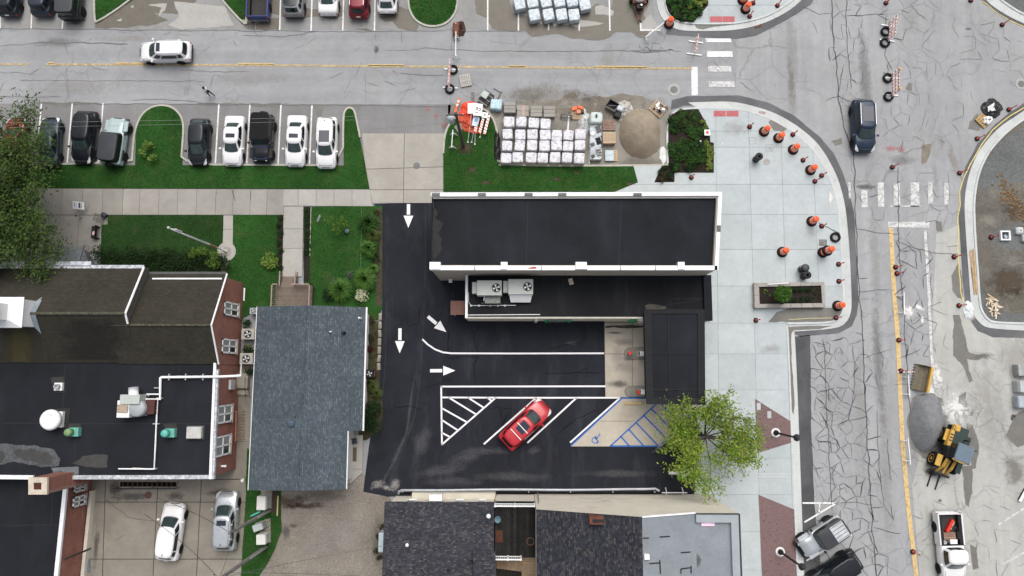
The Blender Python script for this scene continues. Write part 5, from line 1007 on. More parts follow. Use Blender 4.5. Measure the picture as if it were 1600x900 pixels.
bp(s2, 'coping', MB().tube([Rg+Vector((0, .02, .1)), Ee+Vector((0, .02, .1))], .07, 6), COPING, False, gr); bp(s2, 'edge_line', MB().tube([NE+Vector((0, 0, .03)), south(NE)+Vector((0, 0, .03))], .06, 6), STEELD); bp(s2, 'edge_line', MB().tube([Vector((Ee.x, YB, zf+.03)), NE+Vector((0, 0, .03))], .05, 6), STEELD)
def onroof(px, py): # east slope
    d = RC @ camdir(px, py); s_ = (Ee.z-Rg.z)/(Ee.x-Rg.x); t = (Rg.z+.12-s_*Rg.x-CZ)/(d.z-s_*d.x); return Vector((d.x*t, d.y*t, CZ+d.z*t))
for a_, b_ in (((1005, 841), (1014, 840.5)), ((1031, 839), (1047, 838)), ((1064, 863.5), (1079, 862.5)), ((1015, 880.5), (1031, 879.5)), ((1031, 875), (1032, 897)), ((1064, 889), (1079, 887)), ((1064, 889), (1064, 897)), ((1080, 884), (1080, 896))): bp(s2, 'tar_strip', ribbon(MB(), [onroof(*a_), onroof(*b_)], .08), BLACKP, False, gr)
q = onroof(1010, 869); bp(s2, 'roof_vent', MB().box((q.x, q.y, q.z+.1), (.35, .35, .3)), WHITE, False, gr)
soft('soot', (1090, 876), .45, .8, 0, 0, S_DARK, s2); so = [c for c in s2.children if c.name.startswith('soot')][0]; zq = zf-.23
so.location = Vector((0, 0, zq))-Vector((s2.location.x, s2.location.y, 0)); k_ = (CZ-zq)/CZ; so.scale = (1, 1, 1)
for v_ in so.data.vertices: v_.co.x *= k_; v_.co.y *= k_
q = P(1107, 818, zf); bp(s2, 'pink_panel', MB().box((q.x, q.y, zf-.2), (.95, .42, .1)), mat('pink_sheet', (.72, .52, .66), .7)); bp(s2, 'pink_panel_foot', MB().box((q.x, q.y+.2, zf-.18), (.7, .06, .12)), mat('pink_dark', (.35, .2, .26), .8))
q = onY(930, 801, YB); chx = P(931.5, 812, 8.6); cw = bp(s2, 'brick_chimney', MB().box((chx.x, chx.y, 8.3), (1.0, .55, 1.2)), mat('chimney_brick', (.12, .045, .03), .9, .3, 3, world=True)); bp(s2, 'flue', MB().box((chx.x+.1, chx.y-.02, 8.92), (.75, .2, .05)), BLACKP, False, cw)
for x, y in ((851, 809), (996, 843), (974, 865)): q = P(x, y, 7.6); bp(s2, 'vent_hole', MB().lathe([(.09, 6.8), (.09, W0.z+.06+(q.x-W0.x)/(Rg.x-W0.x)*(Rg.z-W0.z)+.12)], 8, (q.x, q.y, 0)), BLACKP, False, sh)
ck = MB()
for pts in ([(905, 777.5), (930, 780), (945, 776), (965, 780), (985, 779)], [(930, 785), (945, 783), (955, 781)], [(918, 794), (935, 793)], [(940, 780), (955, 785)]):
    q = [onY(a_, b_, YB+.012) for a_, b_ in pts]
    for a_, b_ in zip(q, q[1:]): ck.add([a_+Vector((0, 0, -.03)), b_+Vector((0, 0, -.03)), b_+Vector((0, 0, .03)), a_+Vector((0, 0, .03))], [[0, 3, 2, 1]])
bp(s2, 'plaster_crack', ck, mat('plaster_crack', (.2, .17, .13), .9))
bp(s2, 'downpipe', MB().tube([onY(840, 770, YB+.1), onY(842, 786, YB+.1)], .05, 6), GALV)
# terrace between the two
te = thing('roof_terrace', 'dark timber roof terrace with white railings between the two shops', 'terrace', P(805, 830, 0)); zt = 3.6
t1, t2 = P(772.5, 786, zt), P(838, 786, zt); t1.x = n2.x+.04; t2.x = W0.x-.04; yT0 = n1.y-.1; yT1 = P(800, 871, zt).y
bp(te, 'wall', MB().prism([Vector((t1.x, yT0, 0)), Vector((t2.x, yT0, 0)), Vector((t2.x, yT1, 0)), Vector((t1.x, yT1, 0))], 0, zt-.5), CREAM)
bp(te, 'gap_shade_box', MB().box(((t1.x+t2.x)/2, (yT0+yT1)/2, zt-.29), (t2.x-t1.x, yT0-yT1, .42)), BLACKP)  # black filler under the boards stands in for shade in their gaps
nb = 13; bw = (t2.x-t1.x)/nb; DKW = mat('black_deck_board', (.014, .013, .012), .8, .4, 1.5, rnd=.5, grain=.2, gs=9, spec=.2)
for i in range(nb): bp(te, 'board', MB().box((t1.x+bw*(i+.5), (yT0+yT1)/2, zt-.03), (bw-.01, yT0-yT1, .06)), DKW)
def rail(root, a, b, z, h=1.0, posts=(0, .5, 1)):
    d = (b-a); 
    bp(root, 'top_rail', MB().box(((a+b)/2+Vector((0, 0, z+h))), (d.length, .10, .07), math.atan2(d.y, d.x)), WHITE); bp(root, 'bottom_rail', MB().box(((a+b)/2+Vector((0, 0, z+.12))), (d.length, .06, .06), math.atan2(d.y, d.x)), WHITE)
    for k in posts: p = a.lerp(b, k); bp(root, 'post', MB().box((p.x, p.y, z+h/2+.04), (.13, .13, h+.1)), WHITE)
    n_ = int(d.length/.14)
    for i in range(1, n_): p = a.lerp(b, i/n_); bp(root, 'baluster', MB().box((p.x, p.y, z+h/2), (.035, .035, h)), WHITE)
rail(te, Vector((t1.x+.05, yT0-.1, 0)), Vector((t2.x-.05, yT0-.1, 0)), zt); xs_ = P(814, 872, zt+1).x; rail(te, Vector((t1.x+.05, yT1+.1, 0)), Vector((xs_, yT1+.1, 0)), zt)
TANW = mat('tan_decking', (.23, .165, .105), .85, .15, 3, rnd=.12); yb = yT1
xs_ = P(815, 890, 3.4).x
for i in range(9): bp(te, 'landing_board', MB().box(((xs_+t2.x)/2, yb-.14*i*1.3-.1, 3.4), (t2.x-xs_, .17, .05)), TANW)
for i in range(10): bp(te, 'stair_tread', MB().box((xs_-.14-.28*i, yb-.62-.02*i, 3.25-.19*i), (.27, 1.0, .05)), TANW)
bp(te, 'stair_well', MB().box(((t1.x+t2.x)/2, yb-1.5, .01), (t2.x-t1.x, 2.8, .06)), mat('well_dark', (.05, .045, .04), .9))
q = P(777.5, 813, 4.2); hp = thing('planter_pot', 'blue grey round pot standing on the dark roof terrace', 'pot', (q.x, q.y, zt)); MB().lathe([(.2, 0), (.26, .45), (.22, .45), (.2, .38)], 14).build('pot', mat('pot_blue', (.10, .17, .22), .5), hp, True)
q = P(834, 848, 4.0); hp = thing('hose_ring', 'thin coppery hoop lying on the dark roof terrace', 'hoop', (q.x-.25, q.y, zt)); MB().tube([(.28*math.cos(k*.35), .28*math.sin(k*.35), .03) for k in range(19)], .02, 6, False).build('ring', mat('hoop_copper', (.2, .1, .06), .6), hp)
q = P(780, 838, 3.6); hp = thing('fire_stain_mat', 'rusty brown doormat on the dark roof terrace', 'doormat', (q.x, q.y, zt)); MB().box((0, 0, .012), (.55, .9, .024)).build('mat', mat('rust_mat', (.07, .025, .012), .9, .3, 4), hp)
# areaway and guard pipe along the south edge of the lot
sheet('areaway', [(627, 769.5), (1080, 769.5), (1080, 772), (627, 772)], .036, mat('areaway_dark', (.01, .01, .011), .9, spec=.1), lot)
gd = thing('guard_rail', 'long grey steel pipe guard rail along the south edge of the lot', 'guard rail', P(825, 766, .03))
bp(gd, 'pipe', MB().tube([P(623, 771, .1), P(623.5, 768, .6), P(628, 766, .75)]+[P(x, 765.8-(x-628)*.003+.5*math.sin(x*.03), .75) for x in range(650, 1020, 30)]+[P(1024, 763.5, .75), P(1030, 767, .7)], .10, 8), mat('rail_grey', (.40, .42, .45), .45, .15, 2, metal=.3), True)
for x in (630, 695, 761, 826, 891, 957, 1022): q = P(x, 767, .4); bp(gd, 'post', MB().tube([(q.x, q.y, .03), (q.x, q.y-.04, .72)], .06, 6), GALV)
# ================================================================ vehicles
TYPES = {
 'suv': dict(zt=1.0, zr=1.60, cab=(-.475, -.40, .09, .27), wb=.93, wr=.75, hood=.98, nose=.72, r=.36),
 'sedan': dict(zt=.93, zr=1.45, cab=(-.37, -.205, .075, .25), wb=.91, wr=.70, hood=.90, nose=.64, r=.33),
 'hatch': dict(zt=.95, zr=1.50, cab=(-.465, -.33, .08, .29), wb=.92, wr=.71, hood=.90, nose=.62, r=.32),
 'offroad': dict(zt=1.15, zr=1.86, cab=(-.485, -.475, .09, .15), wb=.90, wr=.84, hood=1.14, nose=1.0, r=.41),
 'pickup': dict(zt=1.08, zr=1.82, cab=(-.03, .0, .17, .27), wb=.92, wr=.76, hood=1.08, nose=.86, r=.38),
}
def sup(th, a, b, e): c, s = math.cos(th), math.sin(th); return (a*math.copysign(abs(c)**(2/e), c), b*math.copysign(abs(s)**(2/e), s))
def wheel(root, x, y, r, wd, rimm):
    sgn = 1 if y > 0 else -1; M_ = Matrix.Rotation(-math.pi/2*sgn, 3, 'X')
    w_ = MB().lathe([(r*.62, -wd), (r*.93, -wd), (r, -wd*.8), (r, -wd*.2), (r*.93, 0), (r*.62, 0)], 18, (x, y, r), M_).build('wheel', RUBBER, root)
    MB().lathe([(r*.63, -.06), (r*.63, -.005), (r*.5, -.03), (r*.2, -.02), (r*.05, -.005)], 14, (x, y, r), M_).build('rim', rimm, w_)
    return w_
def car(kind, pm, px, py, head, L, W, label, group=None, roofm=None, sunroof=None, rimm=None, rails=False, name=None, zc=.8, trim=None, glass=None, hoodm=None, spare=False, bars=0, antenna=False, plate=False):
    T = TYPES[kind]; q = P(px, py, zc); h = math.radians(head)
    root = thing(name or {'suv': 'suv_car', 'sedan': 'sedan_car', 'hatch': 'hatchback_car', 'offroad': 'off_road_car', 'pickup': 'pickup_truck'}[kind], label, 'truck' if kind == 'pickup' else 'car', (q.x, q.y, 0), h, group)
    hw = W/2; zt, zr = T['zt'], T['zr']; box = kind == 'offroad'; rimm = rimm or RIM; glass = glass or CGLASST
    if box: st = [(0, .93, .45, zt-.05), (.01, .95, .42, zt), (.30, .95, .38, zt), (.62, .95, .38, zt), (.655, .90, .40, zt), (.67, .76, .45, T['hood']), (.80, .74, .45, T['hood']-.02), (.955, .72, .5, T['nose']), (.965, .70, .5, T['nose']-.1)]
    else:
        rz = zt-.02
        st = [(0, .74, .42, rz-.28), (.012, .87, .34, rz-.12), (.04, .95, .28, rz), (.12, .985, .24, rz+.01), (.30, 1, .22, zt), (.55, 1, .22, zt), (.72, 1, .22, zt-.01), (.80, .985, .22, T['hood']-.02), (.90, .95, .25, T['hood']-.09), (.955, .88, .28, T['nose']+.02), (.985, .76, .33, T['nose']-.10), (1, .62, .40, T['nose']-.22)]
    if kind == 'pickup': st = [(.455, .99, .32, zt), (.47, 1, .30, zt)]+[s for s in st if s[0] > .5]
    b = MB(); rows = []
    for (t_, wf, zl, ztp) in st:
        w_ = hw*wf; d = ztp-zl; cr = .035 if not box else .012
        half = [(.80*w_, zl), (.96*w_, zl+.06), (w_, zl+.30*d), (1.0*w_, zl+.55*d), (.965*w_, zl+.82*d), (.90*w_, ztp-.03), (.80*w_, ztp), (.45*w_, ztp+cr*.8)]
        if box: half = [(.9*w_, zl), (w_, zl+.05), (w_, zl+.4*d), (w_, zl+.7*d), (.995*w_, zl+.9*d), (.98*w_, ztp-.03), (.94*w_, ztp), (.45*w_, ztp+cr)]
        rows.append([(-L/2+t_*L, yy, zz) for yy, zz in half]+[(-L/2+t_*L, -yy, zz) for yy, zz in half[::-1]])
    n = len(rows[0]); vs = [v for r_ in rows for v in r_]; fs = []
    for i in range(len(rows)-1):
        for k in range(n): fs.append([i*n+k, (i+1)*n+k, (i+1)*n+(k+1) % n, i*n+(k+1) % n])
    fs += [list(range(n)), list(range(len(vs)-n, len(vs)))[::-1]]
    b.add(vs, fs); body = b.build('body', pm, root, True)
    if hoodm:
        MB().add([(L*.17, -hw*.66, zt+.015), (L*.45, -hw*.62, T['nose']+.02), (L*.45, hw*.62, T['nose']+.02), (L*.17, hw*.66, zt+.015), (L*.17, -hw*.66, zt-.03), (L*.45, -hw*.62, T['nose']-.03), (L*.45, hw*.62, T['nose']-.03), (L*.17, hw*.66, zt-.03)], [[0, 1, 2, 3], [0, 4, 5, 1], [1, 5, 6, 2], [2, 6, 7, 3]]).build('bonnet', hoodm, root)
    if not box:
        sm = MB()
        for s in (1, -1):
            pts = [Vector((-L/2+t_*L, s*hw*wf*.80, zz+.006)) for t_, wf, _, zz in st if .74 < t_ < .97]; ribbon(sm, pts, .022)
        pts = [Vector((L*.447+.05*(1-(k/4)**2), hw*.66*k/4, T['nose']+.085)) for k in range(-4, 5)]; ribbon(sm, pts, .025); sm.build('bonnet_seam', mat('shut_line_dark', (.08, .08, .085), .8), root)  # thin dark ribbons mark the bonnet shut lines
    # cabin
    c0, r0, r1, c1 = [k*L for k in T['cab']]
    def ring(lv, th):
        e = 7 if box else 4.2
        if lv == 0: a, cx, bb, z = (c1-c0)/2, (c1+c0)/2, hw*T['wb'], zt-.06
        elif lv == 1: a, cx, bb, z = (r1-r0)/2+.06, (r1+r0)/2, hw*T['wr']+.03, zr-.09
        elif lv == 2: a, cx, bb, z = (r1-r0)/2, (r1+r0)/2, hw*T['wr']-.02, zr-.02; 
        else: a, cx, bb, z = (r1-r0)/2-.14, (r1+r0)/2, hw*T['wr']-.13, zr
        x, y = sup(th, a, bb, e); bow = .10*(1-(y/bb)**2) if (not box and x > 0 and lv < 3) else 0
        return Vector((cx+x+(bow if lv == 0 else bow*.6), y, z))
    ths = [2*math.pi*k/40 for k in range(40)]; cb = MB(); vs = [ring(lv, th) for lv in range(4) for th in ths]; fs = []
    for lv in range(3):
        for k in range(40): fs.append([lv*40+k, lv*40+(k+1) % 40, (lv+1)*40+(k+1) % 40, (lv+1)*40+k])
    fs.append(list(range(120, 160))); cb.add(vs, fs); cab = cb.build('cabin', trim or pm, root, True)
    def panel(nm, t0, t1, v0, v1, m, par=None, nu=8, nv=3, off=.014):
        g = MB(); P_ = []
        for j in range(nv+1):
            for i in range(nu+1):
                th = math.radians(t0+(t1-t0)*i/nu); v = v0+(v1-v0)*j/nv; p = ring(0, th).lerp(ring(1, th), v)
                c_ = Vector(((c0+c1)/2, 0, .3)); nn = (ring(0, th+.02)-ring(0, th-.02)).cross(ring(1, th)-ring(0, th)).normalized()
                if nn.dot(p-c_) < 0: nn = -nn
                P_.append(p+nn*off)
        g.add(P_, [[j*(nu+1)+i, j*(nu+1)+i+1, (j+1)*(nu+1)+i+1, (j+1)*(nu+1)+i] for j in range(nv) for i in range(nu)])
        return g.build(nm, m, par or root, True)
    ws = 30 if not box else 24
    panel('windscreen', -ws, ws, .14, .97, glass); panel('cowl', -ws-2, ws+2, .0, .12, BLACKP, nv=1)
    if kind != 'pickup' or True: panel('rear_window', 180-ws+4, 180+ws-4, .22, .93, CGLASS if kind in ('suv', 'offroad', 'pickup') else glass)
    for s in (1, -1):
        segs = ((47, 82), (86, 128)) if kind != 'pickup' else ((55, 122),)
        if kind in ('suv', 'offroad'): segs = ((46, 76), (80, 104), (108, 132))
        for a0, a1 in segs: panel('side_window', s*a0, s*a1, .26, .93, CGLASS, nu=5)
    if roofm:
        MB().add([ring(3, th)+Vector((0, 0, .012)) for th in ths]+[ring(2, th)+Vector((0, 0, .012)) for th in ths], [list(range(40))]+[[40+k, 40+(k+1) % 40, (k+1) % 40, k] for k in range(40)]).build('roof_panel', roofm, root, True)
    if sunroof:
        x0, x1, yy = sunroof; MB().box(((x0+x1)/2*L, 0, zr+.012), ((x1-x0)*L, yy*W, .02)).build('sunroof', mat('sunroof_glass', (.022, .028, .045), .1, .1, 2, spec=.5, grain=0), root)
    if rails:
        for s in (1, -1): MB().tube([((r0+.1), s*(hw*T['wr']-.06), zr+.0), (r0+.2, s*(hw*T['wr']-.08), zr+.06), (r1-.25, s*(hw*T['wr']-.08), zr+.06), (r1-.1, s*(hw*T['wr']-.06), zr)], .022, 6).build('roof_rail', CHROME if rails == 2 else BLACKP, root)
    for k in range(bars): x = (r0+r1)/2+(-.35+.75*k); MB().box((x, 0, zr+.08), (.06, hw*T['wr']*1.75, .03)).build('roof_bar', WHITE, root)
    if antenna: MB().box((r0+.18, 0, zr+.03), (.14, .04, .06)).build('antenna', BLACKP, root)
    # wheels
    wx = (.30 if not box else .31)*L; wy = hw*(1.005 if not box else 1.03)
    for x in (-wx*(.98), wx*1.0):
        for s in (1, -1):
            wheel(root, x, s*wy, T['r'], .22, rimm)
            if box: MB().box((x, s*hw*.90, T['r']*2+.10), (.95, .34, .07), bev=.03).build('fender', BLACKP if x < 0 or hoodm else pm, root)
            else:
                arch = MB(); k_ = T['r']*1.16; arch.add([(x+k_*math.cos(a), s*(hw*1.0+.004), T['r']+k_*math.sin(a)) for a in [math.pi*i/12 for i in range(13)]]+[(x-k_, s*(hw*1.0+.004), .22), (x+k_, s*(hw*1.0+.004), .22)], [list(range(15))]); arch.build('wheel_arch', BLACKP, root)
    for s in (1, -1):
        mx = c1-.28 if not box else c1-.12
        MB().box((mx-.02, s*(hw+.09), zt+.06), (.16, .2, .14), bev=.03).build('mirror', BLACKP if box or trim else pm, root)
        zn = T['nose']
        if box: MB().lathe([(.10, 0), (.10, .04), (.07, .05)], 12, (L*.464, s*hw*.5, zn-.18), Matrix.Rotation(math.pi/2, 3, 'Y')).build('headlight', HEADL, root)
        else:
            f = MB(); f.add([(L*.36, s*hw*.86, T['hood']-.085), (L*.455, s*hw*.60, zn+.045), (L*.487, s*hw*.52, zn-.09), (L*.478, s*hw*.74, zn-.10), (L*.445, s*hw*.88, zn-.02)], [[0, 1, 2, 3, 4] if s < 0 else [4, 3, 2, 1, 0]]); 
            for i_, v_ in enumerate(f.v): f.v[i_] = (v_[0]+.03, v_[1]+s*.01, v_[2]+.045)
            f.build('headlight', HEADL, root)
        if kind != 'pickup': MB().box((-L*.474 if not box else -L*.489, s*hw*.80, zt-.33), (.2 if not box else .05, .16, .2), bev=.02).build('tail_light', TAILL, root)
    MB().box((L*(.47 if not box else .485), 0, .42), (.16, W*.62 if not box else W*.8, .2), bev=.03).build('front_bumper', BLACKP if box or trim else pm, root)
    if kind != 'pickup': MB().box((-L*.487, 0, .46), (.16, W*.8, .22), bev=.03).build('rear_bumper', BLACKP if box or trim or plate == 2 else pm, root)
    MB().box((L*.488 if not box else L*.467, 0, .62 if not box else .85), (.03, W*.4, .14 if not box else .3)).build('grille', BLACKP, root)
    if plate: MB().box((-L/2-.01, 0, .75), (.03, .34, .15)).build('number_plate', mat('plate_white', (.7, .7, .72), .5), root)
    if spare:
        sw = MB().lathe([(.1, -.12), (.36, -.12), (.39, -.06), (.39, .06), (.36, .12), (.1, .12)], 18, (-L/2-.1, .05, .95), Matrix.Rotation(math.pi/2, 3, 'Y')).build('spare_wheel', RUBBER, root)
        MB().lathe([(.22, .0), (.22, .125), (.1, .13)], 12, (-L/2-.1, .05, .95), Matrix.Rotation(-math.pi/2, 3, 'Y')).build('rim', RIMD, sw)
    return root
WH = m_carpaint('paint_car_white', (.74, .74, .745)); BK = m_carpaint('paint_car_black', (.008, .010, .014)); GR = m_carpaint('paint_car_graphite', (.02, .027, .035), .3); TEAL = m_carpaint('paint_car_teal', (.028, .044, .052), .3)
RED = m_carpaint('paint_car_red', (.44, .012, .022)); MAR = m_carpaint('paint_car_maroon', (.16, .010, .020), .2); SIL = m_carpaint('paint_car_silver', (.50, .53, .55), .5); NAVY = m_carpaint('paint_car_navy', (.016, .030, .055), .2); PALEB = m_carpaint('paint_car_pale_blue', (.36, .45, .46)); BLU = m_carpaint('paint_car_blue', (.02, .04, .17), .2); BLUD = m_carpaint('paint_car_dark_blue', (.012, .022, .07), .2); GRY = m_carpaint('paint_car_grey', (.20, .205, .21), .4); ORR = m_carpaint('paint_car_dull_red', (.26, .02, .016))
car('suv', WH, 257, 80, 181, 4.6, 1.86, 'white car driving along the street with dark rear window and small sunroof', sunroof=(.005, .075, .42), rimm=RIMD, rails=2, plate=2)
car('sedan', ORR, 22, 222, 91, 4.6, 1.8, 'dull red car parked under the big leafy tree')
car('sedan', TEAL, 76, 221, 92, 4.5, 1.82, 'dark teal car with bright wheels parked at the tree\'s edge', rimm=mat('bright_rim', (.75, .76, .77), .4, .05, 3))
car('suv', BK, 131, 214, -93, 4.75, 1.9, 'black car parked beside the pale blue off road car', rimm=RIMD)
car('offroad', PALEB, 180, 220, 85, 4.25, 1.85, 'pale blue boxy off road car with black hard top and rear spare wheel', roofm=mat('hardtop_black', (.03, .034, .042), .5, .1, 2), trim=BLACKP, rimm=RIMD, spare=True)
car('hatch', m_carpaint('paint_car_charcoal', (.014, .018, .023), .3), 310, 221, -90, 4.2, 1.78, 'charcoal hatchback parked next to the rounded grass island')
car('sedan', WH, 364, 219, -91, 4.5, 1.8, 'white sedan with sunroof parked beside the charcoal hatchback', sunroof=(-.085, -.005, .44))
car('offroad', BK, 410, 217, -91, 4.2, 1.85, 'black soft top off road car with blue bonnet and rear spare wheel', roofm=mat('softtop_black', (.013, .013, .014), .9, .15, 4, spec=.15), hoodm=BLUD, spare=True, rimm=RIMD, trim=BLACKP)
car('sedan', WH, 462, 219, -91, 4.6, 1.8, 'white sedan with sunroof between the soft top car and the white glass roofed car', sunroof=(-.08, .0, .44))
car('suv', WH, 510, 222, -90, 4.6, 1.82, 'white car with wide panoramic glass roof beside the narrow grass island', sunroof=(-.17, .055, .50), rails=2, antenna=True)
car('suv', GR, 14, -16, 90, 4.8, 1.92, 'dark grey car with pale rear plate, nose in beyond the street', plate=True)
car('suv', m_carpaint('paint_car_steel_blue', (.035, .045, .06), .4), 66, -16, 90, 4.7, 1.88, 'steel blue dark car with red tail lights beside the boxy charcoal car')
car('offroad', m_carpaint('paint_car_coal', (.018, .02, .023), .2), 112, -8, 90, 4.5, 1.9, 'boxy charcoal car parked next to the triangular grass verge', trim=BLACKP, roofm=mat('hardtop_grey', (.04, .045, .05), .5, .1, 2))
car('suv', GRY, 459, -14, 90, 4.7, 1.9, 'grey car with black roof glass and pale rear outline', roofm=mat('roof_gloss_black', (.02, .025, .03), .15, .1, 2), trim=SIL)
car('sedan', WH, 513, -18, 90, 4.7, 1.82, 'white sedan with red tail lights on its boot, nose in to the north bays')
car('suv', MAR, 561, -12, 90, 4.6, 1.84, 'maroon car with black rear window parked in the north bays', rails=2, plate=True)
car('hatch', WH, 605, -18, 90, 4.5, 1.82, 'white hatchback with black rear window near the rounded grass end', plate=2)
car('suv', NAVY, 1350, 196, -91, 4.7, 1.9, 'dark navy car driving down the cracked cross street', rails=2, sunroof=(-.30, -.02, .5), rimm=RIMD)
car('suv', RED, 821, 663, 43.5, 4.75, 1.86, 'red car with panoramic roof and two white roof bars in the black lot', sunroof=(-.16, .04, .42), bars=2, rimm=RIMD, antenna=True)
car('suv', WH, 266, 831, 84.5, 4.6, 1.86, 'white car parked on the tan courtyard slabs', rimm=RIMD, antenna=True, plate=2)
car('suv', SIL, 352, 814, 90, 4.75, 1.88, 'silver car with sunroof parked on the courtyard by the grass strip', sunroof=(-.045, .04, .40), rails=2, antenna=True)
car('suv', BK, 1303, 897, 212, 4.8, 1.92, 'black car parked at an angle next to the silver boxy car', rails=1, rimm=RIMD)
# pickup with load
def bed(root, L, W, pm, x0, x1, zf=.62, zt=1.08):
    for s in (1, -1):
        MB().box(((x0+x1)/2, s*(W/2-.05), (.32+zt)/2), (x1-x0, .10, zt-.32), bev=.02).build('bed_side', pm, root); MB().box(((x0+x1)/2, s*(W/2-.22), (zf+zt)/2-.02), (x1-x0-.1, .22, zt-zf-.1)).build('wheel_tub', BLACKP, root)
    MB().box(((x0+x1)/2, 0, zf-.05), (x1-x0, W-.12, .1)).build('bed_floor', mat('bed_liner', (.035, .033, .032), .8, .3, 4), root); MB().box((x0+.03, 0, (.42+zt)/2), (.07, W-.06, zt-.42)).build('tailgate', pm, root); MB().box((x0-.08, 0, .5), (.14, W*.9, .18)).build('rear_bumper', CHROME, root)
    MB().box((x1-.03, 0, (zf+zt)/2), (.06, W-.12, zt-zf)).build('bed_front', BLACKP, root)
    for s in (1, -1): MB().box((x0+.02, s*(W/2-.06), .9), (.1, .1, .3)).build('tail_light', TAILL, root)
pk = car('pickup', WH, 1485, 856, -88.5, 5.5, 1.98, 'white pickup truck with loaded open bed on the right carriageway', zc=.7)
bed(pk, 5.5, 1.98, WH, -2.75, -.26)
h_ = pk.rotation_euler[2]
def inbed(name, label, cat, x, y, z, build):
    c_, s_ = math.cos(h_), math.sin(h_); o = thing(name, label, cat, (pk.location.x+x*c_-y*s_, pk.location.y+x*s_+y*c_, z), h_); build(o); return o
inbed('red_tool_case', 'long red case lying slanted in the pickup bed', 'case', -1.75, .05, .62, lambda o: (MB().box((0, 0, .14), (1.1, .24, .28), -.55, bev=.03).build('case', mat('tool_red', (.62, .03, .02), .5), o), MB().box((.02, .28, .06), (.7, .08, .10), -.55).build('board', LUMBER, o)))
inbed('cardboard_box', 'flat brown cardboard box in the pickup bed', 'box', -.98, -.12, .62, lambda o: (MB().box((0, 0, .18), (.55, .95, .36), .03).build('box', mat('cardboard', (.21, .135, .095), .85, .2, 4), o), MB().box((.12, 0, .365), (.06, .92, .01), .03).build('tape', mat('tape_tan', (.3, .22, .16), .6), o)))
inbed('white_cooler', 'white cooler behind the cab in the pickup bed', 'cooler', -.55, .12, .62, lambda o: (MB().box((0, 0, .2), (.34, .55, .4), bev=.03).build('tub', WHITE, o), MB().box((0, 0, .42), (.36, .57, .06), bev=.02).build('lid', WHITE, o)))
inbed('white_bucket', 'small round white bucket in the corner of the pickup bed', 'bucket', -.5, -.55, .62, lambda o: (MB().lathe([(.12, 0), (.15, .36), (.13, .36), (.1, .1)], 14).build('tub', WHITE, o), MB().tube([(-.14, 0, .34), (0, 0, .44), (.14, 0, .34)], .01, 5).build('handle', STEELD, o)))
inbed('black_machine', 'dark engine driven tool with hoses in the pickup bed', 'tool', -1.0, .62, .62, lambda o: (MB().box((0, 0, .2), (.6, .35, .4), bev=.04).build('engine', BLACKP, o), MB().tube([(-.3, 0, .3), (-.6, -.1, .35), (-.7, -.4, .2), (-.4, -.6, .1)], .03, 6).build('hose', STEELD, o)))
bp_ = car('pickup', BLU, 405, -16, 90, 5.4, 1.95, 'blue pickup truck with silver tailgate bumper in the north bays', zc=.7); bed(bp_, 5.4, 1.95, BLU, -2.7, -.25)
# boxy silver car with ribbed rear roof
bx_ = car('offroad', SIL, 1283, 839, 212, 4.1, 1.8, 'silver boxy car with dark front roof and ribbed pale rear roof, parked at an angle', roofm=mat('roof_dark_panel', (.035, .037, .045), .5, .1, 2), rimm=RIMD, trim=mat('grey_cladding', (.07, .072, .075), .6))
MB().box((-1.25, 0, 1.885), (1.15, 1.30, .03)).build('rear_roof', mat('ribbed_roof', (.46, .48, .50), .4), bx_)
for k in range(5): MB().box((-1.25, -.56+.28*k, 1.905), (1.1, .03, .025)).build('roof_rib', STEELD, bx_)
MB().box((-2.0, 0, 1.5), (.10, 1.3, .3)).build('tailgate_trim', SIL, bx_)
# ---- wheel loader
ld = thing('wheel_loader', 'yellow compact wheel loader with grey cab roof and fork carriage', 'loader', (P(1474, 702, 0).x, P(1474, 702, 0).y, 0), math.radians(-112))
YEL = mat('loader_yellow', (.56, .34, .07), .55, .15, 2, grain=.06); DG = mat('loader_dark_green', (.022, .04, .035), .6, .2, 3)
for x in (-1.05, 1.1):
    for s in (1, -1):
        w_ = MB().lathe([(.28, -.42), (.52, -.42), (.6, -.34), (.6, -.08), (.52, 0), (.28, 0)], 20, (x, s*1.05, .6), Matrix.Rotation(-math.pi/2*s, 3, 'X')).build('wheel', RUBBER, ld); MB().lathe([(.36, -.1), (.36, .012), (.2, -.03), (.08, .02)], 14, (x, s*1.05, .6), Matrix.Rotation(-math.pi/2*s, 3, 'X')).build('rim', YEL, w_)
        for k in range(12):
            a = k*math.pi/6; MB().box((x+.6*math.cos(a), s*.85, .6+.6*math.sin(a)), (.12, .36, .06), M=Matrix.Rotation(-a+math.pi/2, 3, 'Y')).build('tyre_lug', RUBBER, w_)
        MB().box((x, s*.84, 1.32), (.95, .45, .06), bev=.02).build('mudguard', YEL if s < 0 else DG, ld)
MB().box((-1.0, 0, 1.1), (2.1, 1.2, 1.0), bev=.06).build('engine_cover', DG, ld); MB().box((-1.75, 0, 1.15), (.6, 1.2, .85), bev=.12).build('counterweight', DG, ld); MB().box((-1.8, -.35, 1.45), (.65, .6, .4), bev=.15).build('rear_cap', YEL, ld)
MB().box((-.9, -.66, 1.42), (1.35, .32, .42), bev=.05).build('side_cowl', YEL, ld)
for k in range(3): MB().box((-1.2+.25*k, -.66, 1.635), (.1, .24, .02)).build('louvre', BLACKP, ld)
MB().box((.1, .12, 1.2), (1.15, 1.25, .9)).build('cab_base', STEELD, ld); MB().box((.05, .12, 2.05), (1.15, 1.15, .95), taper=.92).build('cab_glass', CGLASS, ld)
for sx in (-.5, .6):
    for sy in (-.42, .68): MB().box((sx, sy, 2.05), (.08, .08, 1.0)).build('cab_pillar', BLACKP, ld)
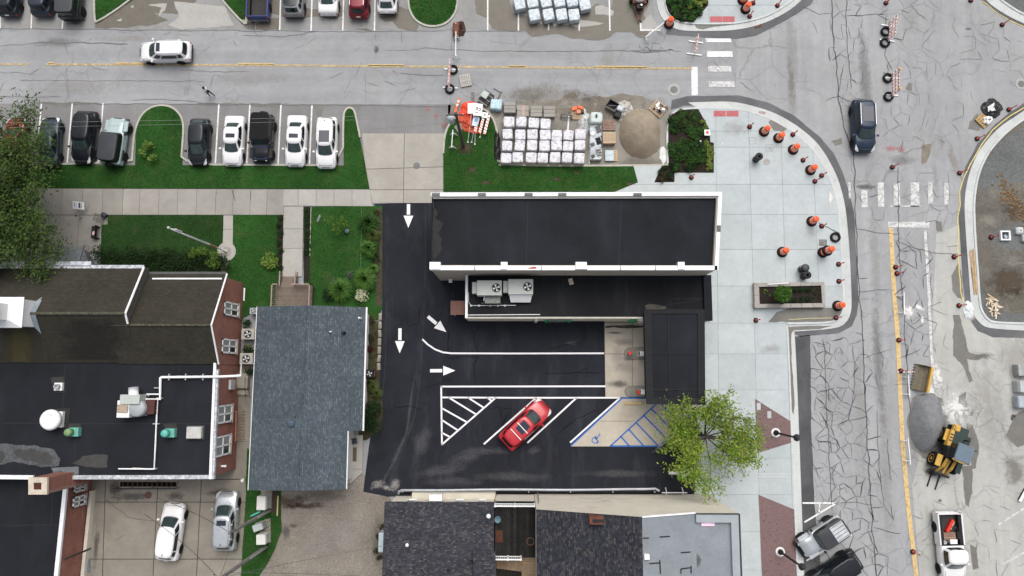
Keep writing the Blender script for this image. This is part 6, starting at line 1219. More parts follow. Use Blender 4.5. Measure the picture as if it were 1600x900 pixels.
MB().box((.02, .12, 2.6), (1.4, 1.3, .12), bev=.05).build('cab_roof', mat('cab_roof_grey', (.12, .165, .21), .5, .1, 2), ld); MB().tube([(.7, -.55, 2.5), (.75, .1, 2.52), (.65, .78, 2.5)], .09, 8).build('cab_front_bar', YEL, ld)
MB().tube([(-1.1, .4, 1.6), (-1.1, .4, 2.3)], .06, 8).build('exhaust', BLACKP, ld); MB().tube([(-.5, .78, 2.2), (-.55, 1.1, 2.25)], .03, 6).build('mirror_arm', BLACKP, ld); MB().box((-.55, 1.15, 2.2), (.05, .12, .26)).build('mirror', BLACKP, ld)
MB().box((1.0, 0, .8), (1.3, .7, .55), bev=.05).build('front_frame', STEELD, ld)
for s in (1, -1): MB().tube([(.75, s*.32, 1.5), (1.4, s*.34, 1.25), (2.0, s*.36, .55)], [.13, .13, .10], 6).build('lift_arm', YEL, ld)
MB().tube([(.8, 0, 1.3), (1.9, 0, .9)], .10, 8).build('lift_cylinder', YEL, ld); MB().box((2.1, 0, .55), (.14, 1.25, .75)).build('fork_carriage', BLACKP, ld); MB().tube([(2.05, .6, .95), (1.95, .62, .2)], .04, 6).build('hydraulic_line', CHROME, ld)
for s in (1, -1): MB().box((2.75, s*.34, .07), (1.25, .10, .06), taper=.96).build('fork', BLACKP, ld)
# ---- detached loader bucket
q = P(1441, 591, .3); bk = thing('loader_bucket', 'detached tan steel bucket with yellow back resting on the cracked street', 'bucket', (q.x, q.y, .016), math.radians(-15))
prof = [(-.62, .05), (-.3, .02), (.15, .06), (.38, .25), (.42, .55)]; b = MB(); hl = 1.08
for (a0, b0), (a1, b1) in zip(prof, prof[1:]): b.add([(a0, -hl, b0), (a1, -hl, b1), (a1, hl, b1), (a0, hl, b0)], [[0, 1, 2, 3], [3, 2, 1, 0]])
b.build('shell', mat('bucket_steel', (.27, .235, .17), .7, .2, 3), bk)
for s in (1, -1): MB().add([(a0, s*hl, b0) for a0, b0 in prof]+[(-.1, s*hl, .55)], [[0, 1, 2, 3, 4, 5]]).build('side_plate', mat('bucket_steel', ()), bk)
MB().box((.5, 0, .35), (.2, hl*2, .6), bev=.03).build('back_bar', YEL, bk)
for k in range(9): MB().box((-.68, -hl+.12+k*.245, .05), (.14, .1, .05)).build('tooth', STEELD, bk)
# ================================================================ traffic control and building materials
def place(proto, used, loc, rz, label, group, sc_=1.0, tilt=None):
    o = proto if not used[0] else copy_tree(proto); used[0] = True
    o.location = loc; o.rotation_euler = (tilt[0] if tilt else 0, tilt[1] if tilt else 0, rz); o['label'] = label
    if group: o['group'] = group
    elif 'group' in o: del o['group']
    return o
dr = thing('traffic_drum', 'x', 'traffic drum'); MB().lathe([(.46, 0), (.46, .06), (.40, .10), (.32, .11)], 18).build('rubber_base', RUBBER, dr)
MB().lathe([(.29, .1), (.29, .32), (.275, .34), (.275, .58), (.26, .60), (.26, .84), (.245, .86), (.245, 1.02), (.2, 1.06)], 18).build('barrel', ORANGE, dr, True)
for z, r in ((.42, .282), (.70, .266)): MB().lathe([(r, z-.07), (r+.004, z-.06), (r+.004, z+.06), (r, z+.07)], 18).build('white_band', REFLW, dr)
MB().tube([(-.12, 0, 1.05), (-.1, 0, 1.13), (.1, 0, 1.13), (.12, 0, 1.05)], .025, 6).build('handle', ORANGE, dr)
ud = [False]; zp = .12; GD = 'traffic drums on the plaza edge'
for x, y, z, l, g in ((1193.5, 206, zp, 'orange traffic drum on the plaza near the curved kerb', GD), (1216, 216, zp, 'orange traffic drum on the plaza near the curved kerb', GD), (1239, 234, zp, 'orange traffic drum on the plaza near the curved kerb', GD), (1266, 266, zp, 'orange traffic drum on the plaza near the curved kerb', GD), (1268, 346, zp, 'orange traffic drum beside the plaza joint leading to the loose tyre', None), (1222, 394, zp, 'lone orange traffic drum in the middle of the plaza above the black bins', None), (1285.5, 394.5, zp, 'orange traffic drum with a second drum stacked on it', None), (1308.5, 478, zp, 'orange traffic drum at the rounded lower kerb corner east of the planter', None), (1045, 38, .045, 'orange traffic drum standing in the gutter by the upper planting bed', None), (1164.5, 15, zp, 'orange traffic drum on the upper corner pavement beside the dark slot', None), (1160, 1, zp, 'orange traffic drum partly out of view on the upper corner pavement', None)):
    place(dr, ud, P(x, y, z), random.uniform(0, 3), l, g)
o = place(dr, ud, P(1285.5, 394.5, zp)+Vector((0, 0, .86)), 1, 'upper orange traffic drum stacked on another drum', None)
dl = thing('delineator', 'x', 'delineator post'); MB().lathe([(.23, 0), (.23, .07), (.15, .1), (.07, .11)], 6).build('rubber_base', RUBBER, dl); MB().lathe([(.12, .1), (.1, .18), (.055, .2), (.05, 1.0), (.06, 1.02), (.02, 1.05)], 10).build('post', REDP, dl)
for z in (.62, .8): MB().lathe([(.053, z), (.053, z+.08)], 10).build('white_band', REFLW, dl)
MB().tube([(0, 0, 1.03), (.0, .05, 1.09), (0, 0, 1.14), (0, -.05, 1.09), (0, 0, 1.04)], .014, 5).build('grip', REDP, dl)
ul = [False]
GP, GS, GE, GK = 'delineators on the plaza edge', 'delineators on the cross street', 'delineators along the eastern kerb', 'delineators on the corner pavement'
for (x, y), z, l, g in [((a, b), zp, 'faded red delineator post with black base on the plaza by the kerb', GP) for a, b in ((1171, 198.5), (1238.5, 210.5), (1254.5, 250.5), (1283.5, 274.5), (1273, 283.5), (1283.5, 353.5), (1310, 413), (1310.5, 439.5))]+[((1181, 500.5), zp, 'delineator post at the wet corner below the planter', None), ((1306, 496.5), zp, 'delineator post with yellow tape tied to it in the wet plaza corner', None), ((1080, 277.5), zp, 'delineator post on the pale slab below the planting bed', None)]+[((a, b), .02, 'faded red delineator post with black base on the cross street', GS) for a, b in ((1394, 261.5), (1399, 417.5), (1401, 427.5), (1404, 531.5), (1384, 5), (1426, 862))]+[((a, b), .02, 'faded red delineator post along the kerb of the dirt site', GE) for a, b in ((1499, 270.5), (1490.5, 401.5), (1498, 477.5), (1526.5, 217), (1576, 171.5))]+[((1565.5, 39), .02, 'delineator post below the upper right kerb', None), ((1516.5, 1), .02, 'delineator post at the top by the upper right kerb', None), ((1548, 371), .06, 'delineator post standing in the dirt beside the framed drain', None), ((1407, 579.5), .03, 'delineator post beside the striped board barrier', None)]+[((a, b), zp, 'delineator post on the upper corner pavement by the kerb', GK) for a, b in ((1176.5, 5), (1214.5, 9), (1171, 26))]:
    place(dl, ul, P(x, y, z), random.uniform(0, 3), l, g)
# tyres
ty = thing('loose_tyre', 'x', 'tyre weight'); MB().lathe([(.27, .02), (.38, 0), (.44, .04), (.44, .16), (.38, .2), (.27, .18), (.25, .1), (.27, .02)], 22).build('tyre', RUBBER, ty, True)
MB().lathe([(.275, .022), (.275, .03)], 16).build('hole_disc', mat('tyre_inside', (.3, .31, .31), .9), ty)  # pale disc in the tyre hole, toned like the road surface
ut = [False]
for x, y, z, l, g in ((708, 109.5, .03, 'tyre weighing down the striped barricade across the main street', 'tyres on the west barricade'), (703, 139.5, .03, 'tyre weighing down the striped barricade across the main street', 'tyres on the west barricade'), (1382, 67.5, .03, 'tyre on the foot of the upper cross street barricade', 'tyres on the upper barricade'), (1383, 50, .03, 'tyre on the foot of the upper cross street barricade', 'tyres on the upper barricade'), (1386.5, 122.5, .03, 'tyre on the foot of the lower cross street barricade', 'tyres on the lower barricade'), (1387.5, 151.5, .03, 'tyre on the foot of the lower cross street barricade', 'tyres on the lower barricade'), (1304.5, 371, zp, 'single loose tyre lying on the plaza against the kerb', None)):
    place(ty, ut, P(x, y, z), random.uniform(0, 3), l, g)
# striped barricades
def barricade(a, b, label, rails=3, h=1.5, lean=.0, orangeends=False):
    pa, pb = P(*a, .02), P(*b, .02); d = pb-pa; r = thing('striped_barricade', label, 'barricade', ((pa+pb)/2), math.atan2(d.y, d.x)); L = d.length
    for s in (-1, 1):
        MB().box((s*L*.36, 0, h/2), (.06, .06, h)).build('upright', WHITE, r); MB().box((s*L*.36, 0, .04), (.09, 1.3, .07)).build('foot', WHITE, r)
    for k in range(rails):
        z = .5+k*(h-.6)/max(1, rails-1); rr = MB().box((0, .05, z), (L, .03, .2)).build('rail', WHITE, r); n_ = int(L/.3); st_ = MB()
        for i in range(n_): x = -L/2+(i+.35)*L/n_; st_.add([(x-.06, .067, z-.1), (x+.07, .067, z-.1), (x+.15, .067, z+.1), (x+.02, .067, z+.1)], [[0, 1, 2, 3][::-1]]); st_.add([(x-.06, .033, z-.1), (x+.07, .033, z-.1), (x+.15, .033, z+.1), (x+.02, .033, z+.1)], [[0, 1, 2, 3]])
        for i in range(n_): x = -L/2+(i+.35)*L/n_; st_.add([(x-.06, .034, z+.102), (x+.09, .034, z+.102), (x+.09, .066, z+.102), (x-.06, .066, z+.102)], [[0, 1, 2, 3]])
        st_.build('stripes', ORANGE, rr)
    if orangeends:
        for s in (-1, 1): MB().lathe([(.09, 0), (.1, .1), (.09, .2)], 10, (s*L*.4, .05, h)).build('warning_lamp', mat('amber_lens', (.7, .33, .05), .4), r)
    return r
barricade((703, 143), (706, 103), 'red and white striped barricade on tyres across the main street', 3, 1.5); barricade((1385, 68), (1388, 36), 'white barricade on two tyres in the upper cross street', 3, 1.6); barricade((1391, 154), (1391, 117), 'striped barricade with amber lamps on two tyres in the cross street', 3, 1.6, 0, True); barricade((1084, 89), (1087.5, 62), 'striped barricade board beside the worn pedestrian crossing', 2, 1.1)
def aframe(a, b, label, h=.95, z0=.02, lying=False, k=(-.38, .38)):
    pa, pb = P(*a, z0), P(*b, z0); d = pb-pa; L = d.length; r = thing('a_frame_barrier', label, 'barrier', (pa+pb)/2, math.atan2(d.y, d.x))
    MB().box((0, 0, h), (L, .06, .14)).build('rail', WHITE, r)
    for s in k:
        for sy in (-1, 1): MB().tube([(s*L, sy*.32, 0), (s*L, 0, h)], .035, 6).build('leg', WHITE, r)
        MB().tube([(s*L, -.2, .35), (s*L, .2, .35)], .03, 6).build('crossbar', WHITE, r)
    return r
aframe((714, 57), (713.5, 95), 'white A frame barrier by the rusty pipe heap'); aframe((1006, 66), (1034, 44), 'white A frame barrier set slanting near the gutter drum', 1.0); aframe((1406, 458), (1407, 493), 'white barrier rail standing over the yellow lane line below the stop bar', .6); aframe((1412, 683), (1416, 724), 'white barrier rail beside the yellow lane line near the loader', .6); aframe((1413.5, 585), (1416, 620), 'thin white barrier rail below the striped board', .5)
q = P(1411, 581, .0); r = thing('striped_board', 'small red and white striped board on a white foot', 'sign board', (q.x, q.y, .03)); MB().box((.15, 0, .75), (.55, .06, .5)).build('board', WHITE, r); MB().box((0, 0, .04), (1.0, .12, .07)).build('foot', WHITE, r); MB().box((.15, 0, .3), (.06, .05, .5)).build('post', WHITE, r)
for i in range(3): MB().add([(-.1+.18*i, -.034, .52), (0+.18*i, -.034, .52), (.08+.18*i, -.034, .98), (-.02+.18*i, -.034, .98)], [[0, 1, 2, 3]]).build('stripe', REDP, r); MB().box((-.03+.18*i, 0, 1.003), (.09, .06, .006)).build('stripe', REDP, r)
aframe((707, 235), (709, 208), 'white folded A frame barrier on the grass by the utility pole', .8, .1); aframe((1029+3, 768), (1071, 768), 'low white barrier at the end of the pipe guard rail', .55, .03, k=(-.3, .36))
# ---- wrapped bundles
t = NT('wrapped_print_red'); v = t.pos(world=True)
c = t.mix(t.ramp(t.noise(v, 3.2, 4, .7), [(.52, 0), (.6, .75)]), (.52, .535, .575), (.27, .20, .22)); c = t.mix(t.ramp(t.noise(v, 6, 3, .6), [(.55, 0), (.65, .8)]), c, (.74, .73, .74))
t.bump(t.noise(v, 5, 5, .7), .6, .06); WRAPR = t.fin(c, .3, 0, .5)
t = NT('wrapped_print_blue'); v = t.pos(world=True)
c = t.mix(t.ramp(t.noise(v, 3.5, 4, .7), [(.5, 0), (.6, .7)]), (.47, .53, .56), (.22, .27, .33)); c = t.mix(t.ramp(t.noise(v, 6, 3), [(.56, 0), (.66, .7)]), c, (.68, .71, .73)); t.bump(t.noise(v, 5, 5, .7), .6, .06); WRAPB = t.fin(c, .3, 0, .5)
def pallet(parent, L=1.1, W=1.0, m=WOODP, z0=0.0, n=7):
    for i in range(n): MB().box((0, -W/2+(i+.5)*W/n, z0+.125), (L, W/n*.72, .025)).build('slat', m, parent)
    for s in (-1, 0, 1): MB().box((s*(L/2-.06), 0, z0+.06), (.09, W, .1)).build('bearer', m, parent)
def wrapped(m, W, D, H):
    b = thing('wrapped_bundle', 'x', 'bundle'); g = MB(); n_ = 5; vs = []
    prof = [(.96, .13), (1.0, .3), (1.0, H*.8), (.97, H*.95), (.88, H)]
    for (k, z) in prof:
        for th in range(24):
            x, y = sup(2*math.pi*th/24, W/2*k, D/2*k, 9); vs.append((x+random.gauss(0, .008), y+random.gauss(0, .008), z+random.gauss(0, .008)))
    fs = [[j*24+i, j*24+(i+1) % 24, (j+1)*24+(i+1) % 24, (j+1)*24+i] for j in range(len(prof)-1) for i in range(24)]
    top = len(vs); vs.append((0, 0, H+.01)); fs += [[(len(prof)-1)*24+i, (len(prof)-1)*24+(i+1) % 24, top] for i in range(24)]
    g.add(vs, fs).build('wrapped_load', m, b); MB().box((0, 0, .05), (W*.95, D*.95, .1)).build('pallet_base', WOODG, b)
    return b
wb = wrapped(WRAPR, .94, .93, .92); uw = [False]; GW = 'white wrapped bundles in the kerbed yard'
for x, y in ((795, 190), (814.5, 190), (833.5, 191.5), (852.5, 192.5), (793, 209), (813, 209), (832, 209), (851.5, 210), (870, 211), (888.5, 210.5), (907, 209), (792, 227), (812.5, 227), (831.5, 227), (850.5, 227.5), (869.5, 227), (888, 227.5), (906.8, 226), (790.5, 246), (809.5, 245), (829.5, 246), (848.5, 246), (867.8, 245), (886, 246), (905.3, 247)):
    q = P(x, y, .92); o = place(wb, uw, (q.x+random.gauss(0, .02), q.y+random.gauss(0, .015), .012), random.gauss(-.03, .035)+random.choice((0, math.pi/2, math.pi)), 'white plastic wrapped bundle with reddish print in the %s' % ('row beside the slab pallets' if y < 198 else 'second row from the slab pallets' if y < 215 else 'third row from the slab pallets' if y < 235 else 'row along the grass kerb'), GW); o.scale = (random.uniform(.96, 1.05), random.uniform(.96, 1.05), random.uniform(.88, 1.06))
wb2 = wrapped(WRAPB, 1.0, 1.1, .8); uw = [False]; GB = 'blue grey wrapped bundles in the north bays'
for x, y in ((835, 22.5), (857, 22), (877.5, 22), (897, 22.5), (812, 5), (832, 2), (853, 1.5), (874, 1), (894, .5), (914, 6), (829, -19), (850, -20), (871, -20)):
    q = P(x, y, .8); place(wb2, uw, (q.x, q.y, .012), .19+random.gauss(0, .03), 'blue grey plastic wrapped bundle in the %s' % ('short row nearest the street' if y > 15 else 'longer rows behind the street row of bundles'), GB)
uw = [False]; wb3 = wrapped(mat('torn_wrap_grey', (.36, .40, .43), .35, .45, 2.2, grain=.1, gs=8, world=True), 1.05, 1.1, .6)
for x, y, l in ((930.5, 204, 'partly unwrapped bundle with torn white plastic and a black strap'), (930.5, 222, 'half open bundle with dark blocks showing through grey plastic'), (931, 240, 'bundle with loose white sheet over maroon blocks')):
    q = P(x, y, .6); o = place(wb3, uw, (q.x, q.y, .012), random.gauss(0, .03), l, None)
    MB().box((.25, .1, .63), (.42, .6, .08), .3).build('loose_cover', mat('torn_cover_%d' % int(y), {204: (.05, .045, .06), 222: (.06, .065, .08), 240: (.75, .75, .75)}[y], .5, .3, 4), o); MB().box((-.25, -.25, .625), (.35, .3, .05), .5).build('cover_flap', WHITE, o)
q = P(921, 245, .1); r = thing('white_plank', 'long thin white board lying between the bundles', 'board', (q.x, q.y, .016)); MB().box((0, .5, .03), (.09, 2.2, .06), -.02).build('board', WHITE, r)
# pallets of stone slabs
def slabstack(x, y, label, m, n, w=1.0, d=1.0, h=.5, slots=False, rz=0.0):
    q = P(x, y, h); r = thing('slab_pallet', label, 'stone slabs', (q.x, q.y, .012), rz); pallet(r, w, d, WOODG, 0, 4)
    for i in range(n): MB().box((0, -d/2+(i+.5)*d/n, (.14+h)/2), (w, d/n-.03, h-.14)).build('slab', m, r)
    if slots:
        for i in range(7): MB().box((.05, -d/2+.1+i*.14, h+.004), (.22, .05, .012)).build('orange_spacer', mat('spacer_orange', (.75, .42, .3), .6), r)
SLAB = m_concrete('stone_slab', (.30, .285, .26), .06, .08)
slabstack(796.5, 167.5, 'pallet of grey stone slabs nearest the blue crate', SLAB, 3); slabstack(817, 173, 'pallet of stone slabs with a row of orange spacers', SLAB, 2, slots=True); slabstack(838, 173.5, 'pallet of three grey stone slabs behind the wrapped bundles', SLAB, 3); slabstack(858.5, 174, 'last pallet of grey stone slabs beside the bare bay line', SLAB, 3)
def palletthing(x, y, label, rz=0.0, m=WOODP, z=.012, L=1.1, W=1.0, n=7, stack=1):
    q = P(x, y, .15*stack); r = thing('wooden_pallet', label, 'pallet', (q.x, q.y, z), rz)
    for k in range(stack): pallet(r, L, W, m, k*.145, n)
    return r
palletthing(727, 125.5, 'weathered grey pallet lying alone on the street east of the barricade', math.pi/2+.2, mat('pallet_pale', (.42, .40, .37), .85, .15, 4), .03, n=6); palletthing(902.5, 178, 'wooden pallet carrying orange bits and a black can'); palletthing(951.5, 195, 'reddish weathered pallet above the clean pallet stack', 0, mat('pallet_reddish', (.28, .19, .15), .85, .25, 4)); palletthing(952, 215, 'clean tan pallet stack beside the sand pile', 0, mat('pallet_clean', (.50, .38, .26), .85, .12, 4, rnd=.08), n=9, stack=4); palletthing(955, 243, 'pallet half covered by a pale blue sheet at the yard kerb', 0, mat('pallet_clean', ()), n=7); palletthing(1029, 169.5, 'tan pallet with scattered white scraps beside the curved kerb', .85, WOODP, .02, 1.2, 1.3, 8)
def topping(name, label, cat, x, y, z, parts, rz=0.0):
    q = P(x, y, z); r = thing(name, label, cat, (q.x, q.y, z), rz)
    for nm, c, d, m, a in parts: MB().box(c, d, a, bev=min(d)/6).build(nm, m, r)
    return r
topping('orange_scraps', 'orange plastic pieces on the pallet by the steel bench', 'scraps', 902, 171, .157, [('piece', (-.25, .05, .08), (.45, .3, .14), ORANGE, .3), ('piece', (.3, .15, .06), (.5, .25, .12), ORANGE, -.4), ('piece', (.1, -.25, .1), (.4, .35, .2), mat('orange_faded', (.55, .22, .12), .6), .1)]); topping('black_can', 'small black can on the pallet with orange pieces', 'can', 910, 176, .157, [('can', (0, 0, .12), (.25, .28, .24), BLACKP, 0), ('lid', (0, 0, .25), (.15, .15, .03), STEELD, 0)])
topping('blue_sheet', 'pale blue sheet over the pallet by the yard kerb', 'sheet', 952, 243.5, .157, [('sheet', (0, 0, .06), (.75, .95, .1), mat('sheet_blue', (.42, .50, .54), .5, .2, 3), 0)])
topping('scrap_heap', 'white and blue scraps heaped on the slanted pallet', 'scraps', 1031, 168.5, .157, [('scrap', (random.uniform(-.45, .45), random.uniform(-.5, .5), .05), (random.uniform(.1, .4), random.uniform(.08, .3), .08), random.choice([WHITE, WHITE, mat('scrap_blue', (.25, .42, .55), .5), STEELD]), random.uniform(0, 3)) for _ in range(14)], .85)
topping('steel_bench', 'dark steel rack lying in the yard near the orange pieces', 'rack', 885, 183.5, .012, [('beam', (0, .12, .25), (1.05, .07, .07), STEELD, -.12), ('beam', (0, -.12, .25), (1.05, .07, .07), STEELD, -.12), ('leg', (-.45, .05, .12), (.06, .3, .24), STEELD, 0), ('leg', (.45, -.05, .12), (.06, .3, .24), STEELD, 0)])
topping('slatted_crate', 'dark slatted crate holding a pale green lidded box', 'crate', 759.5, 155, .014, [('slat', (0, -.55+.22*i, .3), (1.05, .12, .06), mat('crate_dark', (.06, .055, .055), .8) if i % 2 else WOODG, 0) for i in range(6)]+[('base', (0, 0, .13), (1.0, 1.1, .24), mat('crate_dark', ()), 0)], -.62); topping('lidded_box', 'pale green lidded box on the dark slatted crate', 'box', 758, 149.5, .33, [('box', (0, 0, .15), (.55, .6, .3), mat('box_pale_green', (.42, .47, .43), .6, .15, 3), 0), ('lid', (0, 0, .31), (.58, .63, .05), mat('box_pale_green', ()), 0)], -.62)
topping('blue_crate', 'light blue plastic crate beside the slab pallets', 'crate', 775.5, 166.5, .012, [('tub', (0, 0, .3), (1.0, .95, .6), mat('crate_blue', (.38, .55, .62), .5, .35, 5), -.1)]+[('rib', (-.4+.2*i, .02, .605), (.05, .8, .03), mat('crate_pale', (.62, .68, .7), .5), -.1) for i in range(5)])
topping('short_ladder', 'short brown timber frame lying above the orange netting', 'timber', 739, 151, .014, [('side', (-.11, 0, .04), (.05, .9, .07), WOODG, 0), ('side', (.11, 0, .04), (.05, .9, .07), WOODG, 0)]+[('rung', (0, -.35+.23*i, .05), (.2, .07, .04), WOODG, 0) for i in range(4)], .03)
topping('angle_timber', 'bent brown timber piece lying behind the blue crate', 'timber', 781, 143, .014, [('arm', (-.25, .1, .03), (.75, .05, .05), mat('timber_brown', (.13, .105, .085), .9), -.55), ('arm', (-.02, -.42, .03), (.85, .12, .05), mat('timber_brown', ()), 1.1)])
# bulk bag and wrappings
q = P(932, 183, 1.0); bag = thing('bulk_bag', 'big pale green bulk bag slumped above the torn bundles', 'bulk bag', (q.x, q.y, .012)); g = MB(); vs = []; prof = [(.85, 0), (1.04, .3), (1.0, .7), (.9, .95), (.7, 1.02), (.25, .94)]
for k, z in prof:
    for i in range(28): x, y = sup(2*math.pi*i/28, .56*k, .52*k, 5); f_ = 1+.06*nz(x*3, y*3, 1, z*3); vs.append((x*f_, y*f_, z*(1+.08*nz(x*2, y*2, 1, 7))))
fs = [[j*28+i, j*28+(i+1) % 28, (j+1)*28+(i+1) % 28, (j+1)*28+i] for j in range(5) for i in range(28)]; fs.append(list(range(140, 168))); g.add(vs, fs).build('sack', mat('bag_green_white', (.50, .57, .55), .6, .12, 3), bag, True)
MB().box((0, .1, 1.0), (.16, .3, .01)).build('print', BLACKP, bag)
for sx, sy in ((-.4, .4), (.4, .4), (.4, -.4), (-.4, -.4)): MB().tube([(sx, sy, .9), (sx*1.1, sy*1.1, 1.12), (sx*.8, sy*1.1, .9)], .02, 5).build('loop', WHITE, bag)
q = P(929.5, 166, .9); r = thing('wood_stake', 'short pinkish stake poking up behind the bulk bag', 'stake', (q.x-.1, q.y-.3, .012)); MB().tube([(0, 0, 0), (.12, .35, 1.3)], .06, 6).build('stake', mat('stake_pink', (.72, .48, .42), .7), r)
def crumple(name, label, cat, x, y, rx, ry, h, m, z0=.012, n=16, seed=0, rz=0.0):
    q = P(x, y, h*.5); r = thing(name, label, cat, (q.x, q.y, z0), rz); g = MB(); vs = []; fs = []
    for j in range(n+1):
        for i in range(n+1):
            u, v_ = i/n*2-1, j/n*2-1; d_ = max(abs(u), abs(v_)); xx, yy = u*math.sqrt(1-v_*v_/2)*rx, v_*math.sqrt(1-u*u/2)*ry; k = 1+.35*nz(u*1.2, v_*1.2, 1.3, seed)
            zz = max(.0, (1-d_**2)*h*(.6+.9*abs(nz(u*2.5, v_*2.5, 1.2, seed+4)))+.10*h*nz(u*6, v_*6, 1, seed)); vs.append((xx*k, yy*k, zz))
    fs = [[j*(n+1)+i, j*(n+1)+i+1, (j+1)*(n+1)+i+1, (j+1)*(n+1)+i] for j in range(n) for i in range(n)]; g.add(vs, fs).build(cat.replace(' ', '_')+'_folds', m, r); return r
PLAST = mat('loose_plastic', (.48, .49, .48), .3, .3, 3, grain=.1, gs=10)
crumple('loose_plastic_film', 'crumpled translucent plastic film left of the bulk bag', 'plastic film', 914, 190, .55, 1.1, .35, PLAST, seed=2); crumple('loose_plastic_film', 'heap of clear plastic film and straps beside the black crate', 'plastic film', 975, 172, .9, .9, .4, mat('loose_plastic_dull', (.36, .35, .32), .35, .4, 3, grain=.15, gs=8), seed=6); crumple('loose_plastic_film', 'torn white film strip fluttering by the sand pile top', 'plastic film', 983, 167, .25, .55, .25, PLAST, seed=9, rz=.4)
crumple('paper_sheet', 'white torn sheet lying between the sand pile and the kerb', 'sheet', 1036, 242, .30, .75, .05, mat('paper_white', (.62, .64, .62), .8), seed=12)
topping('black_crate', 'black open crate with tools at the end of the yard', 'crate', 956, 168, .012, [('base', (0, 0, .06), (.95, .75, .1), BLACKP, 0), ('side', (0, .37, .3), (.95, .06, .5), BLACKP, 0), ('side', (0, -.37, .3), (.95, .06, .5), WOODG, 0), ('side', (-.46, 0, .3), (.06, .7, .5), BLACKP, 0), ('side', (.46, 0, .3), (.06, .7, .5), BLACKP, 0), ('tool', (0, .05, .3), (.8, .08, .08), STEELD, .5)], -.55); topping('white_drum_box', 'white box leaning beside the black crate', 'box', 966, 177, .012, [('box', (0, .25, .35), (.55, .45, .6), mat('box_blue_white', (.5, .54, .57), .6, .2, 3), 0), ('lower_box', (0, -.3, .25), (.6, .5, .4), BLACKP, 0)], -.4)
crumple('black_sheet', 'black plastic sheet heaped at the grass edge beside the bundles', 'sheet', 777, 228, .30, 1.5, .35, mat('black_film', (.015, .015, .016), .4, .3, 4), .08, seed=20)
# sign heap
crumple('orange_netting', 'heap of bright orange netting beside the sign pile', 'netting', 731.5, 172, .8, .85, .5, mat('netting_bright', (.82, .07, .03), .6, .2, 4, grain=.15, gs=9), .08, seed=31); crumple('orange_tarp', 'dull orange tarpaulin folded on the grass by the pole', 'tarpaulin', 730, 192, 1.15, .62, .4, mat('tarp_orange', (.52, .085, .04), .6, .15, 4), .1, seed=33, rz=-.75)
def post_sign(name, label, x, y, hx, hy, w, h, m, rz, marks=(), post=True, zz=.5, cat='road sign'):
    q = P(x, y, zz); r = thing(name, label, cat, (q.x, q.y, .1)); MB().box((0, 0, zz), (w, h, .025), rz).build('panel', m, r)
    R_ = Matrix.Rotation(rz, 3, 'Z')
    for (mx, my, mw, mh, mm) in marks: c_ = R_ @ Vector((mx, my, 0)); MB().box((c_.x, c_.y, zz+.016), (mw, mh, .006), rz).build('print', mm, r)
    if post:
        e = P(hx, hy, .15)-Vector((q.x, q.y, 0)); MB().tube([(0, 0, zz-.05), (e.x, e.y, .06)], .03, 6).build('post', GALV, r); MB().box((e.x, e.y, .03), (.12, .12, .06)).build('post_foot', GALV, r)
    else: MB().box((0, 0, zz/2), (w*.3, h*.3, zz)).build('prop', STEELD, r)
    return r
post_sign('road_sign', 'pale grey back of a road sign lying on the sign pile', 737.5, 170, 731, 222, .75, .95, mat('sign_back', (.42, .45, .46), .4, .08, 3, metal=.4), .0, zz=.55); post_sign('road_sign', 'large white road sign with black marks on top of the pile', 747, 172, 737, 222, .75, 1.1, WHITE, -.1, [(-.1, .1, .1, .3, BLACKP), (.12, .12, .25, .05, BLACKP), (.12, -.08, .25, .05, BLACKP), (.2, .02, .05, .24, BLACKP), (-.12, -.25, .3, .05, BLACKP)], zz=.72)
post_sign('road_sign', 'white road sign with a blue patch among the stacked posts', 743, 190, 742, 225, .5, .9, mat('sign_blue_white', (.45, .56, .66), .5, .3, 4), -.2, [(.05, .1, .25, .3, mat('sign_blue', (.06, .2, .5), .5))], zz=.45); post_sign('road_sign', 'small white sign with a black dot beside the striped boards', 757.5, 180.5, 750, 214, .5, .5, WHITE, -.15, [(0, .02, .12, .14, BLACKP)], zz=.5)
for i, (x, y, xe, ye) in enumerate(((745.5, 196, 741.5, 206), (753, 197, 748.5, 208), (762, 192, 756, 210))):
    a_, b_ = P(x+2, y-12, .5), P(xe+1, ye, .35); q = (a_+b_)/2; d = b_-a_; r = thing('striped_board', ['striped orange and white board with shortest tail in the sign pile', 'striped orange and white board in the middle of the sign pile', 'striped orange and white board at the outer edge of the sign pile'][i], 'sign board', (q.x, q.y, .1), math.atan2(d.y, d.x))
    MB().box((0, 0, .38), (d.length, .24, .03)).build('board', WHITE, r); MB().box((0, 0, .18), (.1, .1, .36)).build('prop', WOODG, r); MB().box((d.length*.4, 0, .18), (.1, .1, .36)).build('prop', WOODG, r)
    for k in range(6): x_ = -d.length/2+.12+k*d.length/6; MB().add([(x_, -.12, .398), (x_+.1, -.12, .398), (x_+.2, .12, .398), (x_+.1, .12, .398)], [[0, 1, 2, 3]]).build('stripe', ORANGE, r)
post_sign('orange_board', 'narrow orange board with white bands leaning near the pole', 714.5, 165.5, 710, 178, .2, 1.4, ORANGE, -.28, [(0, .4, .18, .2, REFLW), (0, .05, .18, .2, REFLW)], zz=.35, cat='sign board', post=False)
q = P(719, 198, .1); r = thing('plywood_sheet', 'grey plywood sheet on the grass at the foot of the utility pole', 'sheet', (q.x, q.y, .1)); MB().box((0, 0, .03), (.9, .6, .04), .6).build('sheet', WOODG, r); MB().box((.1, .2, .055), (.2, .12, .01), .6).build('label_patch', mat('patch_tan', (.4, .35, .25), .8), r)
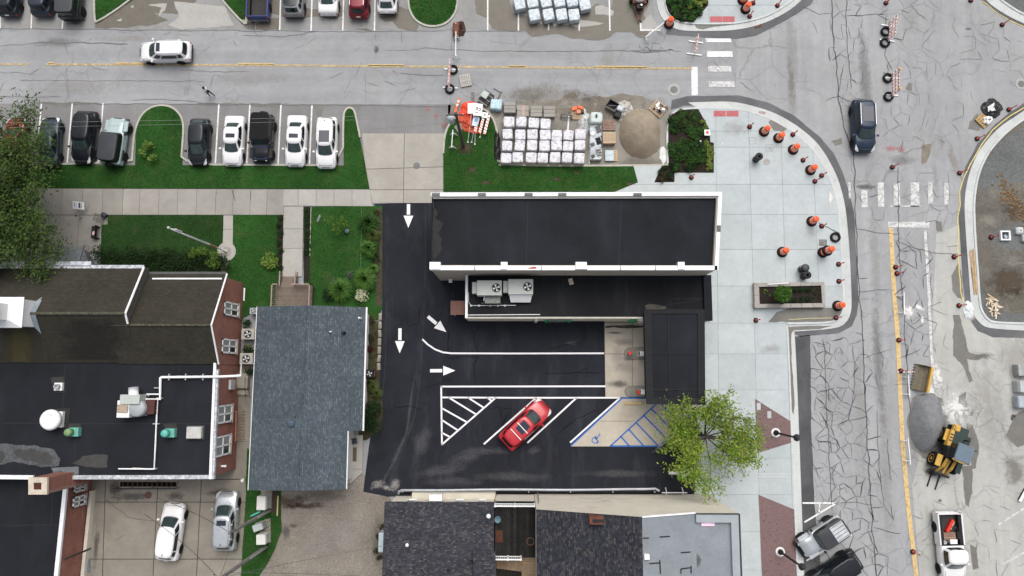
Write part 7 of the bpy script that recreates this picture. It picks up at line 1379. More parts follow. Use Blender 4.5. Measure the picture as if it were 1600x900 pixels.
# utility pole with transformer and wires
q = P(724, 229, 0); up_ = thing('utility_pole', 'wooden utility pole with grey transformer can beside the sign pile', 'utility pole', (q.x, q.y, .1)); top = Vector((0, 0, 8.0)); MB().tube([(0, 0, 0), (.05, 0, 8.0)], [.16, .10], 10).build('pole', POLEW, up_); MB().lathe([(.28, 6.2), (.28, 7.0), (.2, 7.1)], 14, (-.42, 0, 0)).build('transformer', mat('transformer_grey', (.42, .48, .50), .5), up_, True); MB().box((0, 0, 7.6), (1.4, .1, .1)).build('crossarm', POLEW, up_)
for s in (-.6, 0, .6): MB().lathe([(.05, 7.65), (.03, 7.85)], 8, (s, 0, 0)).build('insulator', mat('porcelain', (.5, .48, .45), .3), up_)
WIRE = mat('wire_grey', (.20, .20, .205), .6)
def wire(label, a, b, sag=.4, r=.012, cat='cable', m=WIRE):
    a, b = Vector(a), Vector(b); n = 24; o = thing('overhead_wire', label, cat, tuple(a)); MB().tube([a.lerp(b, i/n)-Vector((0, 0, sag*4*(i/n)*(1-i/n)))-a for i in range(n+1)], r, 5).build('wire', m, o)
wq = Vector((q.x, q.y, 0))
wire('upper overhead wire running west above the parked cars', (q.x-.6, q.y, 7.95), P(-120, 193, 7.2), .3, .009, m=mat('wire_pale', (.3, .3, .3), .5)); wire('lower overhead wire running west above the parked cars', (q.x, q.y, 7.3), P(-120, 201, 6.7), .3, .009, m=mat('wire_pale', ())); wire('thin wire from the utility pole over the driveway', (q.x-.3, q.y, 6.2), P(566, 202, 6.6), .2, .012)
for (bx_, by_, h, l) in ((421, 798, 8.2, 'wooden utility pole rising beside the white metal cabinet'), (415, 855, 10.5, 'taller wooden utility pole south of the grey meter boxes')):
    q = P(bx_, by_, 0); o = thing('utility_pole', l, 'utility pole', (q.x, q.y, 0)); MB().tube([(0, 0, 0), (0, 0, h)], [.17, .11], 10).build('pole', mat('pole_weathered', (.17, .16, .15), .9, .3, 3), o)
    MB().tube([(.17, .05, 0), (.15, .05, h*.35)], .06, 6).build('riser_pipe', GALV, o); MB().box((0, 0, h-.5), (.1, 1.2, .1)).build('crossarm', POLEW, o); MB().lathe([(.06, h-.5), (.04, h-.3)], 8, (0, .5, 0)).build('insulator', mat('porcelain', ()), o); MB().lathe([(.06, h-.5), (.04, h-.3)], 8, (0, -.5, 0)).build('insulator', mat('porcelain', ()), o)
qa, qb = P(421, 798, 0), P(415, 855, 0)
wire('service cable from the pole to the brick hall above the white car', (qa.x, qa.y, 8.0), P(246, 778, 4.4), .4, .018, m=STEELD); wire('second service cable reaching the brick wing roof', (qb.x, qb.y, 9.0), P(225, 803, 4.6), .5, .016, m=STEELD); wire('cable between the two leaning utility poles', (qa.x, qa.y, 7.6), (qb.x, qb.y, 9.2), .5, .016, m=STEELD); wire('cable from the taller pole over the gravel lot', (qb.x, qb.y, 8.6), P(640, 846, 5.0), .5, .016, m=STEELD); wire('lower cable from the taller pole over the gravel lot', (qb.x, qb.y, 7.4), P(640, 905, 5.0), .4, .016, m=STEELD)
# lamps on the eastern pavement
for (x, y, x2, y2, l) in ((1212, 676, 1247, 682.5, 'black street lamp in a white ring on the upper paver triangle'), (1219, 862, 1255, 887, 'black street lamp in a white ring on the lower paver strip')):
    q = P(x, y, .124); o = thing('street_lamp', l, 'street lamp', (q.x, q.y, .124)); h = 4.6; MB().lathe([(.38, 0), (.38, .04)], 20).build('ring_base', mat('ring_white', (.7, .7, .69), .8), o); MB().lathe([(.22, .04), (.22, .2), (.12, .5), (.09, .8), (.075, h-.5)], 12).build('pole', BLACKP, o, True); MB().lathe([(.08, h-.5), (.2, h-.4), (.22, h-.15), (.28, h-.1), (.1, h+.1), (.02, h+.2)], 14).build('lantern', STEELD, o, True)
# hydrants, bins, planter items
for x, y, l in ((1180.5, 249.5, 'round black litter bin standing alone on the plaza'), (1251.5, 421, 'black litter bin with a pale slot, beside an open topped bin'), (1254.5, 432, 'open topped black litter bin next to the raised planter')):
    q = P(x, y, .12); o = thing('litter_bin', l, 'litter bin', (q.x, q.y, .12)); MB().lathe([(.27, 0), (.3, .1), (.3, .85), (.33, .9), (.33, .98), (.25, 1.0)], 18).build('drum', BLACKP, o, True); MB().lathe([(.13, 1.0), (.13, 1.012)], 14).build('opening', mat('opening_black', (.003, .003, .003), .9, spec=.05), o)
    if y == 421: MB().lathe([(.26, .99), (.26, 1.06), (.1, 1.12)], 16).build('lid', mat('lid_grey', (.045, .055, .06), .5), o); MB().box((-.28, .1, .75), (.1, .05, .35)).build('slot_label', WHITE, o)
q = P(1104.5, 208, .4); o = thing('info_stake', 'small white square sign with a red mark in the planting bed', 'sign', (q.x, q.y, .1)); MB().box((0, 0, .45), (.5, .52, .03)).build('panel', WHITE, o); MB().lathe([(.14, .467), (.14, .472)], 12).build('print', mat('print_red', (.6, .08, .06), .6), o); MB().box((0, 0, .2), (.04, .04, .5)).build('stake', WOODP, o)
MB().box((0, .14, .47), (.06, .06, .006)).build('print', mat('print_red', ()), o)
for x, y, l in ((1094, 221, 'white ground globe light in the planting bed'), ): q = P(x, y, .3); o = thing('garden_light', l, 'garden light', (q.x, q.y, .1)); MB().lathe([(.05, 0), (.1, .1), (.11, .2), (.06, .28)], 10).build('globe', WHITE, o, True)
# raised planter
pla = thing('raised_planter', 'long rectangular concrete planter with clipped shrubs on the plaza', 'planter', P(1235, 460, .12)); zpl = .62
po, pi_ = [(1178.5, 442), (1288, 440.5), (1290, 480), (1179.5, 481)], [(1186, 448), (1283, 446), (1285, 473.5), (1187, 475)]
O_, I2 = PP(po, zpl), PP(pi_, zpl)
for k in range(4):
    a_, b_, c_, d_ = O_[k], O_[(k+1) % 4], I2[(k+1) % 4], I2[k]; n_ = 6 if k % 2 == 0 else 2
    for j in range(n_):
        t0, t1 = j/n_+.003, (j+1)/n_-.003; bp(pla, 'coping_stone', MB().prism([a_.lerp(b_, t0), a_.lerp(b_, t1), d_.lerp(c_, t1), d_.lerp(c_, t0)], .12, zpl), m_concrete('planter_stone', (.34, .315, .29), .05, .08) if 'planter_stone' not in bpy.data.materials else bpy.data.materials['planter_stone'])
bp(pla, 'soil', MB().prism(I2, .12, .45), SOIL)
q = P(1215, 444, zpl); o = thing('white_tube', 'white plastic tube lying on the planter coping', 'tube', (q.x, q.y, zpl)); MB().tube([(-.9, -.03, .05), (.9, .08, .05)], .05, 8).build('tube', WHITE, o); MB().lathe([(.06, 0), (.06, .06)], 8, (.9, .08, 0)).build('end_cap', GALV, o)
q = P(1228.5, 462.5, .6); o = thing('garden_light', 'white globe light in the raised planter beside the little tree', 'garden light', (q.x, q.y, .45)); MB().lathe([(.05, 0), (.12, .1), (.13, .2), (.06, .3)], 12).build('globe', WHITE, o, True)
# yellow tape and hoses
o = tag(ribbon(MB(), densify(PP([(1608, 164), (1580, 180), (1552, 203), (1534, 226), (1518, 254), (1507, 276), (1500, 300), (1497, 340), (1496, 380), (1499, 425), (1502, 455), (1506, 474)], .03), .5, .1, .8, False), .09).build('caution_tape', mat('tape_yellow', (.60, .50, .16), .6, .15, 4)), 'yellow caution tape strung along the eastern kerb', 'tape')
o = tag(ribbon(MB(), densify(PP([(1232, 499), (1262, 497.5), (1300, 496)], .14), .5, .05, .8, False), .05).build('caution_tape', mat('tape_yellow_pale', (.55, .50, .25), .6, .15, 4)), 'thin yellow tape lying across the wet plaza corner', 'tape')
o = tag(ribbon(MB(), densify(PP([(1536, 2), (1560, 22), (1585, 36), (1610, 46)], .03), .5, .06, .8, False), .07).build('caution_tape', mat('tape_yellow', ())), 'yellow tape along the kerb in the upper right corner', 'tape')
# east site items
q = P(1569, 368.5, .1); o = thing('drain_frame', 'square white frame around a dark drain in the dirt site', 'drain', (q.x, q.y, .06)); 
for dx, dy, sx, sy in ((-.36, 0, .12, .84), (.36, 0, .12, .84), (0, .36, .6, .12), (0, -.36, .6, .12)): MB().box((dx, dy, .12), (sx, sy, .24)).build('frame_side', WHITE, o)
MB().box((0, 0, .03), (.6, .6, .04)).build('grate', STEELD, o); MB().box((.1, -.06, .06), (.25, .3, .08), .6).build('debris', mat('debris_blue', (.35, .4, .45), .7), o)
for x, y, l in ((1593, 360.5, 'pale rounded concrete block behind the framed drain'), (1603, 372, 'second pale concrete block at the edge of view')): q = P(x, y, .3); o = thing('concrete_block', l, 'block', (q.x, q.y, .06)); MB().box((0, 0, .2), (.62, .6, .4), bev=.12).build('block', GUTTER, o); MB().box((0, 0, .41), (.1, .1, .03)).build('lifting_eye', STEELD, o)
o = thing('lumber_heap', 'little heap of pale broken lumber on the dirt site', 'lumber', P(1553, 481, .06)); r2 = random.Random(5)
for i in range(22): MB().box((r2.gauss(0, .25), r2.gauss(0, .3), .05+.02*(i % 5)), (r2.uniform(.3, .9), .08, .04), r2.choice([r2.gauss(1.3, .3), r2.gauss(-.5, .2)])).build('stick', mat('lumber_pale', (.66, .55, .42), .8, .15, 4, rnd=.15), o)
for a_, b_, l in (((1543, 459.5), (1559, 470), 'long loose stick above the lumber heap'), ((1540, 466), (1551, 471), 'shorter loose stick above the lumber heap')):
    p0, p1 = P(*a_, .1), P(*b_, .1); q = (p0+p1)/2; o = thing('loose_stick', l, 'lumber', (q.x, q.y, .06), math.atan2((p1-p0).y, (p1-p0).x)); MB().box((0, 0, .03), ((p1-p0).length, .09, .05)).build('stick', LUMBER, o); MB().box((.2, .02, .06), (.3, .05, .03), .1).build('splinter', LUMBER, o)
o = thing('form_boards', 'stack of long form boards lying along the eastern gutter', 'lumber', P(1522, 430, .05)); r2 = random.Random(8)
for i in range(9):
    y0 = 388+r2.uniform(0, 30); y1 = 463-r2.uniform(0, 12); xo = -3.5+i*.85; p0, p1 = P(1518.5+xo*.8, y0, .1), P(1524.5+xo*.8, y1, .1); d = p1-p0; c_ = (p0+p1)/2-Vector(o.location); MB().box((c_.x, c_.y, .03+.02*(i % 3)), (d.length, .075, .04), math.atan2(d.y, d.x)).build('board', mat('form_board', (.42, .30, .18), .8, .25, 2, rnd=.35), o)
crumple('white_sheeting', 'white plastic sheeting draped over the kerb end by the site', 'sheeting', 1514, 484, .42, .75, .25, mat('sheeting_white', (.66, .70, .70), .5, .08, 3), .03, seed=41)
crumple('black_tarpaulin', 'round heap of black tarpaulin with a white hole near the right kerb', 'tarpaulin', 1552, 168, .95, .82, .35, mat('tarp_black', (.011, .011, .013), .45, .3, 4), .03, seed=44)
q = P(1551, 167, .4); o = thing('white_wrap', 'white sheet crumpled on the black tarpaulin', 'sheet', (q.x, q.y, .30)); MB().add([(-.35, -.4, 0), (.3, -.3, .02), (.15, 0, .06), (.25, .45, .02), (-.1, .2, .05), (-.38, .05, .02), (0, 0, .08)], [[0, 1, 6], [1, 2, 6], [2, 3, 6], [3, 4, 6], [4, 5, 6], [5, 0, 6]]).build('sheet', mat('paper_white', ()), o)
q = P(1537, 188, .2); o = thing('wooden_pallet', 'small tan pallet with white bags beside the black tarpaulin', 'pallet', (q.x, q.y, .02), .75); pallet(o, .9, 1.1, mat('pallet_tan', (.42, .28, .12), .8, .15, 4), 0, 5)
for k, (dx, dy, a) in enumerate(((.25, .2, .3), (.1, -.15, 1.2), (.4, -.3, .8), (.5, .1, .1))):
    q2 = P(1540+dx*10, 187-dy*10, .25); o = thing('white_bag', 'white cement bag piled on the small tan pallet', 'bag', (q2.x, q2.y, .157+.1*(k//2)), a, 'white bags on the small pallet'); MB().box((0, 0, .07), (.55, .36, .14), bev=.06).build('bag', mat('bag_white', (.75, .75, .73), .7, .1, 3), o); MB().box((0, 0, .142), (.2, .12, .006)).build('print', mat('print_grey', (.45, .45, .47), .7), o)
for i, y in enumerate((578.5, 604, 628)): q = P(1597, y, .5); o = thing('grey_crate', ['upper grey concrete block crate at the right edge', 'middle grey crate with timber side at the right edge', 'lower pale blue grey crate at the right edge'][i], 'crate', (q.x+.2, q.y, .012)); MB().box((0, 0, .35), (1.3, .95, .65), bev=.04).build('body', mat('crate_grey_%d' % i, [(.30, .32, .31), (.42, .45, .46), (.36, .41, .46)][i], .6, .15, 2), o); MB().box((-.55, 0, .69), (.12, .9, .04)).build('edge_strip', WOODG if i == 1 else GALV, o)
q = P(1600, 773, .2); o = thing('white_board', 'slanted white board at the right edge beside the construction street', 'board', (q.x, q.y, .012), 1.0); MB().box((0, 0, .08), (1.3, .2, .15)).build('board', WHITE, o); MB().box((0, .13, .05), (1.2, .05, .1)).build('edge', STEELD, o)
q = P(1583, 652, .1); o = thing('wire_scrap', 'tangled wire scrap on the construction street', 'scrap', (q.x, q.y, .012)); MB().tube([(.1*math.cos(k)*(1+k*.1), .25*math.sin(k*1.3), .03+.02*k) for k in range(9)], .03, 5).build('wire', STEELD, o); MB().box((.05, -.1, .04), (.12, .2, .06), .4).build('clip', WHITE, o)
# rusty pipe heap, mixer
q = P(712.5, 47, .3); o = thing('rusty_tank', 'rusty brown cylindrical tank lying by the rounded grass end', 'tank', (q.x, q.y, .03)); RUST = mat('rust', (.15, .06, .035), .8, .35, 4, grain=.2, gs=10); MB().tube([(0, -.65, .3), (0, -.55, .3), (0, .55, .3), (0, .68, .3)], [.2, .3, .3, .18], 14).build('shell', RUST, o, True); MB().lathe([(.08, .58), (.08, .66)], 8, (0, .45, 0)).build('nozzle', mat('nozzle_pink', (.5, .3, .27), .7), o)
crumple('scrap_metal_heap', 'dark rusty scrap heap beside the brown tank', 'scrap', 719, 43, .45, .8, .4, mat('rust_dark', (.06, .03, .022), .8, .5, 6, grain=.25, gs=12), .03, seed=51)
q = P(999, 10, .5); o = thing('mortar_mixer', 'rusty towable mixer with a white drum and pointed drawbar', 'mixer', (q.x, q.y, .016)); MB().lathe([(.3, .5), (.55, .6), (.55, 1.0), (.3, 1.2)], 18, (0, .8, 0)).build('drum', WHITE, o, True); MB().tube([(-.55, .4, .4), (-.05, -1.25, .35)], .05, 6).build('drawbar', RUST, o); MB().tube([(.55, .4, .4), (.0, -1.25, .35)], .05, 6).build('drawbar', RUST, o); MB().box((0, .35, .5), (1.2, .25, .35)).build('frame', RUST, o); MB().box((0, -.15, .6), (.6, .45, .45), bev=.05).build('engine', BLACKP, o); MB().lathe([(.1, .8), (.12, .95), (.05, 1.0)], 10, (.1, -.1, 0)).build('air_filter', CHROME, o); MB().tube([(0, -1.2, .35), (0, -1.25, 0)], .04, 6).build('jack', STEELD, o)
for s in (-1, 1): MB().lathe([(.15, -.1), (.32, -.1), (.32, .1), (.15, .1)], 16, (s*.7, .7, .32), Matrix.Rotation(math.pi/2, 3, 'Y')).build('wheel', RUBBER, o)
o = tag(MB().tube([P(986, 0, .05), P(987, 6, .05), P(983, 13, .05), P(981, 18, .05)], .035, 6).build('green_hose', mat('hose_green', (.08, .28, .06), .6)), 'short green hose beside the white mixer drum', 'hose')
q = P(1012, 5, .1); o = thing('loose_planks', 'long loose planks lying between the mixer and the kerb', 'lumber', (q.x, q.y, .016), 1.05)
for k in range(3): MB().box((0, -.12+.12*k, .03+.01*k), (1.9-.2*k, .09, .04), .03*k).build('plank', WOODG, o)
# sand and gravel piles
def pile(name, label, cat, pts, h, m, z0=.0, seed=0.0, peak=None, pw=1.3):
    w_ = smoothpath(PP(pts, 0), True, 2); c = sum(w_, Vector())/len(w_) if peak is None else P(*peak, 0); o = thing(name, label, cat, (c.x, c.y, z0)); n = len(w_); w_ = [c+(p-c)*(1+.12*nz(p.x, p.y, .7, seed)+.05*nz(p.x, p.y, 2.5, seed)) for p in w_]; R_ = 12; vs = [(0, 0, h)]; fs = []
    for r in range(1, R_+1):
        q = r/R_
        for p in w_:
            d = p-c; z = h*(1-q**pw); z += .22*nz(d.x*q*1.1, d.y*q*1.1, 1, seed)*(1-q)+.06*nz(d.x*q*4, d.y*q*4, 1, seed); vs.append((d.x*q, d.y*q, max(z, -.02) if r < R_ else -.02))
    for k in range(n):
        fs.append((0, 1+k, 1+(k+1) % n))
        for r in range(R_-1): fs.append((1+r*n+k, 1+(r+1)*n+k, 1+(r+1)*n+(k+1) % n, 1+r*n+(k+1) % n))
    MB().add(vs, fs).build('heap', m, o, True); return o
pile('sand_pile', 'smooth tan sand pile beside the curved kerb of the yard', 'sand pile', [(985, 172), (1003, 168), (1022, 175), (1032, 195), (1033, 220), (1026, 240), (1005, 250), (984, 244), (970, 226), (966, 204), (972, 184)], 1.5, SANDM, .012, 3, (999, 212), 1.9)
pile('gravel_pile', 'dark grey gravel pile in front of the wheel loader', 'gravel pile', [(1436, 612), (1452, 612), (1470, 628), (1478, 655), (1474, 680), (1462, 702), (1440, 708), (1425, 698), (1420, 670), (1422, 640)], 1.3, PILEG, .012, 8, (1445, 662), 1.7)
# ================================================================ plants
rp = random.Random(21)
def leaf(mb, c, s, up=.5):
    a = rp.uniform(0, 6.283); t = Vector((math.cos(a), math.sin(a), rp.uniform(-.5, .5))).normalized()
    n = Vector((rp.gauss(0, 1), rp.gauss(0, 1), abs(rp.gauss(0, 1))+up)).normalized(); u = t.cross(n).normalized()
    mb.add([c-t*s, c+u*s*.45, c+t*s, c-u*s*.45], [[0, 1, 2, 3]])
def blob(mb, c, r, n, s, flat=.8, hollow=.35):
    for _ in range(n):
        d = Vector((rp.gauss(0, 1), rp.gauss(0, 1), rp.gauss(0, 1))).normalized()*(hollow+(1-hollow)*rp.random()**.5)
        leaf(mb, Vector(c)+Vector((d.x*r[0], d.y*r[1], d.z*r[2]*flat)), s*rp.uniform(.6, 1.3))
LEAFD = m_leaf('leaf_dark', [(.006, .016, .004), (.012, .034, .008), (.022, .056, .012)]); LEAFM = m_leaf('leaf_mid', [(.012, .036, .007), (.026, .075, .012), (.05, .125, .022)]); LEAFL = m_leaf('leaf_light', [(.035, .075, .010), (.075, .15, .02), (.13, .21, .035)])
LEAFY = m_leaf('leaf_lime', [(.10, .14, .02), (.16, .22, .04), (.24, .30, .07)]); LEAFR = m_leaf('leaf_bronze', [(.025, .022, .012), (.05, .045, .018), (.06, .06, .02)]); LEAFW = m_leaf('petal_cream', [(.35, .42, .2), (.6, .6, .42), (.75, .72, .58)]); LEAFO = m_leaf('leaf_oak', [(.02, .04, .008), (.047, .092, .018), (.092, .145, .032)])
LEAFT = m_leaf('leaf_locust', [(.06, .12, .014), (.13, .235, .024), (.21, .32, .036), (.33, .34, .06)]); LEAFYG = m_leaf('leaf_yellowgreen', [(.06, .12, .015), (.12, .2, .03), (.2, .28, .06)])
LEAFG2 = m_leaf('leaf_fresh', [(.03, .075, .012), (.06, .145, .022), (.11, .21, .045)])
BARK = mat('bark', (.06, .05, .042), .95, .3, 4); TWIG = mat('twig_grey', (.16, .15, .14), .9, .2, 4)
def shrub(px, py, r, h, m, label, cat='shrub', group=None, n=420, s=.09, z0=.1, name='shrub', lumps=6):
    q = P(px, py, h*.5); o = thing(name, label, cat, (q.x, q.y, z0), 0, group); g = MB()
    for i in range(lumps):
        a = rp.uniform(0, 6.28); k = rp.uniform(.2, .6) if lumps > 1 else 0
        blob(g, (r*k*math.cos(a), r*k*math.sin(a), h*rp.uniform(.45, .62)), (r*.62, r*.62, h*.42), n//lumps, s)
    g.build('foliage', m, o); st = MB()
    for i in range(3): a = i*2.1; st.tube([(0, 0, -.03), (r*.3*math.cos(a), r*.3*math.sin(a), h*.6)], [.03, .012], 5)
    st.build('stem', BARK, o); return o
def tuft(px, py, r, h, m, label, group=None, n=300, z0=.1, name='ornamental_grass'):
    q = P(px, py, h*.4); o = thing(name, label, 'ornamental grass', (q.x, q.y, z0), 0, group); g = MB()
    for i in range(n):
        a = rp.uniform(0, 6.28); R_ = r*rp.uniform(.35, 1.1); hh = h*rp.uniform(.6, 1.1); d = Vector((math.cos(a), math.sin(a), 0)); u = Vector((-d.y, d.x, 0))*rp.uniform(.02, .05); b0 = d*r*.12*rp.random()
        p1 = b0+d*R_*.45+Vector((0, 0, hh*.8)); p2 = b0+d*R_+Vector((0, 0, hh*.55)); g.add([b0-u, b0+u, p1+u, p1-u, p2], [[0, 1, 2, 3], [3, 2, 4]])
    g.build('blades', m, o); MB().lathe([(r*.18, -.02), (r*.14, .1)], 8).build('crown_base', BARK, o); return o
# beds
def bed_soil(name, pts, z): return struct(name, MB().prism(PP(pts, z), -.02, z), SOIL)
bed1 = bed_soil('planting_bed', [(1044, 258), (1043, 222), (1044, 198), (1048, 185), (1055, 176), (1066, 172), (1090.5, 171), (1108.5, 203), (1109.5, 222), (1115, 223), (1115, 269.5), (1053.5, 269.5), (1053.5, 284), (1023, 284.5), (1034, 259)], .13)
bed2 = bed_soil('planting_bed', [(1040, -60), (1040, 5), (1044, 18), (1052, 28), (1064, 34), (1083, 35), (1106.5, 8), (1106.5, -60)], .135)
G1 = 'green bedding plants in the lower planting bed'; G2 = 'lime plants along the bed edge'; G3 = 'bedding plants in the upper planting bed'; G4 = 'bronze plants in the lower planting bed'
for i in range(60):
    x, y = rp.uniform(1048, 1092), rp.uniform(178, 264)
    if x > 1092-(205-y)*.3 and y < 200: x -= 8
    shrub(x, y, rp.uniform(.36, .58), rp.uniform(.3, .55), LEAFM if rp.random() < .7 else LEAFD, 'leafy green bedding plant in the kerbed bed beside the sand pile', 'plant', G1, 200, .085, .13, 'bedding_plant', 3) if rp.random() < .72 else shrub(x, y, rp.uniform(.28, .42), rp.uniform(.3, .45), LEAFR, 'bronze leaved bedding plant in the kerbed bed beside the sand pile', 'plant', G4, 130, .06, .13, 'bedding_plant', 3)
for (x, y) in ((1098, 191), (1102, 199), (1104, 222), (1105, 229), (1105.5, 236), (1106, 243), (1106, 250), (1107, 257), (1107, 263), (1099, 226), (1099, 234), (1110, 232), (1110.5, 241), (1111, 250), (1111, 259), (1100, 244), (1101, 254)):
    shrub(x, y, .3, .32, LEAFY if x > 1102 or y < 205 else LEAFM, 'lime yellow plant along the pavement edge of the bed' if (x > 1102 or y < 205) else 'green plant beside the lime plants in the bed', 'plant', G2 if (x > 1102 or y < 205) else 'green plants beside the lime edge', 130, .06, .13, 'bedding_plant', 3)
for (x, y) in ((1082, 228), (1090, 236), (1084, 243), (1092, 248), (1080, 250)): shrub(x, y, .5, .6, LEAFM, 'full green plant in the middle of the kerbed bed', 'plant', 'full green plants mid bed', 220, .08, .13, 'bedding_plant', 4)
for i in range(9): shrub(1030+rp.uniform(0, 22), 264+rp.uniform(0, 18), .32, .35, LEAFR if i % 2 else LEAFD, 'low plant at the narrow lower end of the kerbed bed', 'plant', 'low plants at the bed end', 120, .06, .13, 'bedding_plant', 3)
for i in range(34):
    x = rp.uniform(1046, 1098); y = rp.uniform(-6, 30)
    if x-1083 > (30-y)*.8: continue
    shrub(x, y, rp.uniform(.3, .48), .4, LEAFY if (x > 1072 and y < 12 and i % 3 == 0) else (LEAFM if i % 3 else LEAFD), 'bedding plant in the dark soil of the upper corner bed', 'plant', G3, 200, .085, .135, 'bedding_plant', 3)
# planter plants
for (x, y) in ((1238, 454), (1249, 453.5), (1260.5, 453.5), (1218, 472), (1228.5, 469), (1238.5, 469), (1249.5, 468.5), (1260.5, 468)): shrub(x, y, .28, .38, LEAFD, 'small clipped dark green shrub in the raised planter', 'shrub', 'clipped shrubs in the raised planter', 220, .045, .45, 'clipped_shrub', 4)
for i in range(11): shrub(rp.uniform(1268, 1281), rp.uniform(451, 471), .13, .15, LEAFR, 'tiny brownish sprout at the end of the raised planter', 'plant', 'sprouts in the planter', 36, .05, .45, 'sprout', 1)
for i in range(6): shrub(rp.uniform(1190, 1200), rp.uniform(451, 465), .12, .14, LEAFYG, 'tiny pale sprout at the building end of the raised planter', 'plant', 'pale sprouts in the planter', 30, .05, .45, 'sprout', 1)
q = P(1213, 462, .45); o = thing('young_tree', 'small bright green tree in the raised planter', 'tree', (q.x, q.y, .45)); g = MB()
for i in range(9): a = i*.7; blob(g, (.35*math.cos(a), .35*math.sin(a), 1.5+.25*math.sin(i*2.1)), (.42, .42, .45), 190, .09)
g.build('crown', m_leaf('leaf_bright', [(.02, .06, .008), (.05, .13, .014), (.09, .19, .03)]), o); MB().tube([(0, 0, -.03), (0, 0, 1.4)], [.04, .025], 8).build('trunk', BARK, o)
# house front plants
tuft(577, 349, 1.0, 1.0, LEAFM, 'large round tuft of ornamental grass beside the driveway lawn edge', None, 600); tuft(583, 368, .7, .8, m_leaf('leaf_olive', [(.03, .05, .01), (.06, .085, .02), (.10, .12, .035)]), 'olive ornamental grass tuft below the large round tuft', None, 420)
tuft(576, 388, .8, .8, LEAFG2, 'wispy green grass tuft with pale stems on the lawn edge', None, 300); shrub(585, 400, .45, .5, LEAFD, 'low dark shrub below the wispy grass by the blacktop', n=300)
for (x, y, r, l) in ((570, 437, .95, 'big round shrub with fine light leaves nearest the driveway'), (533, 453, .95, 'big round shrub with fine light leaves by the house corner')): tuft(x, y, r*1.1, 1.2, LEAFG2, l, None, 900, name='fine_leaved_shrub')
shrub(565, 462, .6, .9, LEAFW, 'cream flowering hydrangea at the house corner', 'flowering shrub', None, 420, .08, .1, 'hydrangea', 9); shrub(564, 464, .65, .6, LEAFM, 'green leaves under the cream flowers at the house corner', 'shrub', None, 220, .08)
for k in range(9): (tuft(589-(k % 3)*4, 333+k*12.5, .5, .55, LEAFG2 if k % 2 else LEAFM, 'small grass clump in the planted strip beside the blacktop', 'clumps in the planted strip', 170) if k % 3 else shrub(588, 334+k*12, .4, .45, LEAFR, 'brownish clump in the planted strip beside the blacktop', 'plant', 'brown clumps in the planted strip', 160, .07))
sheet('strip_bed', [(590, 326), (597, 326), (597.3, 478), (588, 478), (586, 400)], .108, mat('strip_soil', (.06, .045, .032), .95, .3, 4, grain=.2, gs=14, world=True), LW[7], .06)
shrub(510, 460, .7, .8, LEAFD, 'dark shrub beside the wooden deck rail', n=420); shrub(547, 430, .4, .7, m_leaf('leaf_grey', [(.06, .07, .055), (.11, .12, .10), (.16, .17, .15)]), 'grey leaved plant between the two round shrubs', n=160, s=.06); shrub(522, 440, .35, .6, bpy.data.materials['leaf_grey'], 'grey leaved plant next to the deck shrub', n=140, s=.06)
q = P(530, 350, .8); o = thing('young_tree', 'thin young light green tree on the house lawn', 'tree', (q.x, q.y, .1)); g = MB()
for i in range(7): blob(g, (rp.gauss(0, .5), rp.gauss(0, .4), 1.2+rp.uniform(-.3, .4)), (.45, .4, .4), 45, .09)
g.build('crown', LEAFL, o); MB().tube([(0, 0, -.02), (.05, 0, 1.2)], [.03, .015], 6).build('trunk', BARK, o)
shrub(422, 408, .75, .7, LEAFYG, 'bright lime shrub beside the front path', n=300, s=.13); 
for k in range(7): shrub(439-(k % 2)*3, 340+k*13, .3, .3, LEAFD, 'dark clump on the west side of the front path', 'plant', 'clumps on the west of the front path', 120, .06); shrub(480+(k % 2), 330+k*11, .33, .35, LEAFD, 'dark clump on the east side of the front path', 'plant', 'clumps on the east of the front path', 140, .06)
sheet('path_bed', [(433, 337), (443, 337), (441, 420), (432, 420)], .112, SOIL, LW[6], .04); sheet('path_bed', [(475, 323), (486, 323), (484, 440), (474, 440)], .112, SOIL, LW[7], .04)
o = tag(MB().tube([P(486, 323.5, .16), P(484, 400, .16)], .03, 5).build('edging_strip', mat('edging_pale', (.42, .42, .33), .8)), 'thin pale edging strip along the lawn by the front path', 'edging')
o = tag(MB().tube([P(565, 325, .13), P(563.5, 420, .13)], .012, 5).build('property_string', mat('string_pale', (.25, .25, .2), .8)), 'thin marker string across the house lawn', 'string')
for (x, y, r) in ((579, 500, .35), (580, 528, .4), (578, 545, .35)): shrub(x, y, r, .35, LEAFR, 'brownish weedy plant in the narrow side bed', 'plant', 'weeds in the side bed', 160, .07)
shrub(575.5, 545, .4, .5, m_leaf('leaf_maroon', [(.03, .008, .008), (.06, .014, .012), (.08, .02, .018)]), 'maroon leaved shrub in the narrow side bed', n=260, s=.07)
for (x, y) in ((583, 605), (577, 598), (590, 615)): tuft(x, y, .55, .6, bpy.data.materials['leaf_olive'], 'dry olive grass in the side bed by the blacktop', 'dry grass in the side bed', 160)
for (x, y, r) in ((582, 640, .85), (583, 665, .85)): shrub(x, y, r, 1.3, LEAFD, 'dense dark hedge shrub %s the side bed' % ('in the middle of' if y < 650 else 'at the lower end of'), 'shrub', None, 900, .08, .05, 'hedge_shrub', 9)
for i in range(7):
    q = P(594-i*.4, 495+i*13, .15); o = thing('edging_stone', 'pale rough edging stone along the side bed', 'stone', (q.x, q.y, .05), rp.uniform(-.2, .2), 'edging stones of the side bed'); MB().box((0, 0, .08), (.28, .6, .18), bev=.06).build('stone', mat('edging_stone', (.28, .25, .2), .9, .25, 5), o); MB().box((.05, .1, .16), (.1, .2, .03), .4, bev=.01).build('chip', mat('edging_stone', ()), o)
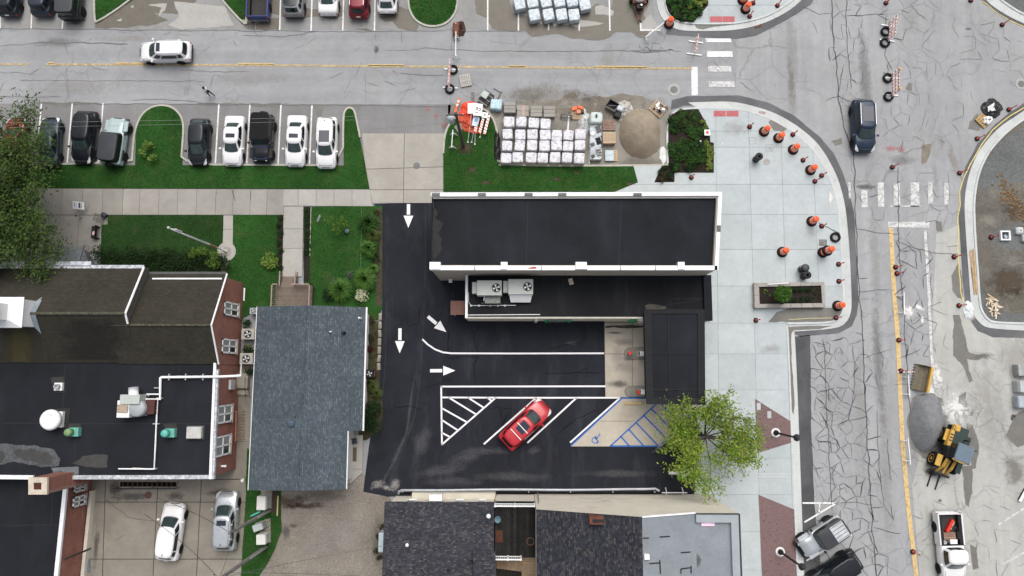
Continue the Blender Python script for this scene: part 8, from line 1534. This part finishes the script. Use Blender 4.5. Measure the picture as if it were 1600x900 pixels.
# dark hedge in front of the brick hall
for i in range(13):
    x = 158+i*15.2; shrub(x, 399+rp.uniform(-2, 3)+(4 if i > 9 else 0), .8, 1.5, LEAFD, 'dark clipped hedge shrub along the brick hall front', 'shrub', 'dark hedge along the brick hall', 620, .07, .1, 'hedge_shrub', 7); shrub(x+7, 414, .8, 1.4, LEAFD, 'dark clipped hedge shrub tight under the brick hall eaves', 'shrub', 'dark hedge under the eaves', 420, .07, .1, 'hedge_shrub', 6)
for (x, y) in ((304, 396), (318, 393), (338, 402), (334, 412)): shrub(x, y, .55, 2.3, LEAFL, 'light sprouting shrub at the flagpole end of the hedge', 'shrub', 'sprouting shrubs by the flagpole', 240, .08, .1, 'sprouting_shrub', 4)
for (x, y) in ((385, 505), (388, 545), (392, 580)): shrub(x, y, .45, .7, LEAFD, 'dark shrub squeezed between the condensers', 'shrub', 'shrubs between the condensers', 260, .07)
shrub(390, 541, .22, .5, LEAFY, 'small yellow plant between two condensers', 'plant', n=120, s=.06)
for (x, y) in ((229, 232), (238, 246), (222, 241), (236, 225)): shrub(x, y, .42, 1.1, LEAFYG, 'loose light green sapling on the rounded grass island', 'sapling', 'saplings on the grass island', 60, .11, .1, 'sapling', 3)
for (x, y) in ((590, 838), (597, 822), (588, 860), (592, 870)): shrub(x, y, .3, .35, LEAFR, 'weedy clump against the west wall of the shingled shop', 'plant', 'weeds by the shop wall', 120, .06, 0)
# trees with limbs
def tree(name, label, base, hub, spread, zspan, n1, n2, leafm, nleaf, lsz, twm=BARK, r0=.16, lean=(0, 0), bare=0, inner=.0, ecc=(1, 1)):
    o = thing(name, label, 'tree', base); tr = MB(); H0 = hub; tr.tube([(0, 0, -.05), (lean[0]*.3, lean[1]*.3, H0*.4), (lean[0]*.7, lean[1]*.7, H0)], [r0, r0*.8, r0*.65], 10); tips = []
    for i in range(n1):
        a = 6.283*i/n1+rp.uniform(-.3, .3); R_ = spread*rp.uniform(.5, 1.12); top = Vector((lean[0]+R_*math.cos(a)*ecc[0], lean[1]+R_*math.sin(a)*ecc[1], H0+zspan*rp.uniform(.25, 1.0)*(1-.45*(R_/spread)**2)))
        s0 = Vector((lean[0]*.7, lean[1]*.7, H0*rp.uniform(.65, 1.0))); mid = s0.lerp(top, .5)+Vector((rp.gauss(0, .3), rp.gauss(0, .3), zspan*.12)); tr.tube([s0, s0.lerp(mid, .5)+Vector((rp.gauss(0, .12), rp.gauss(0, .12), 0)), mid, top], [r0*.42, r0*.3, r0*.2, r0*.06], 6)
        for j in range(n2):
            t_ = rp.uniform(.25, 1); p0 = s0.lerp(mid, t_*2) if t_ < .5 else mid.lerp(top, t_*2-1); b_ = a+rp.choice((-1, 1))*rp.uniform(.3, 1.3); ln = spread*rp.uniform(.14, .36); p1 = p0+Vector((math.cos(b_)*ln, math.sin(b_)*ln, rp.uniform(-.15, .5)*ln)); pm_ = p0.lerp(p1, .5)+Vector((0, 0, .1)); tr.tube([p0, pm_, p1], [r0*.12, r0*.08, r0*.03], 5)
            tips.append((p0, p1, b_))
    tr.build('trunk', twm, o); g = MB(); bt = MB()
    for (p0, p1, b_) in tips:
        if bare and rp.random() < bare:
            for k in range(5): e = p0.lerp(p1, rp.uniform(.3, 1)); c_ = b_+rp.uniform(-.8, .8); bt.tube([e, e+Vector((math.cos(c_)*.5, math.sin(c_)*.5, rp.uniform(-.1, .2)))], [.016, .006], 4)
            continue
        n = int(nleaf/len(tips)*rp.uniform(.5, 1.5))
        for k in range(n):
            c_ = p0.lerp(p1, rp.uniform(.15, 1.12)); sg = .10*spread/2.5+.10; leaf(g, c_+Vector((rp.gauss(0, sg), rp.gauss(0, sg), rp.gauss(0, sg*.8))), lsz*rp.uniform(.6, 1.3))
    g.build('crown', leafm, o)
    if bare: bt.build('bare_twigs', TWIG, o)['kind'] = 'stuff'
    return o
q = P(1090, 678, 0); tree('street_tree', 'feathery yellow green street tree at the lot exit by the pavement', (q.x, q.y, .05), 2.8, 4.1, 3.0, 22, 12, LEAFT, 11000, .115, BARK, .14, (.1, .0), .12)
q = P(44, 346, 0); tree('shade_tree', 'big dense green shade tree over the hall forecourt and parked cars', (q.x, q.y, .1), 4.2, 7.6, 4.8, 38, 22, LEAFO, 62000, .13, BARK, .26, (-1.2, .2), 0, 0, (1, 1.12))
# ================================================================ hall forecourt and small things
q = P(354, 393, .1); o = thing('flagpole', 'tall tapering white flagpole with rust streak in a round concrete base', 'flagpole', (q.x, q.y, .1)); MB().lathe([(.82, -.1), (.82, .03)], 28).build('round_base', WALKW, o); MB().lathe([(.42, .03), (.42, .05)], 24).build('inner_disc', mat('disc_concrete', (.27, .25, .22), .9), o); MB().lathe([(.14, .05), (.12, .2), (.085, .3), (.075, 2.5), (.07, 6.0), (.05, 10.0)], 12).build('pole', WHITE, o, True); MB().lathe([(.083, 2.0), (.081, 3.4)], 12).build('rust_streak', mat('rust_stain', (.35, .2, .09), .8, .4, 4), o); MB().lathe([(.09, 10.0), (.11, 10.15), (.05, 10.3)], 10).build('finial', mat('finial_green', (.45, .55, .5), .4), o, True); MB().tube([(.1, 0, 1.2), (.1, 0, 9.6)], .012, 4).build('halyard', WIRE, o); MB().box((.08, .05, 8.9), (.2, .12, .9)).build('furled_flag', mat('flag_pinkish', (.55, .48, .52), .8, .3, 4), o)
q = P(127, 322.5, .5); o = thing('sandwich_board', 'white printed board standing on the hall sidewalk', 'sign board', (q.x, q.y, .11), -.12); MB().box((0, 0, .78), (1.0, .65, .03), M=Matrix.Rotation(.35, 3, 'X')).build('panel', WHITE, o)
for dx, wd in ((-.36, .06), (-.2, .04), (.1, .16), (.26, .04)): MB().box((dx, 0, .8), (wd, .45, .01), M=Matrix.Rotation(.35, 3, 'X')).build('print', mat('print_navy', (.06, .06, .14), .7), o)
for s in (-.4, .4): MB().tube([(s, -.25, 0), (s, 0, .8), (s, .3, 0)], .02, 5).build('leg', GALV, o)
q = P(149, 363, .4); o = thing('bench', 'black bench with a pink oval mark on the forecourt', 'bench', (q.x, q.y, .108)); 
for k in range(4): MB().box((-.2+.12*k, 0, .45), (.1, 1.05, .03)).build('seat_slat', BLACKP, o)
for k in range(3): MB().box((.26+.02*k, 0, .6+.12*k), (.03, 1.05, .1)).build('back_slat', BLACKP, o)
for s in (-1, 1): MB().box((0, s*.5, .22), (.5, .05, .44)).build('end_frame', BLACKP, o); MB().box((.28, s*.5, .65), (.05, .05, .5)).build('back_post', BLACKP, o)
MB().lathe([(.15, 0), (.15, .004)], 16, (-.05, -.1, .467), Matrix(((.6, .3, 0), (-.3, 1.2, 0), (0, 0, 1)))).build('oval_mark', mat('mark_pink', (.75, .42, .48), .6), o)
q = P(155, 341, .4); o = thing('bike_rack', 'small black barred rack at the sidewalk corner', 'rack', (q.x, q.y, .108), -.3)
for k in range(5): MB().tube([(-.3, -.3+.15*k, 0), (-.3, -.3+.15*k, .5), (.3, -.3+.15*k, .5), (.3, -.3+.15*k, 0)], .018, 5).build('bar', STEELD, o)
MB().tube([(-.3, -.35, .5), (-.3, .35, .5)], .02, 5).build('rail', STEELD, o)
q = P(162.5, 336, .4); o = thing('dark_planter', 'dark blue pot at the sidewalk corner by the barred rack', 'pot', (q.x, q.y, .108)); MB().lathe([(.16, 0), (.24, .4), (.2, .42)], 14).build('pot', mat('pot_navy', (.03, .03, .055), .5), o, True); MB().lathe([(.19, .38), (.19, .4)], 12).build('soil', SOIL, o)
q = P(124.5, 339, .4); o = thing('short_post', 'short grey post at the forecourt edge', 'post', (q.x, q.y, .1)); MB().lathe([(.08, 0), (.05, .1), (.05, .8), (.07, .85)], 10).build('post', GALV, o); MB().lathe([(.09, .85), (.03, .95)], 10).build('cap', STEELD, o)
o = thing('hall_steps', 'grey metal entrance steps with black railings at the hall door', 'steps', P(112, 398, .108)); lo = Vector(o.location)
for k in range(6):
    z = .16*(k+1); y = 386+k*5; a_, b_ = P(92-k*2, y, z), P(132+k*1.6, y, z); MB().box(((a_.x+b_.x)/2-lo.x, a_.y-lo.y-.14, z/2-.02), (b_.x-a_.x, .33, z)).build('step', mat('step_grey', (.19, .21, .22), .6, .15, 3), o)
for x0, x1 in ((132, 145), (88, 84)):
    a_, b_ = P(x0, 383, 1.0)-lo, P(x1 if x0 < 100 else 124, 410, 1.9)-lo; MB().tube([a_, b_], .03, 6).build('handrail', STEELD, o); 
    for k in range(9): p = a_.lerp(b_, k/8); MB().tube([p, (p.x, p.y, .1)], .014, 4).build('baluster', STEELD, o)
# person crossing the street
q = P(331.5, 149.5, .0); pr = thing('person', 'person in a pale shirt and dark trousers walking across the street', 'person', (q.x, q.y, .03), math.radians(150)); me = bpy.data.meshes.new('body')
J = [(0, 0, .95, .12), (0, 0, 1.12, .125), (.02, 0, 1.35, .15), (.02, 0, 1.46, .07), (.03, 0, 1.56, .06), (.05, 0, 1.66, .095), (.05, 0, 1.74, .08), (0, .10, .9, .09), (.16, .10, .50, .065), (.10, .10, .09, .045), (.26, .10, .05, .04), (0, -.10, .9, .09), (-.05, -.10, .50, .065), (-.30, -.10, .14, .045), (-.20, -.10, .05, .04), (.02, .19, 1.40, .06), (-.08, .25, 1.12, .045), (.06, .24, .90, .035), (.02, -.19, 1.40, .06), (.10, -.25, 1.13, .045), (.30, -.2, 1.02, .035)]
E = [(0, 1), (1, 2), (2, 3), (3, 4), (4, 5), (5, 6), (0, 7), (7, 8), (8, 9), (9, 10), (0, 11), (11, 12), (12, 13), (13, 14), (2, 15), (15, 16), (16, 17), (2, 18), (18, 19), (19, 20)]
me.from_pydata([j[:3] for j in J], E, []); bo = add_obj('body', me, pr); sk = bo.modifiers.new('skin', 'SKIN'); bo.modifiers.new('sub', 'SUBSURF').levels = 1; bo.modifiers['sub'].render_levels = 1
for v_, j in zip(me.skin_vertices[0].data, J): v_.radius = (j[3], j[3]*(1.25 if j[2] > 1.1 and abs(j[1]) < .05 and j[2] < 1.4 else 1))
me.skin_vertices[0].data[0].use_root = True; sk.use_smooth_shade = True
t = NT('person_clothes'); tc = t.n('ShaderNodeTexCoord').outputs['Object']; sp = t.n('ShaderNodeSeparateXYZ'); t.L(tc, sp.inputs[0]); rr = t.n('ShaderNodeValToRGB'); mr = t.math('DIVIDE', sp.outputs[2], 1.85); t.L(mr, rr.inputs[0]); rr.color_ramp.interpolation = 'CONSTANT'
els = rr.color_ramp.elements; els[0].position = 0; els[0].color = (.05, .05, .05, 1); els[1].position = .06; els[1].color = (.03, .032, .04, 1)
for p_, c_ in ((.53, (.72, .70, .73)), (.80, (.42, .26, .19))): e_ = els.new(p_); e_.color = rgb(c_)
me.materials.append(t.fin(rr.outputs[0], .8)); hg = MB(); hg.lathe([(.02, 1.80), (.09, 1.77), (.115, 1.70), (.11, 1.64)], 14, (.03, 0, 0)); hg.build('hair', mat('hair_dark', (.02, .016, .013), .8), pr, True); MB().box((-.16, 0, 1.15), (.13, .24, .3), bev=.04).build('backpack', BLACKP, pr)
# condensers between hall and house
CY = 'x'
for (x, y, wx, l, m) in ((396.5, 486, .66, 'small blue grey condenser beside the grey shingle roof edge', mat('cond_blue', (.33, .37, .40), .5)), (387.5, 522, 1.12, 'tan topped air conditioner unit between the hall windows', HVACG), (385, 560.5, 1.12, 'tan topped air conditioner unit beside the white pipe drop', HVACG)):
    q = P(x, y, .9); o = thing('condenser', l, 'air conditioner', (q.x, q.y, .03)); MB().box((0, 0, .5), (wx, wx*.82, .85), bev=.03).build('cabinet', m, o); fan(o, (0, 0, .93), wx*.27); MB().box((0, 0, .04), (wx*1.1, wx, .08)).build('pad', COURT, o)
q = P(578.5, 584, .5); o = thing('condenser', 'dark condenser with a pale fan in the side bed by the house', 'air conditioner', (q.x, q.y, .05)); MB().box((0, 0, .4), (.7, .7, .75), bev=.03).build('cabinet', BLACKP, o); fan(o, (0, 0, .78), .25); MB().box((.42, 0, .5), (.06, .5, .5)).build('side_grille', mat('grille_red', (.12, .05, .045), .7), o)
q = P(554, 689, .4); o = thing('patio_chair', 'dark folded chair on the back step', 'chair', (q.x, q.y, .14), .3); MB().box((0, 0, .42), (.45, .45, .04)).build('seat', mat('chair_navy', (.03, .035, .05), .6), o); MB().box((0, .22, .7), (.45, .04, .5)).build('backrest', mat('chair_navy', ()), o)
for sx in (-.2, .2):
    for sy in (-.2, .2): MB().tube([(sx, sy, 0), (sx, sy, .42)], .018, 5).build('leg', GALV, o)
# hall side: steps, rail, red shutter, courtyard well
o = thing('side_steps', 'concrete side steps with a black rail between hall and house', 'steps', P(380, 600, .03)); lo = Vector(o.location)
for k in range(3): z = .5-.15*k; a_ = P(380, 595+k*9, z)-lo; MB().box((a_.x-.1, a_.y, z/2-.02), (.95, 1.2 if k == 0 else .4, z), bev=.01).build('step', mat('step_concrete', (.30, .275, .225), .9, .15, 2), o)
for x in (383, 390): MB().tube([P(x, 590, 1.2)-lo, P(x, 612, 1.1)-lo, P(x+.5, 620, .9)-lo, P(x+.5, 620, .2)-lo], .025, 5).build('handrail', STEELD, o)
MB().tube([P(383, 610, 1.1)-lo, P(390, 610, 1.1)-lo], .02, 5).build('crossbar', STEELD, o)
o = thing('iron_grille', 'rusty red slatted grille leaning on the hall side wall', 'grille', P(371, 665, .03)); lo = Vector(o.location); MB().tube([P(369, 642, 1.0)-lo, P(368, 690, 1.0)-lo], .07, 6).build('rail', mat('grille_terracotta', (.28, .12, .075), .8, .2, 4), o)
for k in range(10): a_ = P(370, 644+k*4.8, .9)-lo; MB().tube([(a_.x, a_.y, .9), (a_.x+.35, a_.y, .02)], .025, 5).build('slat', mat('grille_terracotta', ()), o)
o = thing('basement_well', 'dark basement stairwell with black pipe rail beside the hall', 'stairwell', P(232, 757, .0)); lo = Vector(o.location); a_, b_ = P(188, 753, .03), P(275, 760.5, .03); MB().box(((a_.x+b_.x)/2-lo.x, (a_.y+b_.y)/2-lo.y, .03), (b_.x-a_.x, abs(a_.y-b_.y), .02)).build('pit', mat('pit_black', (.008, .007, .006), .9, spec=.05), o)
for k in range(11): p = P(192+k*7.6, 757, .06)-lo; MB().box((p.x, p.y, .055), (.09, .36, .03)).build('tread', mat('tread_brown', (.05, .04, .03), .9), o)
MB().tube([P(179, 764, .9)-lo, P(200, 763.5, .9)-lo, P(275, 763, .9)-lo, P(278, 752, .9)-lo], .05, 6).build('pipe_rail', STEELD, o)
for x in (181, 203, 236, 262, 276): p = P(x, 763, .45)-lo; MB().tube([(p.x, p.y, 0), (p.x, p.y, .9)], .03, 5).build('rail_post', STEELD, o)
MB().lathe([(.3, 0), (.3, .012)], 18, P(231.5, 773.5, .02)).build('manhole_cover', mat('rusty_cover', (.10, .055, .04), .8, .2, 6), street)
soft('stain', (205, 776), 2.4, .5, 0, .03, S_DARK, street); soft('stain', (180, 765), .8, 1.4, 0, .03, S_DARK, street); soft('stain', (345, 770), 1.6, .5, 0, .03, S_DARK, street); soft('stain', (150, 850), .4, 2.2, 0, .03, S_DARK, street); soft('stain', (275, 775), 1.2, .5, 0, .03, S_DARK, street)
ck = MB()
for pts in ([(164, 780), (200, 808), (225, 813), (243, 814)], [(180, 845), (195, 835)], [(164, 782), (175, 785)]): crackline(ck, pts, .05, .06, .034)
ck.build('crack_network', CRACK, street)['kind'] = 'stuff'
o = thing('cellar_hatch', 'flat blue grey metal cellar hatch by the brick wing', 'hatch', P(124, 884, .02)); lo = Vector(o.location); 
for x0, x1 in ((109, 124), (124.5, 140)): MB().prism([p-lo for p in PP([(x0, 875), (x1, 875), (x1, 894), (x0, 895)], .12)], 0, .1).build('leaf', mat('hatch_blue', (.13, .16, .18), .6, .15, 3), o)
# cabinets on the grass strip
for (x, y, sx, sy, h, l, c, m) in ((406.5, 786, .72, 1.1, 1.35, 'large white metal cabinet on the grass behind the house', (.62, .62, .58), 0), (401, 824, .8, .55, 1.0, 'slanted grey meter box beside the utility pole', (.40, .43, .42), .35), (406, 843, .75, .8, 1.1, 'square grey green meter box below the slanted one', (.42, .46, .43), .05)):
    q = P(x, y, h); o = thing('utility_cabinet', l, 'cabinet', (q.x+.1, q.y, .1), m); MB().box((0, 0, h/2), (sx, sy, h), bev=.03).build('body', mat('cab_%d' % x, c, .5, .08, 2), o); MB().box((sx/2+.015, 0, h*.5), (.03, sy*.8, h*.7)).build('door', mat('cab_door_%d' % x, sc(c, .75), .5), o); MB().box((0, 0, -.03), (sx*1.2, sy*1.2, .1)).build('pad', COURT, o)
sheet('cabinet_pad', [(412, 812), (423, 810), (422, 846), (414, 846)], .106, COURT, LW[8]); sheet('cabinet_pad', [(407, 764), (428, 764), (426, 778), (408, 778)], .106, COURT, LW[8])
q = P(399, 803, .15); o = thing('turquoise_tube', 'turquoise plastic tube lying on the grass strip', 'tube', (q.x, q.y, .1), .45); MB().tube([(-.4, 0, .08), (.4, 0, .08)], .08, 10).build('tube', mat('tube_turquoise', (.10, .45, .36), .5), o); MB().tube([(.38, 0, .08), (.46, 0, .08)], .09, 10).build('collar', mat('tube_turquoise', ()), o)
q = P(434, 790, .1); o = thing('timber_edging', 'upright timber edging board at the gravel corner', 'timber', (q.x, q.y, .0)); MB().box((0, 0, .08), (.1, 1.6, .16)).build('board', LUMBER, o); MB().box((-.3, .4, .06), (.42, 2.0, .12)).build('soil_board', mat('soil_brown', (.05, .035, .025), .95), o)
q = P(378, 751, .1); o = thing('white_litter', 'small white litter scrap at the courtyard edge', 'litter', (q.x, q.y, .02)); MB().box((0, 0, .04), (.2, .25, .07), .4, bev=.01).build('scrap', WHITE, o); MB().box((.1, .1, .03), (.12, .1, .04), 1).build('corner', WHITE, o)
# house deck and steps
o = thing('house_deck', 'brown wooden porch deck with railings and steps at the house front', 'deck', P(460, 455, .1)); lo = Vector(o.location); zd = .62
ya, yb_ = P(430, 446, zd).y, P(430, 481, zd).y; xa, xb = P(430, 460, zd).x, P(488, 460, zd).x; n = 14
for i in range(n): y = ya+(yb_-ya)*(i+.5)/n; MB().box(((xa+xb)/2-lo.x, y-lo.y, zd-.02-lo.z), (xb-xa, abs(yb_-ya)/n-.012, .04)).build('plank', WOODD, o)
MB().box(((xa+xb)/2-lo.x, (ya+yb_)/2-lo.y, zd/2-lo.z-.03), (xb-xa-.06, ya-yb_-.06, zd-.08)).build('skirt', mat('skirt_dark', (.05, .035, .028), .9), o)
RAILW = mat('rail_pinkish', (.30, .235, .20), .8, .12, 3)
xs0, xs1 = P(438, 440, zd).x, P(462, 440, zd).x
for k in range(4): z = zd-.15*(k+1); y = ya+.28*(k+.5); MB().box(((xs0+xs1)/2-lo.x, y-lo.y, z/2-lo.z+.0), (xs1-xs0, .27, z)).build('step', WOODD, o)
def drail(p, q_, z0=zd, h=.9):
    MB().box(((p[0]+q_[0])/2-lo.x, (p[1]+q_[1])/2-lo.y, z0+h-lo.z), (abs(q_[0]-p[0])+.09, abs(q_[1]-p[1])+.09, .05)).build('rail', RAILW, o); L_ = math.hypot(q_[0]-p[0], q_[1]-p[1]); m_ = max(2, int(L_/.16))
    for i in range(m_+1): MB().box((p[0]+(q_[0]-p[0])*i/m_-lo.x, p[1]+(q_[1]-p[1])*i/m_-lo.y, z0+h/2-lo.z), (.05, .05, h)).build('baluster', RAILW, o)
drail((xa, ya), (xa, yb_)); drail((xb, ya), (xb, yb_)); drail((xa, ya), (xs0, ya)); drail((xs1, ya), (xb, ya)); drail((xs0, ya+1.15), (xs0, ya), .05, .8); drail((xs1, ya+1.15), (xs1, ya), .05, .8)
q = P(500, 342.5, .3); o = thing('lawn_sign', 'small pale yard sign on the house lawn', 'sign', (q.x, q.y, .1), 1.2); MB().box((0, 0, .5), (.6, .03, .4)).build('panel', mat('sign_pale', (.55, .6, .62), .6), o)
for s in (-.25, .25): MB().tube([(s, 0, 0), (s, 0, .35)], .012, 4).build('stake', GALV, o)
q = P(542.5, 361.5, .2); o = thing('blue_pot', 'small blue grey pot on the house lawn', 'pot', (q.x, q.y, .1)); MB().lathe([(.14, 0), (.2, .25), (.16, .27)], 12).build('pot', mat('pot_slate', (.09, .12, .16), .5), o, True); MB().lathe([(.15, .24), (.15, .25)], 10).build('soil', SOIL, o)
